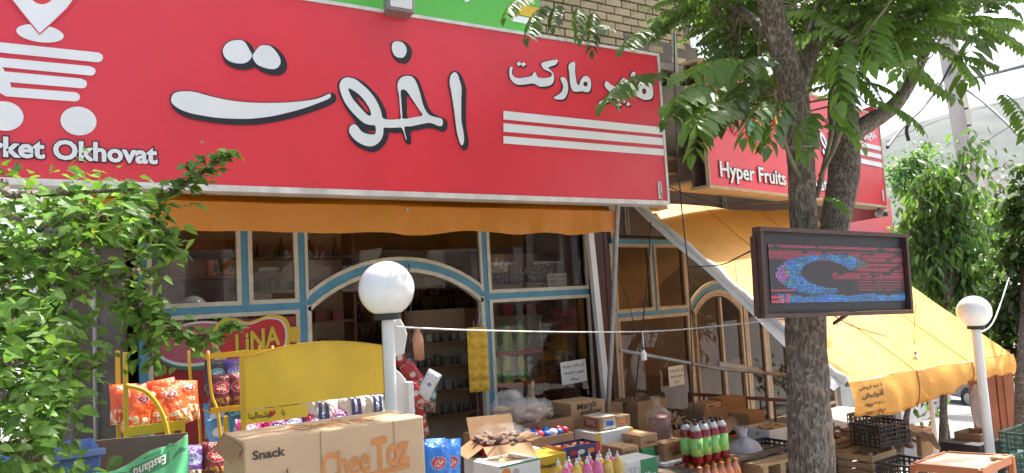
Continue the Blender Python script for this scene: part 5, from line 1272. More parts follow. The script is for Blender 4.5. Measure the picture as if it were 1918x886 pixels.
t, w, d, h = carton('marshmallow_carton', 'brown marshmallow carton with red lettering behind the soda bottles', 1243, 831, 4.25, .235, .22, onY(1243, 868, 4.25).z, 4, 'carton_dark'); front(t, 'Marsh', .055, h*.52, .10, .042, 'pack_red', .02, 0, slope=.06); front(t, 'mallow', .075, h*.22, .11, .042, 'pack_red', .02, 0, slope=.06); zm = t.location.z
t, w, d, h = carton('heart_box', 'white box with red heart and green palm under the red lettered marshmallow carton', 1245, 869, 4.2, .25, .22, S2, 0, 'white_card')
hp = [(.0,-.045),(-.045,.0),(-.05,.025),(-.03,.042),(-.008,.035),(0,.02),(.008,.035),(.03,.042),(.05,.025),(.045,.0)]
oval(t, 0, 0, 0, 0, 'heart_red', .003, 'heart_print', [smooth_loop([(.135+x, h-.055+z) for x, z in hp])]); front(t, 'Kham', .10, h-.062, .07, .018, 'white_card', .03)
for i in range(5): oval(t, 0, 0, 0, 0, 'green_card', .003, 'palm_print', [[(.05, h-.06), (.05+.035*math.cos(.5+i*.55), h-.055+.03*math.sin(.5+i*.55)+.006), (.05+.04*math.cos(.35+i*.55), h-.06+.03*math.sin(.35+i*.55))]])
# -- sack of beans, roots carton
p = onY(1237, 830, 4.45); t = thing('bean_bag', 'clear plastic bag of brown beans tied at the top', 'bag', (p.x, p.y, p.z))
q = MB(); q.sheet(lambda u, v: Vector((math.cos(6.2832*u)*.098*(1-.25*v**4)*(1+.05*noise.noise(Vector((math.cos(u*6.28)*2, math.sin(u*6.28)*2, v*5)))), math.sin(6.2832*u)*.08*(1-.3*v**4), .205*v)), 24, 10); q.v.append(Vector((0, 0, .20))); k_ = len(q.v)-1
for i in range(24): q.f.append((10*25+i, 10*25+i+1, k_)); q.mi.append(0)
part('beans', q, 'beans', t, True)
b_ = MB(); r_ = random.Random(9)
for i in range(520):
    a = r_.uniform(2.6, 6.6); z = r_.uniform(.01, .205); rr = (1-.25*(z/.205)**4); c = Vector((math.cos(a)*.099*rr, math.sin(a)*.081*rr, z)); b_.lathe([(.001,-.003),(.0048,-.001),(.0048,.002),(.001,.0035)], tuple(c), 5)
o = part('loose_beans', b_, 'goods_brown', t); o['kind'] = 'stuff'
q = MB(); q.sheet(lambda u, v: Vector((math.cos(6.2832*u)*(.103 if v < .62 else .103*(1-.86*math.sin((v-.62)/.38*1.9)**1 if v < .82 else .16+(v-.82)*1.6))*(1+.06*noise.noise(Vector((math.cos(u*6.28)*3, math.sin(u*6.28)*3, v*8)))) - .05*max(0, v-.62), math.sin(6.2832*u)*(.085 if v < .62 else .085*(.3 if v > .8 else 1-(v-.62)*3.6)), .36*v)), 26, 20); part('film', q, 'film_thin', t, True)
t, w, d, h = carton('bean_carton', 'plain brown carton that the bag of beans stands on', 1212, 829, 4.38, .22, .25, S2, 0, 'carton_dark', h=onY(1237, 830, 4.45).z-S2)
t, w, d, h = carton('ginger_carton', 'open carton of ginger roots behind the soda bottles', 1262, 806, 4.75, .28, .34, S3, -3, 'carton_dark', opened=1)
r_ = random.Random(12); gms = []
for k in range(3):
    q = MB(); q.tube([(-.06,0,0),(-.02,.01*k,.01),(.03,-.008,.0),(.07,.01,.015)], [.006,.011,.010,.005], 6); q.tube([(0,0,.0),(.02,.03,.01)], [.008,.005], 5); gms.append(q.mesh('ginger_root', 'ginger', True))
for i in range(46):
    o = obj('ginger_root', gms[i % 3], t); o.location = (r_.uniform(.03,.25), r_.uniform(.03,.31), h+r_.uniform(-.02,.075)); o.rotation_euler = (r_.uniform(-.9,.9), r_.uniform(-.9,.9), r_.uniform(0,6))
# -- front left: open carton of wrapped goods on a cherry box, white window box
t, w, d, h = carton('cherry_box', 'white box with cherries and red label under the open flapped carton', 896, 862, 3.98, .34, .24, S1, -8, 'white_card'); patch(t, .02, .10, h*.05, h*.5, 'red_card', 'left'); patch(t, .10, .2, h*.1, h*.55, 'red_card')
for i in range(9): oval(t, .03+.02*(i % 3), h-.04-.035*(i//3), .009, .011, 'pack_red', .003, 'cherry_print')
zc_ = t.location.z+h+.002
t, w, d, h = carton('flapped_carton', 'open carton with folded down flaps full of brown wrapped goods', 905, 838, 4.02, .28, .28, zc_, -14, 'red_card', opened=1)
flap(t, (0, 0, h), (.30, 0, h), (.01, -.085, -.075)); flap(t, (0, .28, h), (0, 0, h), (-.10, 0, -.06)); flap(t, (.30, .0, h), (.30, .28, h), (.09, 0, .02), 'carton_dark'); flap(t, (0, .28, h), (.30, .28, h), (0, .07, .13), 'carton_dark')
patch(t, .03, .05, 0, h, 'white_card'); heap(t, 90, (.02, .26, .02, .26, h-.03, h+.035), .026, 'goods_brown', 'wrapped_good', 21)
q = bagmesh(.34, .30, .13, 8); q.v = [v+Vector((.15, .14, h-.02)) for v in q.v]; part('film', q, 'film_thin', t, True)
t, w, d, h = carton('window_box', 'white box with clear top window showing brown cakes', 934, 874, 3.66, .30, .24, S1, 6, 'white_card'); patch(t, .005, .295, h-.012, h-.002, 'green_card'); oval(t, .05, h-.045, .03, .028, 'orange_card', .003); oval(t, .12, h-.05, .022, .02, 'wall_grey', .003)
toppatch(t, .05, .26, .04, .20, h, 'carton_inside'); heap(t, 14, (.08, .23, .07, .17, h-.003, h+.002), .026, 'bread', 'cake', 31)
# -- detergent bottles and soda packs
def bottle(name, prof, mt, cap=None, lab=None, n=14):
    """returns a template function that makes a bottle with parts under a parent"""
    body = MB().lathe(prof, n=n).mesh('bottle', mt, True)
    cm = MB().lathe(cap[0], n=n).mesh('cap', cap[1], 40) if cap else None
    lm_ = MB().lathe(lab[0], n=n).mesh('label_band', lab[1], True) if lab else None
    def mk(parent, loc, as_part=True):
        b = obj('bottle', body, parent, loc)
        if cm: obj('cap', cm, b)
        if lm_: obj('label_band', lm_, b)
        return b
    return mk
p = onY(1060, 900, 3.72); t = thing('detergent_pack', 'pack of pink and yellow dish soap bottles in film', 'bottle pack', (p.x, p.y, S1), R(-2))
hz = onY(1080, 862, 3.72).z-S1
def soap(mt): return bottle('soap', [(.022,0),(.034,.006),(.036,hz*.3),(.030,hz*.5),(.035,hz*.68),(.024,hz*.84),(.012,hz*.87)], mt, ([(.013,hz*.86),(.013,hz*.92),(.006,hz*.94),(.004,hz)], 'white_card'))
sp_, sy_ = soap('pink_card'), soap('bottle_lemon'); syl = soap('yellow_card')
for i in range(6):
    for j in range(2): ((sp_, syl, sp_, sp_, syl, syl)[i] if j == 0 else (syl, sp_)[i % 2])(t, (.04+.078*i, .05+.08*j, .001))
q = MB(); q.box(.0, .48, .005, .18, .0, hz*.80); part('film', q, 'film_thin', t, bev=.02)
m = MB(); text(m, fa('گلی'), lambda x, z: Vector((x, .002, z)), .30, hz*.36, .10, .07, .04); part('lettering', m, 'black_print', t)
patch(t, .15, .25, hz*.3, hz*.5, 'blue_card', lift=-.002)
p = onY(1300, 900, 3.95); zs = onY(1345, 861, 4.05).z
op = thing('orange_soda_pack', 'film wrapped pack of orange drink bottles, bottom of the soda stack', 'bottle pack', (p.x+.05, 3.93, zs-.30), R(3))
mk = bottle('soda', [(.030,0),(.038,.01),(.039,.18),(.034,.225),(.014,.262),(.013,.28)], 'soda_orange', ([(.017,.268),(.017,.296),(.012,.299)], 'orange_card'))
for i in range(6):
    for j in range(3): mk(op, (.045+.079*i, .045+.079*j, .002))
q = MB(); q.sheet(lambda u, v: Vector((.237+.25*max(-1, min(1, 1.25*math.cos(6.2832*u)))*(1-.10*v**6), .124+.128*max(-1, min(1, 1.25*math.sin(6.2832*u)))*(1-.1*v**6), .285*v+.008*noise.noise(Vector((u*20, v*3, 0)))*v)), 40, 8); part('film', q, 'film_thin', op, True)
solo('soda_crate', MB().box(p.x+.03, p.x+.55, 3.90, 4.22, .0, zs-.302), 'carton_dark', 'plain carton under the orange drink pack', 'box', loc=(p.x+.05, 3.93, 0))
sp2 = thing('red_soda_pack', 'film wrapped pack of red cola bottles with green labels', 'bottle pack', (onY(1308, 861, 4.0).x, 4.0, zs+.002), R(2))
hb = onY(1345, 787, 4.0).z-zs
mk = bottle('soda', [(.034,0),(.044,.01),(.0455,hb*.70),(.040,hb*.80),(.018,hb*.92),(.014,hb*.96)], 'cola_red', ([(.016,hb*.93),(.016,hb),(.012,hb+.002)], 'black_plastic'), ([(.0462,hb*.20),(.0462,hb*.62)], 'label_green'), 18)
mk2 = MB().lathe([(.0405,hb*.795),(.030,hb*.87),(.017,hb*.93)], n=16).mesh('clear_neck', 'pet_clear', True)
for i in range(4):
    for j in range(2):
        b = mk(sp2, (.048+.094*i, .05+.094*j, .001)); obj('clear_neck', mk2, b, (0, 0, .0006)); b.rotation_euler = (0, 0, R(20*i+35*j))
        if j == 0:
            m = MB(); R_ = .0468
            f_ = lambda x, z: Vector((math.sin(x/R_-.15)*R_, -math.cos(x/R_-.15)*R_, z))
            text(m, fa('سن ایچ')[::1], lambda x, z: f_(.012-z*.0+ (z-hb*.22)*0 - 0 + (0.018-0.0), 0) if 0 else f_(-.022+ (z-hb*.24)*.0 + z*.0, 0) if 0 else f_(.004+.022*(z/.1), hb*.24+x), 0, 0, hb*.34, .085, .02); part('lettering', m, 'black_print', b)
            m = MB(); m.add([f_(-.03, hb*.26), f_(-.014, hb*.26), f_(-.014, hb*.38), f_(-.03, hb*.38)], ((0,1,2,3),)); part('fruit_print', m, 'yellow_card', b)
            m = MB(); [m.add([f_(-.025+.009*k, hb*.36), f_(-.019+.009*k, hb*.36), f_(-.019+.009*k, hb*(.54-.05*(k % 2))), f_(-.025+.009*k, hb*(.54-.05*(k % 2)))], ((0,1,2,3),)) for k in range(3)]; part('cactus_print', m, 'green_card', b)
q = MB(); q.sheet(lambda u, v: Vector((.19+.198*max(-1, min(1, 1.2*math.cos(6.2832*u)))*(1-.14*v**5), .097+.105*max(-1, min(1, 1.25*math.sin(6.2832*u)))*(1-.15*v**5), hb*.98*v)), 40, 8); pass

# ------------------------------------------------------------------ sunlit foreground cartons on the left
z0 = 1.30; A = onZ(458, 828, z0); B = onZ(793, 779, z0)
w = (B-A).length; az = math.degrees(math.atan2(B.y-A.y, B.x-A.x))
sn = thing('snack_carton', 'large brown snack carton with orange lettering in the foreground', 'box', (A.x, A.y, z0-.42), R(az))
m = MB(); m.box(0, w, 0, .27, 0, .42); part('body', m, 'carton_pale', sn, bev=.006)
text_ = lambda s, x0, z0_, ww, hh, mt, bd, nm='lettering', sl=0: part(nm, text(MB(), s, lambda x, z: Vector((x, -.003, z+(x-x0)*sl)), x0, z0_, ww, hh, bd), mt, sn)
sx = lambda px: (onP(px, 840, A, Vector((-math.sin(R(az)), math.cos(R(az)), 0)))-A).dot(Vector((math.cos(R(az)), math.sin(R(az)), 0)))
text_('Snack', sx(472), .42-.062, sx(534)-sx(472), .030, 'carton_print_dark', .03)
text_('Chee', sx(600), .42-.175, sx(692)-sx(600), .098, 'carton_print', .02, sl=.06); text_('Toz', sx(697), .42-.165, sx(766)-sx(697), .112, 'carton_print', .035, sl=.05)
for (pa, pb) in ((sx(598), sx(766)),):
    m = MB(); m.add([(pa, -.0025, .23), (pb, -.0025, .245), (pb, -.0025, .26), (pa, -.0025, .246)], ((0,1,2,3),)); part('print', m, 'carton_print', sn)
for u0 in (sx(600), sx(738)):
    m = MB(); m.add([(u0, -.002, .0), (u0+.003, -.002, 0), (u0+.003, -.002, .42), (u0, -.002, .42)], ((0,1,2,3),)); part('crease', m, 'carton_dark', sn)
text_2 = part('lettering', text(MB(), 'CheeToz', lambda x, z: Vector((x, z, .4215)), .20, .06, .28, .15, .01), 'carton_print', sn)
m = MB(); m.box(.002, w-.002, .130, .136, .4202, .4212); part('tape_seam', m, 'carton_dark', sn)
flap(sn, (0, .02, .40), (0, .25, .42), (-.035, 0, -.05), 'carton_dark'); m = MB(); m.lathe([(.006,0),(.012,.004),(.012,.012),(.004,.014)], n=10); m.v = [Vector((sx(535), -.002-v.z, .305+v.x)) for v in m.v]; part('tape_end', m, 'goods_brown', sn, True)
for i in range(2):
    q = solo('snack_carton', MB().box(-.01+.02*i, w-.02+.01*i, .0, .27, .0, .42), 'carton', ('plain brown carton directly under the snack carton', 'plain brown carton at the foot of the snack carton stack')[i], 'box', world=False, loc=(A.x, A.y, z0-.421*(i+2)), rz=R(az+2*i-1), bev=.005)
A = onZ(180, 884, 1.22); B = onZ(352, 810, 1.22); D_ = onZ(137, 853, 1.22)
w = (B-A).length; dd = min(.40, (D_-A).length); az = math.degrees(math.atan2(B.y-A.y, B.x-A.x))
ba = thing('banana_carton', 'green banana carton with its lid off and printed upside down', 'box', (A.x, A.y, .97), R(az)); hh = .25; e = .006
def wavy(x0, x1, y0, y1, al, mt, nm, drop=None):
    m = MB(); k = 16
    vs = []
    for i in range(k+1):
        t = i/k; x, y = x0+(x1-x0)*t, y0+(y1-y0)*t; zt2 = hh - (drop(t) if drop else 0)
        n_ = Vector((y1-y0, -(x1-x0), 0)).normalized()*-e
        vs += [(x, y, 0), (x, y, zt2), (x+n_.x, y+n_.y, 0), (x+n_.x, y+n_.y, zt2)]
    fo = []; fi = []
    for i in range(k):
        a = i*4; fo.append((a, a+4, a+5, a+1)); fi += [(a+2, a+3, a+7, a+6), (a+1, a+5, a+7, a+3)]
    m.add(vs, fo+fi); m.mi = [0]*len(fo)+[1]*len(fi); return part(nm, m, [mt, 'carton_inside'], ba)
wv_ = lambda t: .012*math.sin(t*9)+(.035 if .30 < t < .36 else 0)*0+.02*abs(math.sin(t*3.1))
wavy(0, w, 0, 0, 0, 'banana_green', 'front_panel', wv_); wavy(w, w, 0, dd, 0, 'banana_green', 'side_panel', lambda t: .01*t); wavy(w, 0, dd, dd, 0, 'banana_green', 'back_panel', lambda t: .01+.03*(t > .4)*(t < .75)); wavy(0, 0, dd, 0, 0, 'banana_green', 'side_panel', lambda t: .02*math.sin(t*3.1))
part('bottom', MB().box(.001, w-.001, .001, dd-.001, .001, .01), 'carton_inside', ba)
patch(ba, w*.30, w*.74, .160, .212, 'banana_dark', lift=.002); front(ba, 'Eastland', w*.33, .170, w*.36, .036, 'white_card', .02, rot180=True, name='lettering').location = (0, -.0015, 0)
front(ba, 'BANANA', w*.44, .218, w*.20, .012, 'banana_dark', .02, rot180=True)
for (u0, u1, zz_) in ((.06, .28, .205), (.78, .97, .19), (.66, .82, .228)):
    oval(ba, 0, 0, 0, 0, 'banana_dark', .002, 'banana_print', [smooth_loop([(w*u0, zz_-.02), (w*(u0+u1)/2, zz_+.012), (w*u1, zz_-.005), (w*(u0+u1)/2, zz_-.006)])])
patch(ba, w*.05, w*.22, .09, .15, 'paper', lift=.002); m = MB(); [m.add([(w*.06, -.003, .098+.009*i), (w*(.19-.02*(i % 3)), -.003, .098+.009*i), (w*(.19-.02*(i % 3)), -.003, .102+.009*i), (w*.06, -.003, .102+.009*i)], ((0,1,2,3),)) for i in range(5)]; part('label_print', m, 'wall_grey', ba)
for i in range(2):
    solo('banana_carton', MB().box(0, w, 0, dd, 0, .475), 'banana_green', ('closed green banana carton under the open one', 'closed green banana carton on the pavement under the stack')[i], 'box', world=False, loc=(A.x, A.y, .488-.484*i), rz=R(az+1), bev=.005)

# ------------------------------------------------------------------ yellow snack racks
def bagm(w, h, t_, seed, n=9):
    """pillow bag with crimped ends"""
    q = MB(); fs = []
    def prof(u, v): return max(0, (1-abs(2*u-1)**2.6))*max(0, (1-abs(2*v-1)**5))
    for sg in (-1, 1):
        q.sheet(lambda u, v: Vector(((u-.5)*w*(1-.06*math.sin(math.pi*v)), sg*(t_/2*prof(u, v)**.7*(1+.28*noise.noise(Vector((u*4+seed, v*5, sg))))+.0008), v*h)) if sg < 0 else Vector(((.5-u)*w*(1-.06*math.sin(math.pi*v)), sg*(t_/2*prof(u, v)**.7*(1+.28*noise.noise(Vector((u*4+seed, v*5, sg))))+.0008), v*h)), n, n+3)
    return q
_bm = {}
def snack(mt, loc, w, h, t_, rz, lab, grp, lean=0, roll=0, seed=0):
    k = (mt, round(w, 3), round(h, 3), seed % 3)
    if k not in _bm: _bm[k] = bagm(w, h, t_, seed % 3).mesh('snack_bag', mt, True)
    o = obj('snack_bag', _bm[k], None, loc, (lean, roll, rz)); return label(o, lab, 'snack bag', grp)
# left rack: posts, curved side arm, tray with orange bags
RA = 4.05; a = onY(235, 700, RA); b = onY(343, 800, RA)
ra = thing('snack_rack', 'yellow wire rack with orange snack bags beside the cement post', 'rack', (a.x, RA, 0))
W_ = b.x-a.x; zt_ = onY(343, 782, RA).z
for yy in (0, .30): part('post', MB().bar((.0, yy, 0), (.0, yy, onY(235, 660, RA).z), .02, .02), 'rack_yellow', ra)
for yy in (0, .30): part('post', MB().bar((W_, yy, 0), (W_, yy, zt_), .016, .016), 'rack_yellow', ra)
c_ = [Vector((0, -.012, zt_+.18)), Vector((W_*.35, -.012, zt_+.14)), Vector((W_*.62, -.012, zt_+.03)), Vector((W_*.75, -.012, zt_-.12))]
part('side_arm', MB().tube(spl(c_), .011, 8), 'rack_yellow', ra, True)
for zz_ in (zt_-.035, zt_-.32):
    part('tray_front', MB().bar((0, -.004, zz_), (W_, -.004, zz_), .006, .045), 'rack_yellow', ra); part('tray_side', MB().bar((W_+.004, 0, zz_), (W_+.004, .30, zz_), .006, .045), 'rack_yellow', ra)
    m = MB(); [m.tube([(0, .03+.045*i, zz_-.02), (W_, .03+.045*i, zz_-.02)], .003, 5) for i in range(7)]; part('wires', m, 'rack_yellow', ra)
r_ = random.Random(2); zb2 = zt_-.05
for i, (ux, uy, rz_) in enumerate(((.06,.03,-.3), (.20,.02,-.1), (.33,.02,.2), (.13,.13,.1), (.27,.13,-.2), (.40,.12,.3), (.03,.20,0.2), (.30,.22,.1))):
    snack('bag_orange', (a.x+ux*.74, RA+uy+.03, zb2+.004*i), .138, .205, .085, rz_, 'plump orange snack bag, %s of the left yellow rack' % ('front row left', 'front row second', 'front row third', 'second row left', 'second row middle', 'second row right', 'back corner near the post', 'back row middle')[i], 'orange snack bags in the left rack', -.35, r_.uniform(-.25,.25), i)
for i in range(4): snack(('bag_purple','bag_maroon')[i % 2], (a.x+.08+.11*i, RA+.10, zt_-.34), .13, .19, .07, .1, 'dark snack bag on the lower tray of the left yellow rack', 'dark bags low in the left rack', -.3, .1, i)
# middle rack
RB = 4.5; a = onY(392, 690, RB); ztop = onY(392, 668, RB).z; W_ = .36
rb = thing('snack_rack', 'yellow wire rack with maroon and blue chip bags in front of the heart sign', 'rack', (a.x, RB, 0))
for yy, xx in ((0, .05), (.28, 0), (.0, W_), (.28, W_)): part('post', MB().tube(spl([(xx, yy, 0), (xx, yy, ztop-.45), (xx-.035*(xx < .1), yy+.03, ztop-.2), (xx-.045*(xx < .1), yy+.05, ztop+.03)]), .009, 7), 'rack_yellow', rb, True)
part('top_bar', MB().bar((-.01, .05, ztop), (W_, .05, ztop), .012, .03), 'rack_yellow', rb)
lv = [onY(410, 772, RB).z, onY(410, 812, RB).z-.03, onY(410, 868, RB).z-.02]
lv = [lv[0], lv[0]-.24, lv[0]-.46]
for zz_ in lv:
    part('tray_front', MB().bar((.0, -.01, zz_+.012), (W_, -.01, zz_+.012), .006, .030), 'rack_yellow', rb)
    for yy in (.04, .09, .14, .19, .24): part('tray_wire', MB().tube([(0, yy, zz_), (W_, yy, zz_)], .003, 5), 'rack_yellow', rb)
for k_, (mts, zz_) in enumerate(((('bag_maroon', 'bag_maroon', 'bag_maroon', 'bag_black', 'bag_purple', 'bag_white'), lv[0]), (('bag_blue', 'bag_blue', 'bag_blue', 'bag_blue', 'bag_black', 'bag_white'), lv[1]), (('bag_blue',)*3, lv[2]))):
    for i, mt in enumerate(mts):
        snack(mt, (a.x+.07+.11*(i % 3), RB+.05+.12*(i//3), zz_+.004+.075*(i//3)), .135, .20, .06, r_.uniform(-.15,.15), (('leftmost', 'middle', 'rightmost')[i] + ' ' + ('maroon chip bag in the front row of the middle rack', 'light blue snack bag on the second tray of the middle rack', 'light blue snack bag on the bottom tray of the middle rack')[k_]) if i < 3 else 'snack bag in the back row of the middle rack: ' + mt[4:], ('maroon bags', 'light blue bags', 'low blue bags')[k_] if i < 3 else 'back row bags', -.2, r_.uniform(-.08,.08), i)
# header board rack
BY = 3.62; a, b = onY(459, 790, BY), onY(724, 790, BY); zl, zr, zp, zb3 = onY(459, 666, BY).z, onY(712, 652, BY).z, onY(600, 637, BY).z, onY(459, 768, BY).z
rc = thing('header_rack', 'snack rack with a big blank yellow arched header board', 'rack', (a.x, BY, 0)); W_ = b.x-a.x
z1 = (zl+zr)/2
pts = [(0, zb3), (W_, zb3)] + [(W_*(1-i/16), z1+(zp-z1-.008)*math.sin(math.pi*i/16)**.9) for i in range(17)]
m = MB(); n_ = len(pts); m.add([(x, 0, z) for x, z in pts]+[(x, .012, z) for x, z in pts], [tuple(range(n_)), tuple(range(2*n_-1, n_-1, -1))]+[(i, i+n_, (i+1) % n_+n_, (i+1) % n_) for i in range(n_)]); part('header_board', m, 'board_yellow', rc)
m = MB(); q_ = [(p[0], p[1]) for p in pts]
for i in range(1, n_-1):
    m.bar((q_[i][0], -.004, q_[i][1]), (q_[i+1][0], -.004, q_[i+1][1]), .010, .006)
part('board_rim', m, 'rack_yellow', rc)
zs0 = onY(459, 800, BY).z; ze0 = zb3-.004
part('text_strip', MB().box(.0, W_*.42, .001, .008, zs0+.01, ze0), 'board_yellow', rc)
part('lettering', text(MB(), fa('با    خوشحالینا'), lambda x, z: Vector((x, -.003, z)), .015, zs0+.024, .165, .036, .015), 'black_print', rc)
oval(rc, 0, 0, 0, 0, 'heart_red', .004, 'heart_print', [smooth_loop([(.122+x*.28, zs0+.046+z*.28) for x, z in hp])])
for xx in (-.008, W_+.008): 
    for yy in (.0, .34): part('post', MB().bar((xx, yy, 0), (xx, yy, zl+.0 if yy == 0 else zl-.3), .018, .018), 'rack_yellow', rc)
zz_ = zs0-.13
for q_ in (zz_, zz_-.3):
    part('tray', MB().box(0, W_, -.012, .33, q_-.012, q_), 'rack_yellow', rc)
for i in range(9): snack(('bag_magenta', 'bag_purple', 'bag_magenta')[i % 3], (a.x+.04+.052*i, BY+.06+.07*(i % 2), zz_+.003), .135, .165, .07, r_.uniform(-.4,.4), ('%s snack bag under the yellow header board, %s third' % (('magenta', 'purple', 'magenta')[i % 3], ('left', 'middle', 'right')[i//3])), '%s bags under the header board, %s' % (('magenta', 'purple', 'magenta')[i % 3], ('left', 'middle', 'right')[i//3]), -.6, r_.uniform(-.3,.3), i)
for i, (px_, w_) in enumerate(((602, .19), (662, .19), (700, .15))):
    p = onY(px_, 792, BY+.14); o = snack('bag_white', (p.x, p.y, zz_+.001), w_, onY(px_, 752, BY+.14).z-zz_+.03, .12, .1*i, ('white bag with navy stripes, leftmost of the white ones under the header board', 'white bag with navy stripes in the middle under the header board', 'small white bag with navy stripes next to the globe lamp post')[i], 'white striped bags', -.15, .05, 3+i)
    for sx_ in (-.035, .0): 
        q = bagm(.015, .22, .06, 1); m = MB(); m.sheet(lambda u, v: Vector((sx_+.018*u, -.062*max(.05, 1-(2*v-1)**4)**.7-.004, .22*v)), 3, 10); part('stripe', m, 'navy_card', o)
# blue bags on the right of the snack carton
for i, (px_, py_, mt) in enumerate(((818, 880, 'bag_bright_blue'), (836, 884, 'bag_bright_blue'), (806, 890, 'bag_bright_blue'))):
    p = onY(px_, py_, 3.3+.1*i); snack(mt, (p.x, p.y, p.z-.12), .15, .255+.02*i, .09, .2*i-.2, ('bright blue snack bag standing right of the snack carton', 'bright blue snack bag in front beside the doorway', 'bright blue snack bag half hidden by the snack carton')[i], 'bright blue bags', 0, .06*i, i)
solo('goods_table', MB().box(1.62, 2.05, 3.2, 3.62, .004, p.z-.121), 'carton_dark', 'carton stack carrying the bright blue bags', 'box', loc=(1.5, 3.3, 0))

# ------------------------------------------------------------------ more cartons crowded in between
extra = [('brown carton with torn corner left of the ginger roots', 1262, 838, 4.52, .2, .2, S3, 5, 'carton'), ('tall brown carton behind the soda bottles', 1318, 770, 4.95, .30, .26, S3, -4, 'carton_dark'),
 ('flat tan carton on the tall carton behind the soda', 1322, 758, 4.97, .24, .2, None, 8, 'carton'), ('small red carton between the toy box and the cake carton', 1120, 856, 4.05, .12, .14, S2, 0, 'pack_red'),
 ('brown carton left of the bread bags near the door', 905, 815, 4.62, .17, .22, S3, 10, 'carton_dark'), ('white carton with blue end behind the flapped carton', 968, 846, 4.25, .18, .2, S2, -3, 'pack_white'),
 ('brown carton leaning behind the holed carton', 1352, 748, 5.15, .3, .2, .32, -6, 'carton_dark'), ('orange fruit carton left of the vanilla box', 1412, 822, 4.55, .12, .26, .05, 4, 'orange_card')]
zprev = None
for lab_, cx_, cy_, Y_, w_, d_, zb_, rz_, mt_ in extra:
    t, w, d, h = carton('stock_carton', lab_, cx_, cy_, Y_, w_, d_, zb_ if zb_ is not None else zprev+.001, rz_, mt_); zprev = t.location.z+h
    m = MB(); m.box(w*.02, w*.98, d*.46, d*.54, h+.0008, h+.0016); part('tape', m, 'carton_inside', t); patch(t, w*.15, w*.5, h*.35, h*.62, 'carton_print_dark' if 'carton' in mt_ else 'white_card')
# ------------------------------------------------------------------ doorway things
p = onY(747, 770, 3.75); ws = thing('white_stand', 'white pointed plastic stand behind the lamp post', 'stand', (p.x, p.y, 0)); zt_ = onY(742, 692, 3.75).z
m = MB()
pr_ = [(-.06, 0), (.05, 0), (.05, zt_-.06), (.02, zt_-.02), (-.005, zt_), (-.03, zt_-.02), (-.06, zt_-.06)]
k = len(pr_); m.add([(x, 0, z) for x, z in pr_]+[(x, .03, z) for x, z in pr_], [tuple(range(k)), tuple(range(2*k-1, k-1, -1))]+[(i, i+k, (i+1) % k+k, (i+1) % k) for i in range(k)]); part('panel', m, 'white_metal', ws, bev=.004)
part('side_rail', MB().box(.045, .075, -.035, .03, 0, zt_-.07), 'white_metal', ws, bev=.003); part('foot', MB().box(-.08, .09, -.10, .12, 0, .02), 'white_metal', ws)
p = onY(745, 636, 4.6); pr_ = [(-.09,-.12),(.045,-.10),(.075,.03),(.055,.09),(.02,.15),(-.03,.12),(-.09,.13)]; k = len(pr_); q = MB().add([p+Vector((x, 0, z)) for x, z in pr_]+[p+Vector((x*.9, .07, z*.95)) for x, z in pr_], [tuple(range(k)), tuple(range(2*k-1, k-1, -1))]+[(i, i+k, (i+1) % k+k, (i+1) % k) for i in range(k)]); solo('white_bag', q, 'white_card', 'white plastic carrier bag hanging in the doorway beside the lamp post', 'bag', bev=.012, loc=tuple(p))
r_ = random.Random(8)
hk = onY(770, 640, 4.7)
for i in range(9):
    pp = hk + Vector((.06+r_.uniform(-.09, .13), r_.uniform(-.08,.08), -.08-.055*i)); 
    snack(('bag_red', 'bag_black', 'bag_red', 'bag_white')[i % 4], (pp.x, pp.y, pp.z-.12), .10, .19, .045, r_.uniform(-.8,.8), ('red packet in the hanging bunch of packets in the doorway', 'black packet in the hanging bunch in the doorway', 'red packet in the hanging bunch of packets in the doorway', 'pale packet in the hanging bunch in the doorway')[i % 4], ('hanging red packets', 'hanging black packets', 'hanging red packets', 'hanging pale packets')[i % 4], r_.uniform(-.3,.2), r_.uniform(-.7,.7), i)
p = onY(782, 636, 4.75); m = MB().lathe([(.03,-.14),(.042,-.13),(.042,.0),(.03,.04),(.018,.05),(.018,.075)], tuple(p), 14); solo('amber_bottle', m, 'jar', 'amber bottle with pale label above the hanging packets', 'bottle', smooth=True, loc=tuple(p))
cable([onY(770, 600, 4.9)+Vector((0,0,.4)), onY(772, 640, 4.75), onY(778, 740, 4.72)], .004, 'cable_black', 'hook line carrying the hanging packets', cat='cord')
# yellow egg tray sheet hanging at the door jamb
a, b = onY(874, 614, 5.35), onY(905, 612, 5.35); zb_ = onY(890, 734, 5.35).z
et = thing('egg_tray', 'yellow moulded egg tray hung on the door jamb', 'egg tray', (a.x, 5.35, zb_), R(-14)); W_ = (b.x-a.x)*1.1; Hh = a.z-zb_
m = MB(); m.sheet(lambda u, v: Vector((W_*u, -.022*max(0, math.sin(2*math.pi*u-.0)**2*math.sin(6*math.pi*v)**2)**.6, Hh*v)), 24, 66); part('sheet', m, 'egg_tray', et, True)
part('string', MB().tube([(W_*.5, 0, Hh), (W_*.8, .02, Hh+.12)], .002, 4), 'cable_white', et)
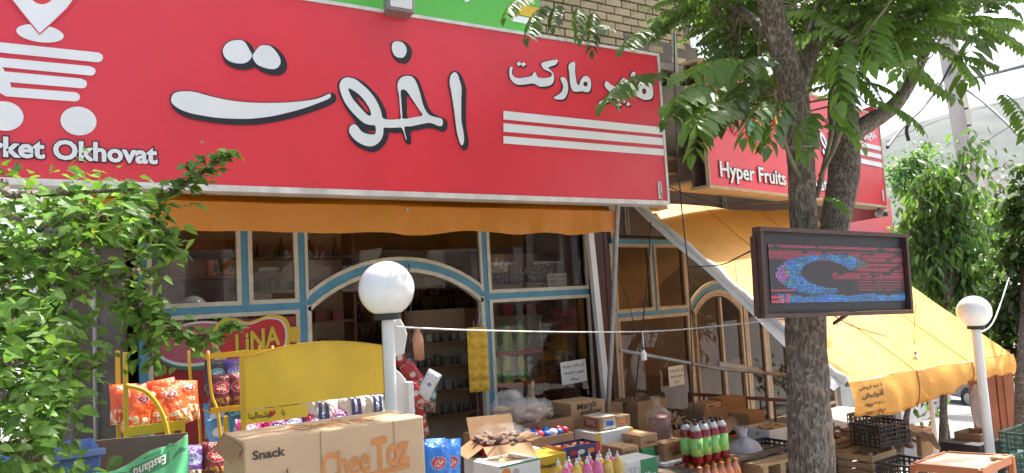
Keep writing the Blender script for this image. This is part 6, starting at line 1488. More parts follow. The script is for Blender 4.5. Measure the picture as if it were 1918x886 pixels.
# notices
def notice(px, py, Y, rz, w, h, lab):
    p = onY(px, py, Y) if Y else None
    return p
def sheet_note(loc, rz, w, h, lab, lines, tilt=0, mt='paper'):
    t = thing('notice', lab, 'notice', loc, rz); part('sheet', MB().box(0, w, 0, .002, 0, h), mt, t)
    for i, s in enumerate(lines):
        ww = (w*.84, w*.80, w*.34)[i % 3]; part('lettering', text(MB(), fa(s), lambda x, z: Vector((x, -.002, z)), (w-ww)/2, h*(.70-.29*i), ww, h*.17, .025), 'black_print', t)
    t.rotation_euler = (0, R(tilt), rz); return t
L3 = ('این مکان مجهز به', 'دوربین مداربسته', 'می باشد')
p = onY(1053, 722, FY-.035); sheet_note((p.x, FY-.035, p.z), 0, .29, .205, 'white notice with three black Persian lines taped to the blue framed window', L3, -2)
v = onP(1254, 725, O2+n2*.04, n2); sheet_note(tuple(v), A2, .27, .20, 'tan tinted notice with three Persian lines on the fruit shop window', L3, 0)
p = onY(1027, 541, FY+.05); sheet_note((p.x, FY+.05, p.z), 0, .22, .14, 'pale certificate inside the upper right window', ('گواهی نامه', 'کسب و کار'), 0, 'wall_pale')
p = onY(918, 511, FY+.03); sheet_note((p.x, FY+.03, p.z), 0, .17, .16, 'small yellow poster with torn papers inside the upper right window', (), 0, 'canvas_tan')
for i in range(3):
    p = onY(925+i*9, 500+5*i, FY+.02); solo('torn_paper', MB().add([p, p+Vector((.05,0,.01)), p+Vector((.04,-.01,.09)), p+Vector((.01,-.006,.07))], ((0,1,2,3),)), 'paper', 'torn white paper scrap stuck inside the upper right window', 'paper', 'torn paper scraps', loc=tuple(p))
r_ = random.Random(14); fw_ = MB()
p0 = onY(1002, 508, FY+.25)
for i in range(130):
    c = p0 + Vector((r_.gauss(0, .11), r_.gauss(0, .04), r_.gauss(0, .045))); d = Vector((r_.gauss(0,1), r_.gauss(0,1), r_.gauss(0,1))); blade(fw_, c, d, ZU, .03, .016, .2)
solo('dried_flowers', fw_, 'paper', 'spray of small white dried flowers inside the upper right window', 'flowers', loc=tuple(p0))

# ------------------------------------------------------------------ inside the market: shelves and stock
r_ = random.Random(31)
kinds = {}
def kind(nm, mb, mt, smooth=True): kinds[nm] = mb.mesh(nm, mt, smooth)
kind('bottle', MB().lathe([(.03,0),(.036,.01),(.036,.13),(.013,.19),(.013,.235)], n=10), 'bottle_dark')
kind('jar', MB().lathe([(.03,0),(.042,.008),(.042,.09),(.034,.105),(.036,.107),(.036,.125)], n=10), 'jar')
kind('tin', MB().lathe([(.036,0),(.038,.004),(.038,.10),(.036,.105)], n=12), 'tin_grey', 40)
kind('packet', MB().box(-.045, .045, -.03, .03, 0, .15), 'pack_tan', False); kind('carton_pack', MB().box(-.07, .07, -.045, .045, 0, .12), 'pack_red', False)
kind('white_packet', MB().box(-.04, .04, -.03, .03, 0, .11), 'pack_white', False); kind('green_packet', MB().box(-.05, .05, -.03, .03, 0, .14), 'pack_green', False)
def shelf_unit(name, lab, x0, x1, y, zs, dep, rows, place, step=1.0):
    t = thing(name, lab, 'shelf', (x0, y, .05))
    for xx in (x0, x1): part('upright', MB().box(xx-.015, xx+.015, y, y+dep, .05, zs[-1]+.32), 'shelf_wood', t, False, True)
    part('back_board', MB().box(x0+.016, x1-.016, y+dep-.012, y+dep, .05, zs[-1]+.32), 'room', t, False, True)
    for i, z in enumerate(zs):
        part('board', MB().box(x0+.016, x1-.016, y, y+dep-.013, z-.022, z), 'shelf_wood', t, False, True)
        x = x0+.07
        while x < x1-.07:
            kd = r_.choice(rows[i % len(rows)]); o = obj(kd, kinds[kd], None, (x, y+.06+r_.uniform(0, .03), z+.001), (0, 0, r_.uniform(-.15, .15)))
            s = r_.uniform(.68, .95); o.scale = (s, s, s*r_.uniform(.85, 1.2))
            nm_ = {'bottle':'dark bottle','jar':'brown jar','tin':'grey tin','packet':'tan packet','carton_pack':'red pack','white_packet':'white packet','green_packet':'green packet'}[kd]
            row = ('bottom', 'second lowest', 'middle', 'second highest', 'top')[i] if len(zs) == 5 else ('bottom', 'second', 'third', 'top')[i]
            label(o, '%s on the %s board of the %s' % (nm_, row, place), {'bottle':'bottle','jar':'jar','tin':'tin'}.get(kd, 'packet'), '%ss, %s board, %s' % (nm_, row, place))
            x += (.085 if kd in ('bottle', 'tin', 'jar', 'white_packet') else .13)*r_.uniform(1, 1.25)*step
    return t
shelf_unit('back_shelf', 'wooden wall shelf of bottles and jars seen through the arched doorway', 3.05, 5.0, 8.3, [1.05, 1.30, 1.56, 1.82, 2.08], .3, [('tin', 'white_packet'), ('bottle',), ('bottle', 'bottle', 'jar'), ('bottle', 'jar'), ('jar', 'packet')], 'back shelf behind the doorway', .78)
shelf_unit('left_shelf', 'wooden wall shelf of boxes behind the left of the doorway', 1.3, 3.0, 7.6, [.95, 1.28, 1.61, 1.94, 2.27], .3, [('green_packet', 'white_packet'), ('packet', 'green_packet'), ('carton_pack', 'green_packet'), ('tin', 'jar'), ('bottle', 'carton_pack')], 'shelf behind the yellow header board', 1.1)
shelf_unit('counter_shelf', 'dark free standing shelf of small tins behind the hanging packets', 3.25, 4.05, 6.9, [.62, .86, 1.10, 1.34], .25, [('tin', 'white_packet')], 'small dark shelf inside the door')
shelf_unit('right_shelf', 'shelf of packets at the right end inside the market', 4.1, 4.95, 6.7, [.60, .92, 1.24, 1.56, 1.9], .3, [('carton_pack',), ('packet', 'white_packet'), ('packet',), ('carton_pack', 'packet'), ('tin',)], 'shelf behind the right window')
# wire rack of lemon juice bottles in the right window
gr_ = thing('bottle_rack', 'wire rack with red shelf edges holding lemon juice bottles in the window', 'rack', (3.6, 6.0, .05))
xa, xb = onY(916, 660, 6.0).x+.01, onY(1014, 640, 6.0).x
zs_ = [onY(930, 722, 6.0).z, onY(930, 662, 6.0).z]
for z in zs_:
    part('shelf_plate', MB().box(xa, xb, 6.0, 6.28, z-.01, z), 'white_card', gr_, False, True); part('red_edge', MB().box(xa, xb, 5.985, 5.999, z-.028, z+.004), 'red_card', gr_, False, True)
    part('guard_wire', MB().tube([(xa, 5.99, z+.05), (xb, 5.99, z+.05)], .003, 5), 'steel_grey', gr_, True, True)
for xx in (xa, xb):
    for yy in (6.0, 6.27): part('post', MB().bar((xx, yy, .05), (xx, yy, zs_[1]+.3), .012, .012), 'steel_grey', gr_, False, True)
def lemon(mt): return MB().lathe([(.032,0),(.040,.01),(.041,.10),(.033,.15),(.017,.20),(.013,.21)], n=16).mesh('bottle', mt, True)
lms = [lemon('bottle_lemon'), lemon('bottle_green')]; capm = [MB().lathe([(.016,.205),(.016,.235),(.012,.24)], n=10).mesh('cap', 'green_card', 40), MB().lathe([(.042,.03),(.042,.09)], n=16).mesh('label_band', 'label_green', True)]
for k_, z in enumerate(zs_):
    for i in range(6 if k_ else 5):
        o = obj('lemon_bottle', lms[(i+k_) % 2 if k_ == 0 else (1 if i % 3 else 0)], None, (xa+.055+.088*i*.92, 6.06+.09*(i % 2), z+.001)); s = 1.12 if k_ else 1.25; o.scale = (s*.9, s*.9, s)
        label(o, 'yellow green bottle on the %s tier of the wire rack in the window' % ('upper' if k_ else 'lower'), 'bottle', 'lemon juice bottles, %s tier' % ('upper' if k_ else 'lower')); obj('cap', capm[0], o)
        if k_ == 0: obj('label_band', capm[1], o)
# leaning clear sheet in the same window
a, b, c = onY(972, 645, 5.95), onY(1032, 608, 5.95), onY(1005, 672, 5.95)
solo('plastic_sheet', MB().add([onY(930, 650, 5.93), b, onY(1003, 690, 5.93), onY(965, 712, 5.93)], ((0,1,2,3),)), 'film', 'clear plastic sheet leaning across the bottle rack', 'plastic sheet', loc=tuple(a))
# stacked pink snack packs and white shoes-shaped packs right of the rack
r_ = random.Random(17); px0 = onY(1040, 640, 6.2)
for i in range(7):
    z = onY(1060, 606-8*0, 6.15).z; o = obj('flat_pack', MB().box(-.14, .14, -.08, .08, 0, .03).mesh('flat_pack', 'pack_pink') if i == 0 else bpy.data.objects['flat_pack'].data, None, (onY(1066, 620, 6.25).x, 6.25, z-.07+.032*i), (0, 0, r_.uniform(-.12, .12)))
    label(o, 'pink flat pack in the pile behind the right window', 'packet', 'pile of pink flat packs')
solo('pack_shelf', MB().box(onY(1030, 640, 6.15).x-.02, onY(1100, 640, 6.15).x+.06, 6.1, 6.42, z-.095, z-.072), 'shelf_wood', 'brown board carrying the pile of pink packs', 'shelf', loc=(4.4, 6.2, 1.2))
z = onY(1060, 684, 6.15).z
solo('pack_shelf', MB().box(onY(1030, 640, 6.15).x-.02, onY(1100, 640, 6.15).x+.06, 6.1, 6.42, z-.022, z), 'shelf_wood', 'brown board carrying the four pale packs', 'shelf', loc=(4.4, 6.2, 1.1))
for i in range(4):
    o = obj('pale_pack', kinds['white_packet'], None, (onY(1046+13*i, 672, 6.14).x, 6.14, z+.001)); o.scale = (.62, .8, 1.35); label(o, 'tall pale pack in the row of four behind the right window', 'packet', 'row of four pale packs')
# left upper window: shelf, orange packs, heater, papers
ls = onY(420, 517, 6.05).z
sh = thing('window_shelf', 'dark red shelf unit behind the upper left window', 'shelf', (1.3, 6.05, .05)); x0_, x1_ = onY(312, 520, 6.05).x, onY(450, 517, 6.05).x
part('board', MB().box(x0_, x1_, 6.02, 6.3, ls-.016, ls), 'shelf_wood', sh, False, True); part('back_board', MB().box(x0_, x1_, 6.301, 6.32, 1.2, ls+.30), 'shelf_wood', sh, False, True)
for xx in (x0_-.012, x1_+.012): part('upright', MB().box(xx-.01, xx+.01, 6.02, 6.3, .05, ls+.3), 'shelf_wood', sh, False, True)
part('board', MB().box(x0_, x1_, 6.02, 6.3, 1.60, 1.616), 'shelf_wood', sh, False, True)
for i, (px_, w_, tl) in enumerate(((403, .085, -.12), (431, .085, .03))):
    p = onY(px_, 516, 6.05); o = thing('orange_pack', ('orange packet tilted to the left on the window shelf', 'upright orange packet at the right end of the window shelf')[i], 'packet', (p.x, 6.06, ls+.002)); o.rotation_euler = (0, tl, 0)
    part('body', MB().box(-w_/2, w_/2, 0, .06, 0, .125), 'pack_orange', o, bev=.008); patch(o, -.008, .006, .0, .125, 'white_card', lift=.002); patch(o, -.002, .022, .03, .08, 'blue_card', lift=.003)
p = onY(368, 570, 6.0); ft_ = thing('fan_heater', 'round black fan heater grille behind the upper left window', 'heater', (p.x, 6.0, 1.617))
m = MB(); [m.tube([Vector((math.cos(a)*.02*k, 0, .10+math.sin(a)*.02*k)) for a in [j*math.pi/14 for j in range(29)]], .003, 5) for k in range(1, 6)]; part('grille', m, 'steel_grey', ft_, True)
m = MB(); m.box(-.14, .14, .02, .16, 0, .21); part('housing', m, 'black_plastic', ft_, bev=.02); m = MB(); [m.box(-.13, .13, .012, .0195, .02+.018*i, .026+.018*i) for i in range(10)]; part('louvre', m, 'crate_black', ft_)
p = onY(434, 560, 6.0); sheet_note((p.x-.03, 6.0, 1.62), 0, .10, .13, 'small printed paper beside the fan heater', ('دوربین', 'تلفن'), 0)
t, w, d, h = carton('stock_carton', 'brown stock carton with red corner on the window shelf', 316, 485, 6.1, .30, .15, ls+.001, 0, 'carton_dark'); patch(t, .0, .09, 0, .06, 'pack_red')

# ------------------------------------------------------------------ fruit stand under the yellow awning
def slat_crate(name, lab, px_, py_, Y, w, d, h, rz, zb=None, mt='wood'):
    c = onY(px_, py_, Y); zb = c.z-h if zb is None else zb; t = thing(name, lab, 'crate', (c.x, c.y, zb), R(rz))
    for i in range(3):
        z0_ = .012+(h-.02)*i/3; z1_ = z0_+h/3-.022
        for q in ((0, w, 0, .009), (0, w, d-.009, d), (0, .009, .01, d-.01), (w-.009, w, .01, d-.01)): part('slat', MB().box(q[0], q[1], q[2], q[3], z0_, z1_), mt, t)
    for x, y in ((.011, .011), (w-.036, .011), (.011, d-.036), (w-.036, d-.036)): part('corner_post', MB().box(x, x+.025, y, y+.025, 0, h), mt, t)
    for i in range(5): part('base_slat', MB().box(.012+(w-.024)*i/5, .012+(w-.024)*(i+.8)/5, .012, d-.012, .0, .009), mt, t)
    return t
def mesh_crate(name, lab, px_, py_, Y, w, d, h, rz, mt='crate_black', zb=None, nx=9, nz=5):
    c = onY(px_, py_, Y); zb = c.z-h if zb is None else zb; t = thing(name, lab, 'crate', (c.x, c.y, zb), R(rz)); th = .008
    def wall(nm, fn, L):
        m = MB(); bars = nx if L == w else max(4, int(nx*d/w))
        for i in range(bars+1): x = L*i/bars; m.add([fn(max(0, x-.007), 0, 0), fn(min(L, x+.007), 0, 0), fn(min(L, x+.007), 0, h), fn(max(0, x-.007), 0, h), fn(max(0, x-.007), th, 0), fn(min(L, x+.007), th, 0), fn(min(L, x+.007), th, h), fn(max(0, x-.007), th, h)], ((0,1,2,3),(7,6,5,4),(0,3,7,4),(1,5,6,2),(3,2,6,7)))
        for j in range(nz+1):
            z = h*j/nz; hw_ = .014 if j in (0, nz) else .006; z0_, z1_ = max(0, z-hw_), min(h+.004, z+hw_)
            m.add([fn(0, -.001, z0_), fn(L, -.001, z0_), fn(L, -.001, z1_), fn(0, -.001, z1_), fn(0, th+.001, z0_), fn(L, th+.001, z0_), fn(L, th+.001, z1_), fn(0, th+.001, z1_)], ((0,1,2,3),(7,6,5,4),(3,2,6,7),(0,4,5,1)))
        part(nm, m, mt, t)
    wall('front_grid', lambda x, y, z: Vector((x, y, z)), w); wall('back_grid', lambda x, y, z: Vector((x, d-y, z)), w)
    wall('side_grid', lambda x, y, z: Vector((y, x, z)), d); wall('side_grid', lambda x, y, z: Vector((w-y, x, z)), d)
    part('base', MB().box(.01, w-.01, .01, d-.01, 0, .012), mt, t); return t
# timber bench with legs, mostly behind the trunk
bz = onY(1600, 842, 4.2).z
bn = thing('fruit_bench', 'grey timber bench carrying the wooden crate right of the trunk', 'bench', (5.6, 4.2, ground(6)))
for i in range(4): part('plank', MB().box(5.25, 6.75, 4.1+.12*i, 4.21+.12*i, bz-.03, bz-.002), 'wood_dark', bn, False, True)
for x, y in ((5.35, 4.14), (6.45, 4.14), (5.35, 4.5), (6.45, 4.5)): part('leg', MB().box(x-.03, x+.03, y-.03, y+.03, ground(x), bz-.031), 'wood_dark', bn, False, True)
part('rail', MB().bar((5.35, 4.10, .06), (6.45, 4.10, -.02), .03, .05), 'wood_dark', bn, False, True); part('brace', MB().bar((6.45, 4.12, bz-.06), (6.2, 4.12, bz-.3), .02, .04), 'wood_dark', bn, False, True)
slat_crate('wooden_crate', 'pale wooden slat crate on the bench right of the trunk', 1535, 806, 4.15, .52, .36, .16, 0, bz)
q = bagmesh(.46, .34, .24, 15); c_ = onY(1575, 800, 4.35); q.v = [v+Vector((c_.x, c_.y, bz+.10)) for v in q.v]; solo('produce_bag', q, 'film_thin', 'clear plastic bag bulging from the wooden crate by the trunk', 'bag', smooth=True, loc=(c_.x, c_.y, bz+.1))
heapt = thing('produce_heap', 'brown produce heaped in the wooden crate by the trunk', 'produce', (c_.x-.05, c_.y-.02, bz+.02)); heap(heapt, 26, (-.2, .2, -.12, .12, .03, .14), .04, 'goods_brown', 'produce', 41)
slat_crate('wooden_crate', 'wooden crate with dark open front on the ground right of the bench', 1632, 850, 3.75, .40, .30, .20, 4, onY(1632, 850, 3.75).z-.20)
mesh_crate('mesh_crate', 'dark mesh crate tilted on top of the wooden crate', 1646, 806, 3.8, .40, .28, .18, -4, zb=onY(1632, 850, 3.75).z+.002)
hp2 = thing('onion_heap', 'dull onions filling the dark mesh crate', 'produce', tuple(onY(1680, 826, 3.95))); heap(hp2, 26, (-.16, .14, -.08, .10, -.05, .05), .045, 'goods_brown', 'onion', 42)
mesh_crate('mesh_crate', 'dark mesh crate standing upright behind the tilted one', 1640, 785, 4.45, .36, .30, .26, 2, zb=.14)
mesh_crate('mesh_crate', 'dark mesh crate low in front of the cloth', 1702, 874, 3.35, .34, .26, .2, 2)
t, w, d, h = carton('cloth_box', 'pale box half covered by tan cloth under the awning', 1692, 824, 4.0, .22, .26, .05, 3, 'white_card')
cl = onY(1690, 800, 4.1)
m = MB(); m.sheet(lambda u, v: Vector((cl.x-.30+.72*u, cl.y-.17+.34*v+.02*math.sin(u*9), cl.z+.06-.10*u-(.16*max(0, u-.72)/.28) +.035*noise.noise(Vector((u*5, v*5, 0)))-(.10*(1-v*2.2) if v < .45 else 0)*u)), 26, 14); solo('tan_cloth', m, 'cloth_tan', 'tan cloth draped over the crates and pale box', 'cloth', smooth=True, loc=tuple(cl))
t, w, d, h = carton('fruit_carton', 'open brown carton behind the tan cloth under the awning', 1722, 806, 4.15, .24, .3, .02, 4, 'carton', opened=1)
t, w, d, h = carton('torn_carton', 'torn brown carton with two holes before the far globe lamp post', 1836, 814, 3.45, .26, .22, -.1, 0, 'carton_dark', opened=1); [oval(t, .04+.15*i, h-.09, .012, .014, 'wall_pale', .003) for i in range(2)]
solo('low_tray', MB().box(onY(1830, 845, 3.4).x, onY(1875, 845, 3.4).x, 3.38, 3.7, -.12, onY(1795, 845, 3.4).z-.0), 'crate_black', 'dark low tray under the torn carton', 'tray', loc=(5.8, 3.4, -.1))
# orange table
tb = thing('orange_table', 'orange steel table with pale worn top at the lower right', 'table', (4.5, 2.3, 0)); tz = onY(1712, 862, 2.45).z
q4 = [onZ(1712, 866, tz), onZ(1845, 880, tz), onZ(1893, 852, tz), onZ(1775, 846, tz)]
A_, B_ = q4[0], onZ(1893, 852, tz); 
cs = [onZ(1711, 868, tz), onZ(1838, 879, tz), onZ(1894, 853, tz), onZ(1772, 846, tz)]
n_ = 4; m = MB(); m.add([(c.x, c.y, tz-.004) for c in cs]+[(c.x, c.y, tz-.012) for c in cs], [(0,1,2,3),(7,6,5,4)]+[(i, i+4, (i+1) % 4+4, (i+1) % 4) for i in range(4)]); part('top', m, 'table_top', tb, False, True)
for i in range(4):
    a, b = cs[i], cs[(i+1) % 4]; v = (b-a).normalized()*.012
    part('rim', MB().bar(Vector((a.x, a.y, tz-.018))+v, Vector((b.x, b.y, tz-.018))-v, .016, .042), 'table_orange', tb, False, True); part('leg', MB().bar((a.x, a.y, ground(a.x)), (a.x, a.y, tz-.004), .026, .026), 'table_orange', tb, False, True)
for i in range(7):
    t_ = .1+.12*i; a = cs[0].lerp(cs[1], t_); part('side_bar', MB().bar((a.x, a.y, ground(a.x)+.1), (a.x, a.y, tz-.05), .006, .006), 'table_orange', tb, False, True)
p = onZ(1868, 860, tz); q = MB(); q.lathe([(.001,-.01),(.03,-.004),(.034,.004),(.015,.014),(.001,.016)], (p.x, p.y, tz+.006), 9); q.v = [Vector((p.x+(v.x-p.x)*1.5, v.y, v.z)) for v in q.v]; solo('flat_loaf', q, 'bread', 'small flat loaf lying on the orange table top', 'bread', smooth=True, loc=tuple(p))
mesh_crate('plastic_crate', 'dark green plastic crate behind the orange table, upper one', 1962, 818, 2.95, .50, .36, .20, 3, 'crate_green')
mesh_crate('plastic_crate', 'dark green plastic crate with pale rim at the lower right corner', 1985, 868, 2.6, .50, .34, .22, 3, 'crate_green')
solo('crate_stack', MB().box(onY(1962,818,2.95).x+.02, onY(1962,818,2.95).x+.46, 2.98, 3.28, -.2, onY(1962, 818, 2.95).z-.202), 'crate_green', 'closed dark green crate under the upper plastic crate', 'crate', loc=(6.1, 3.1, -.1))
solo('crate_stack', MB().box(onY(1985,868,2.6).x+.02, onY(1985,868,2.6).x+.46, 2.62, 2.92, -.15, onY(1985, 868, 2.6).z-.222), 'crate_green', 'closed dark green crate under the corner plastic crate', 'crate', loc=(5.6, 2.7, -.1))
# orange steel cabinet at the far end
ga = onY(1842, 812, 4.2); gb = onY(1907, 800, 4.0); gz = onY(1850, 700, 4.2).z
gt = thing('orange_cabinet', 'orange brown steel cabinet under the right end of the yellow awning', 'cabinet', (ga.x, ga.y, ground(ga.x)), math.atan2(gb.y-ga.y, gb.x-ga.x)); gw = (gb-ga).length; gh = gz-ground(ga.x)+.25
part('body', MB().box(0, gw, 0, .16, .02, gh), 'gate_orange', gt, bev=.006)
for q in ((.03, gw*.46), (gw*.5, gw-.03)): part('door_panel', MB().box(q[0], q[1], -.018, -.001, .08, gh-.06), 'gate_orange', gt, bev=.005); part('rib', MB().box((q[0]+q[1])/2-.012, (q[0]+q[1])/2+.012, -.03, -.0185, .12, gh-.1), 'gate_orange', gt)
p = onY(1838, 790, 4.05); m = MB(); q = bagmesh(.16, .16, .42, 6); solo('white_sack', MB().add([v+Vector((p.x, p.y, p.z-.05)) for v in q.v], q.f), 'sack_white', 'tall white sack with red top against the orange cabinet', 'sack', smooth=True, loc=tuple(p))
# goods left of the trunk: brown heap, holed carton, white box, sack, dark crates, pallet
p = onY(1370, 815, 5.0); q = MB(); q.sheet(lambda u, v: Vector((p.x-.42+.84*u, p.y-.18+.4*v, .32+.24*math.sin(math.pi*u)**.5*math.sin(math.pi*min(1, .15+v*.8))**.6*(1+.35*noise.noise(Vector((u*6, v*4, 3))))+.04*noise.noise(Vector((u*16, v*9, 1))))), 34, 16); solo('brown_wrap', q, 'cloth_tan', 'heap under crumpled brown wrap in front of the fruit shop', 'heap', smooth=True, loc=(p.x, p.y, .3))
solo('stall_table', MB().box(4.95, 6.9, 4.83, 5.45, .0, .32), 'wood_dark', 'dark low table before the fruit shop glass', 'table', loc=(5.8, 5.1, 0))
t, w, d, h = carton('holed_carton', 'brown carton with two hand holes behind the white sack', 1402, 775, 4.75, .26, .24, .22, 8, 'carton_dark'); [oval(t, .05+.14*i, h*.45, .014, .018, 'black_plastic', .003) for i in range(2)]
t, w, d, h = carton('vanilla_box', 'white open box with black lettering beside the trunk', 1441, 806, 4.35, .34, .30, .12, -2, 'white_card', opened=1); front(t, 'Vanilli', .12, h*.45, .13, .05, 'black_print', .03); patch(t, .0, .34, .0, h*.18, 'black_plastic'); patch(t, .02, .09, h*.5, h*.75, 'wall_grey', lift=.002)
heap(t, 16, (.04, .30, .04, .26, h-.08, h-.02), .04, 'straw', 'fruit', 51)
p = onY(1405, 900, 4.2); zk = onY(1400, 803, 4.2).z; q = bagmesh(.36, .28, zk*1.05, 4, True); q.v = [Vector((p.x+v.x*(1-.25*(v.z/zk)**3)-.06*(v.z/zk)**2, p.y+v.y, v.z)) for v in q.v]
sk = solo('woven_sack', q, 'sack_white', 'pale woven sack with red print left of the trunk', 'sack', smooth=True, loc=(p.x, p.y, 0))
zt_ = onY(1413, 868, 4.2).z
part('lettering', text(MB(), 'PARS', lambda x, z: Vector((x, p.y-.150, z)), p.x-.03, zt_, .10, .035, .02), 'red_card', sk, False, True)
mesh_crate('mesh_crate', 'dark mesh crate below the white vanilla box', 1428, 842, 4.1, .40, .3, .2, 0, 'crate_black')
pl_ = thing('pallet', 'rough wooden pallet at the foot of the trunk', 'pallet', tuple(onY(1425, 872, 3.9)))
for i in range(5): part('board', MB().box(0, .5, .07*i, .07*i+.055, -.02, 0), 'wood', pl_)
for i in range(3): part('bearer', MB().box(.02+.2*i, .08+.2*i, 0, .34, -.10, -.021), 'wood', pl_)
pr2 = thing('iron_rail', 'dark red iron railing in front of the fruit shop door', 'railing', tuple(onY(1320, 745, 5.45)))
a, b = onY(1290, 738, 5.5), onY(1500, 752, 5.2); part('rail', MB().bar(a, b, .03, .035), 'maroon_panel', pr2, False, True)
for i in range(9): c = a.lerp(b, i/8); part('upright', MB().bar(c, (c.x, c.y, .02), .014, .014), 'maroon_panel', pr2, False, True)
# ------------------------------------------------------------------ things behind the leaves at the left
p = onY(30, 925, 3.4); tb2 = thing('blue_bin', 'pale blue plastic tub behind the plum leaves', 'tub', (p.x, p.y, 0)); zt_ = onY(100, 842, 3.4).z
m = MB(); m.add([(-.2,-.15,.5),(.2,-.15,.5),(.2,.15,.5),(-.2,.15,.5),(-.26,-.2,zt_),(.26,-.2,zt_),(.26,.2,zt_),(-.26,.2,zt_)], ((0,3,2,1),(0,1,5,4),(1,2,6,5),(2,3,7,6),(3,0,4,7))); part('tub', m, 'blue_light', tb2, bev=.01) if 'blue_light' in MAT else part('tub', m, mat('blue_light', (.22, .33, .62), .5, .06) and 'blue_light', tb2, bev=.01)
part('rim', MB().bar((-.27, -.21, zt_), (.27, -.21, zt_), .03, .02), 'blue_light', tb2); part('stand', MB().box(-.19, .19, -.14, .14, 0, .499), 'wood_dark', tb2)

# ------------------------------------------------------------------ beyond: pole, cables, roofs, car
a, b = atD(1783, 130, 14), atD(1838, 440, 14); up_ = thing('utility_pole', 'tall concrete utility pole behind the weeping tree', 'pole', (b.x, b.y, ground(b.x)))
dv = (a-b); t0_ = b - dv*((b.z-ground(b.x))/dv.z); t1_ = a + dv*.6
m = MB(); m.bar(t0_, t1_, .34, .26); k = len(m.v)
for i in range(4, 8): c = (t1_); m.v[i] = c + (m.v[i]-c)*.72
part('shaft', m, 'wall_pale', up_, False, True)
for i in range(7):
    c = b.lerp(a, .35+.1*i); part('step_bolt', MB().tube([c-FW*.2-RT*.02, c-FW*.28-RT*.02], .018, 6), 'black_plastic', up_, False, True)
cable([atD(1800, 152, 13.9), atD(1860, 138, 10), atD(1960, 112, 7)], .022, 'cable_black', 'thick black cable running right from the utility pole')
cable([atD(1795, 158, 13.9), atD(1840, 190, 11), atD(1890, 235, 9), atD(1940, 290, 7.5)], .018, 'cable_black', 'dark cable slanting down to the right of the utility pole')
cable([onY(1662, 276, 5.6), atD(1690, 240, 11), atD(1730, 200, 12.5), atD(1760, 160, 13.8), atD(1782, 120, 13.9)], .022, 'cable_black', 'black cable loop from the fruit sign up to the utility pole')
cable([atD(1702, 225, 12), atD(1698, 245, 12), atD(1702, 264, 12)], .03, 'cable_black', 'short bundle of black cable ends hanging by the utility pole')
cable([atD(1660, 265, 60), atD(1790, 215, 60), atD(1930, 180, 60)], .03, 'cable_black', 'far thin wire in front of the mountain')
cable([atD(1800, 300, 60), atD(1870, 250, 60), atD(1930, 215, 60)], .03, 'cable_black', 'lower far thin wire in front of the mountain')
# neighbouring low building with blue roof edge
c0_ = atD(1585, 420, 12); nb = thing('neighbour_building', 'low grey building with bright blue roof edge past the fruit shop', 'building', (10.5, 8.0, -.6))
A_, B_ = atD(1560, 424, 11.5), atD(1720, 360, 17)
hh_ = Vector((B_.x-A_.x, B_.y-A_.y, 0)).normalized(); zr_ = A_.z
def along(s, o, z): q = Vector((A_.x, A_.y, 0))+hh_*s+Vector((-hh_.y, hh_.x, 0))*o; return Vector((q.x, q.y, z))
Ln = 9.0
def slab(o0, o1, z0_, z1_, s0=0, s1=Ln): m = MB(); m.add([along(s0,o0,z0_),along(s1,o0,z0_),along(s1,o1,z0_),along(s0,o1,z0_),along(s0,o0,z1_),along(s1,o0,z1_),along(s1,o1,z1_),along(s0,o1,z1_)], ((0,3,2,1),(4,5,6,7),(0,1,5,4),(1,2,6,5),(2,3,7,6),(3,0,4,7))); return m
part('wall', slab(.1, 4, -1.2, zr_-.55), 'wall_grey', nb, False, True); part('white_fascia', slab(0, .099, zr_-.50, zr_-.20), 'roof_white', nb, False, True); part('roof_edge', slab(-.06, 4.1, zr_-.19, zr_-.05), 'roof_blue', nb, False, True)
part('red_board', slab(.4, .5, zr_-.04, zr_+.9, 1.5, 6), 'red_card', nb, False, True)
for i in range(5): part('window', slab(.05, .099, zr_-1.5, zr_-.75, .6+1.6*i, 1.7+1.6*i), 'black_plastic', nb, False, True)
fh1 = thing('far_house', 'small pale house on the slope below the mountain', 'building', tuple(atD(1858, 372, 220))); 
m = MB(); m.box(-3, 3, -3, 3, -8, 6); part('wall', m, 'wall_pale', fh1); part('roof', MB().box(-3.4, 3.4, -3.4, 3.4, 6.01, 6.6), 'roof_white', fh1)
[part('window', MB().box(-2+2.2*i, -1+2.2*i, -3.06, -3.01, 1, 3), 'black_plastic', fh1) for i in range(2)]
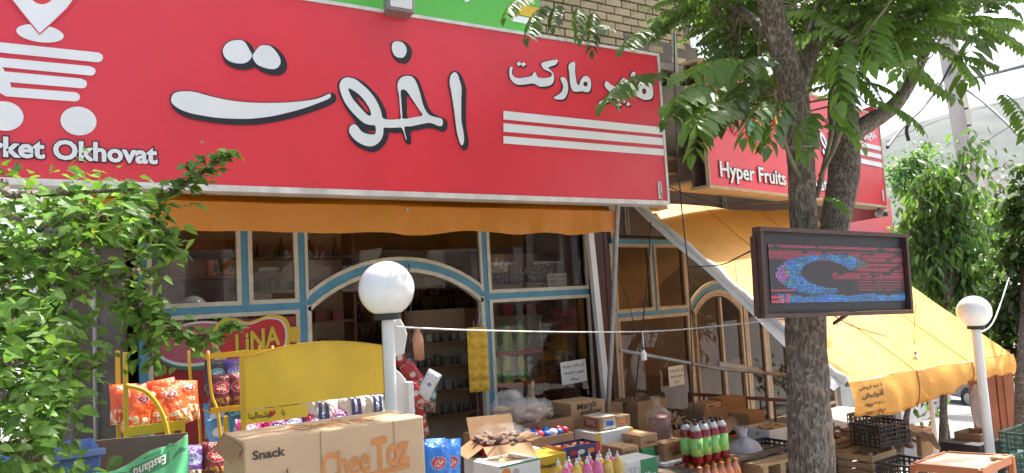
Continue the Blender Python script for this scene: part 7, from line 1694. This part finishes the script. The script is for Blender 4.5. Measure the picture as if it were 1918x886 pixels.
# car on the road
cpos = Vector((23.5, 12.0, ground(23.5)-.13)); car = thing('parked_car', 'dark car parked on the bright road beyond the fruit stand', 'car', tuple(cpos), R(62))
prof = [(-2.0,.35),(-2.05,.7),(-1.6,.85),(-1.0,1.38),(.55,1.42),(1.15,.92),(1.95,.78),(2.05,.4),(1.7,.3),(-1.7,.3)]
k = len(prof); m = MB(); m.add([(x,-.8,z) for x, z in prof]+[(x,.8,z) for x, z in prof], [tuple(reversed(range(k))), tuple(range(k, 2*k))]+[(i, (i+1) % k, (i+1) % k+k, i+k) for i in range(k)]); part('body', m, 'car_paint', car, bev=.05)
for x in (-1.3, 1.3):
    for y in (-.78, .78):
        w_ = MB(); w_.lathe([(.15,-.09),(.31,-.09),(.32,0),(.31,.09),(.15,.09)], n=18); w_.v = [Vector((x+v.x, y+v.z, .32+v.y)) for v in w_.v]; wo = part('wheel', w_, 'rubber', car, 40); h_ = MB().lathe([(.02,-.095),(.16,-.095),(.16,.095),(.02,.095)], n=12); h_.v = [Vector((x+v.x, y+v.z, .32+v.y)) for v in h_.v]; part('rim', h_, 'steel_grey', wo)
for y in (-.805, .805): part('window', MB().add([(-.9,y,.92),(.85,y,.92),(.45,y,1.34),(-.85,y,1.32)], ((0,1,2,3),)), 'black_plastic', car)
for y in (-.55, .55): part('headlight', MB().box(2.0, 2.06, y-.18, y+.18, .6, .74), 'white_metal', car)
# houses across the street, seen only as reflections in the shop glass
for i, (x, w_, h_, mt) in enumerate(((-9, 6.5, 5.2, 'wall_pale'), (-2, 6, 4.4, 'roof_white'), (5, 7, 6.0, 'wall_pale'), (13, 6, 4.6, 'wall_grey'))):
    hs_ = thing('street_house', ('tall pale house across the street, leftmost', 'white low house across the street, opposite the market', 'tall pale house across the street, opposite the fruit shop', 'grey house across the street, rightmost')[i], 'building', (x, -11, -.13))
    part('wall', MB().box(0, w_, -5, 0, 0, h_), mt, hs_)
    part('roof', MB().box(-.15, w_+.15, -5.15, .15, h_+.001, h_+.2), 'roof_white', hs_)
    for k in range(3):
        for z in (1.0, 3.2):
            if z+1.2 < h_: fo = part('window', MB().box(.6+k*w_/3, 1.7+k*w_/3, .001, .04, z, z+1.2), 'black_plastic', hs_); part('frame', MB().box(.5+k*w_/3, 1.8+k*w_/3, .001, .06, z-.1, z-.001), 'white_frame', fo)

# ------------------------------------------------------------------ the air between here and the mountain
m = MB(); m.box(-60, 3200, -80, 2500, -160, 700)
hz_o = obj('haze', m.mesh('haze', [])); hz_o['kind'] = 'stuff'
hm = bpy.data.materials.new('haze'); hm.use_nodes = True; hn = hm.node_tree; hn.nodes.clear()
ho = hn.nodes.new('ShaderNodeOutputMaterial'); hv = hn.nodes.new('ShaderNodeVolumePrincipled'); hv.inputs['Density'].default_value = .00008; hv.inputs['Color'].default_value = (.80, .88, 1, 1)
hn.links.new(hv.outputs[0], ho.inputs['Volume']); hz_o.data.materials.append(hm)
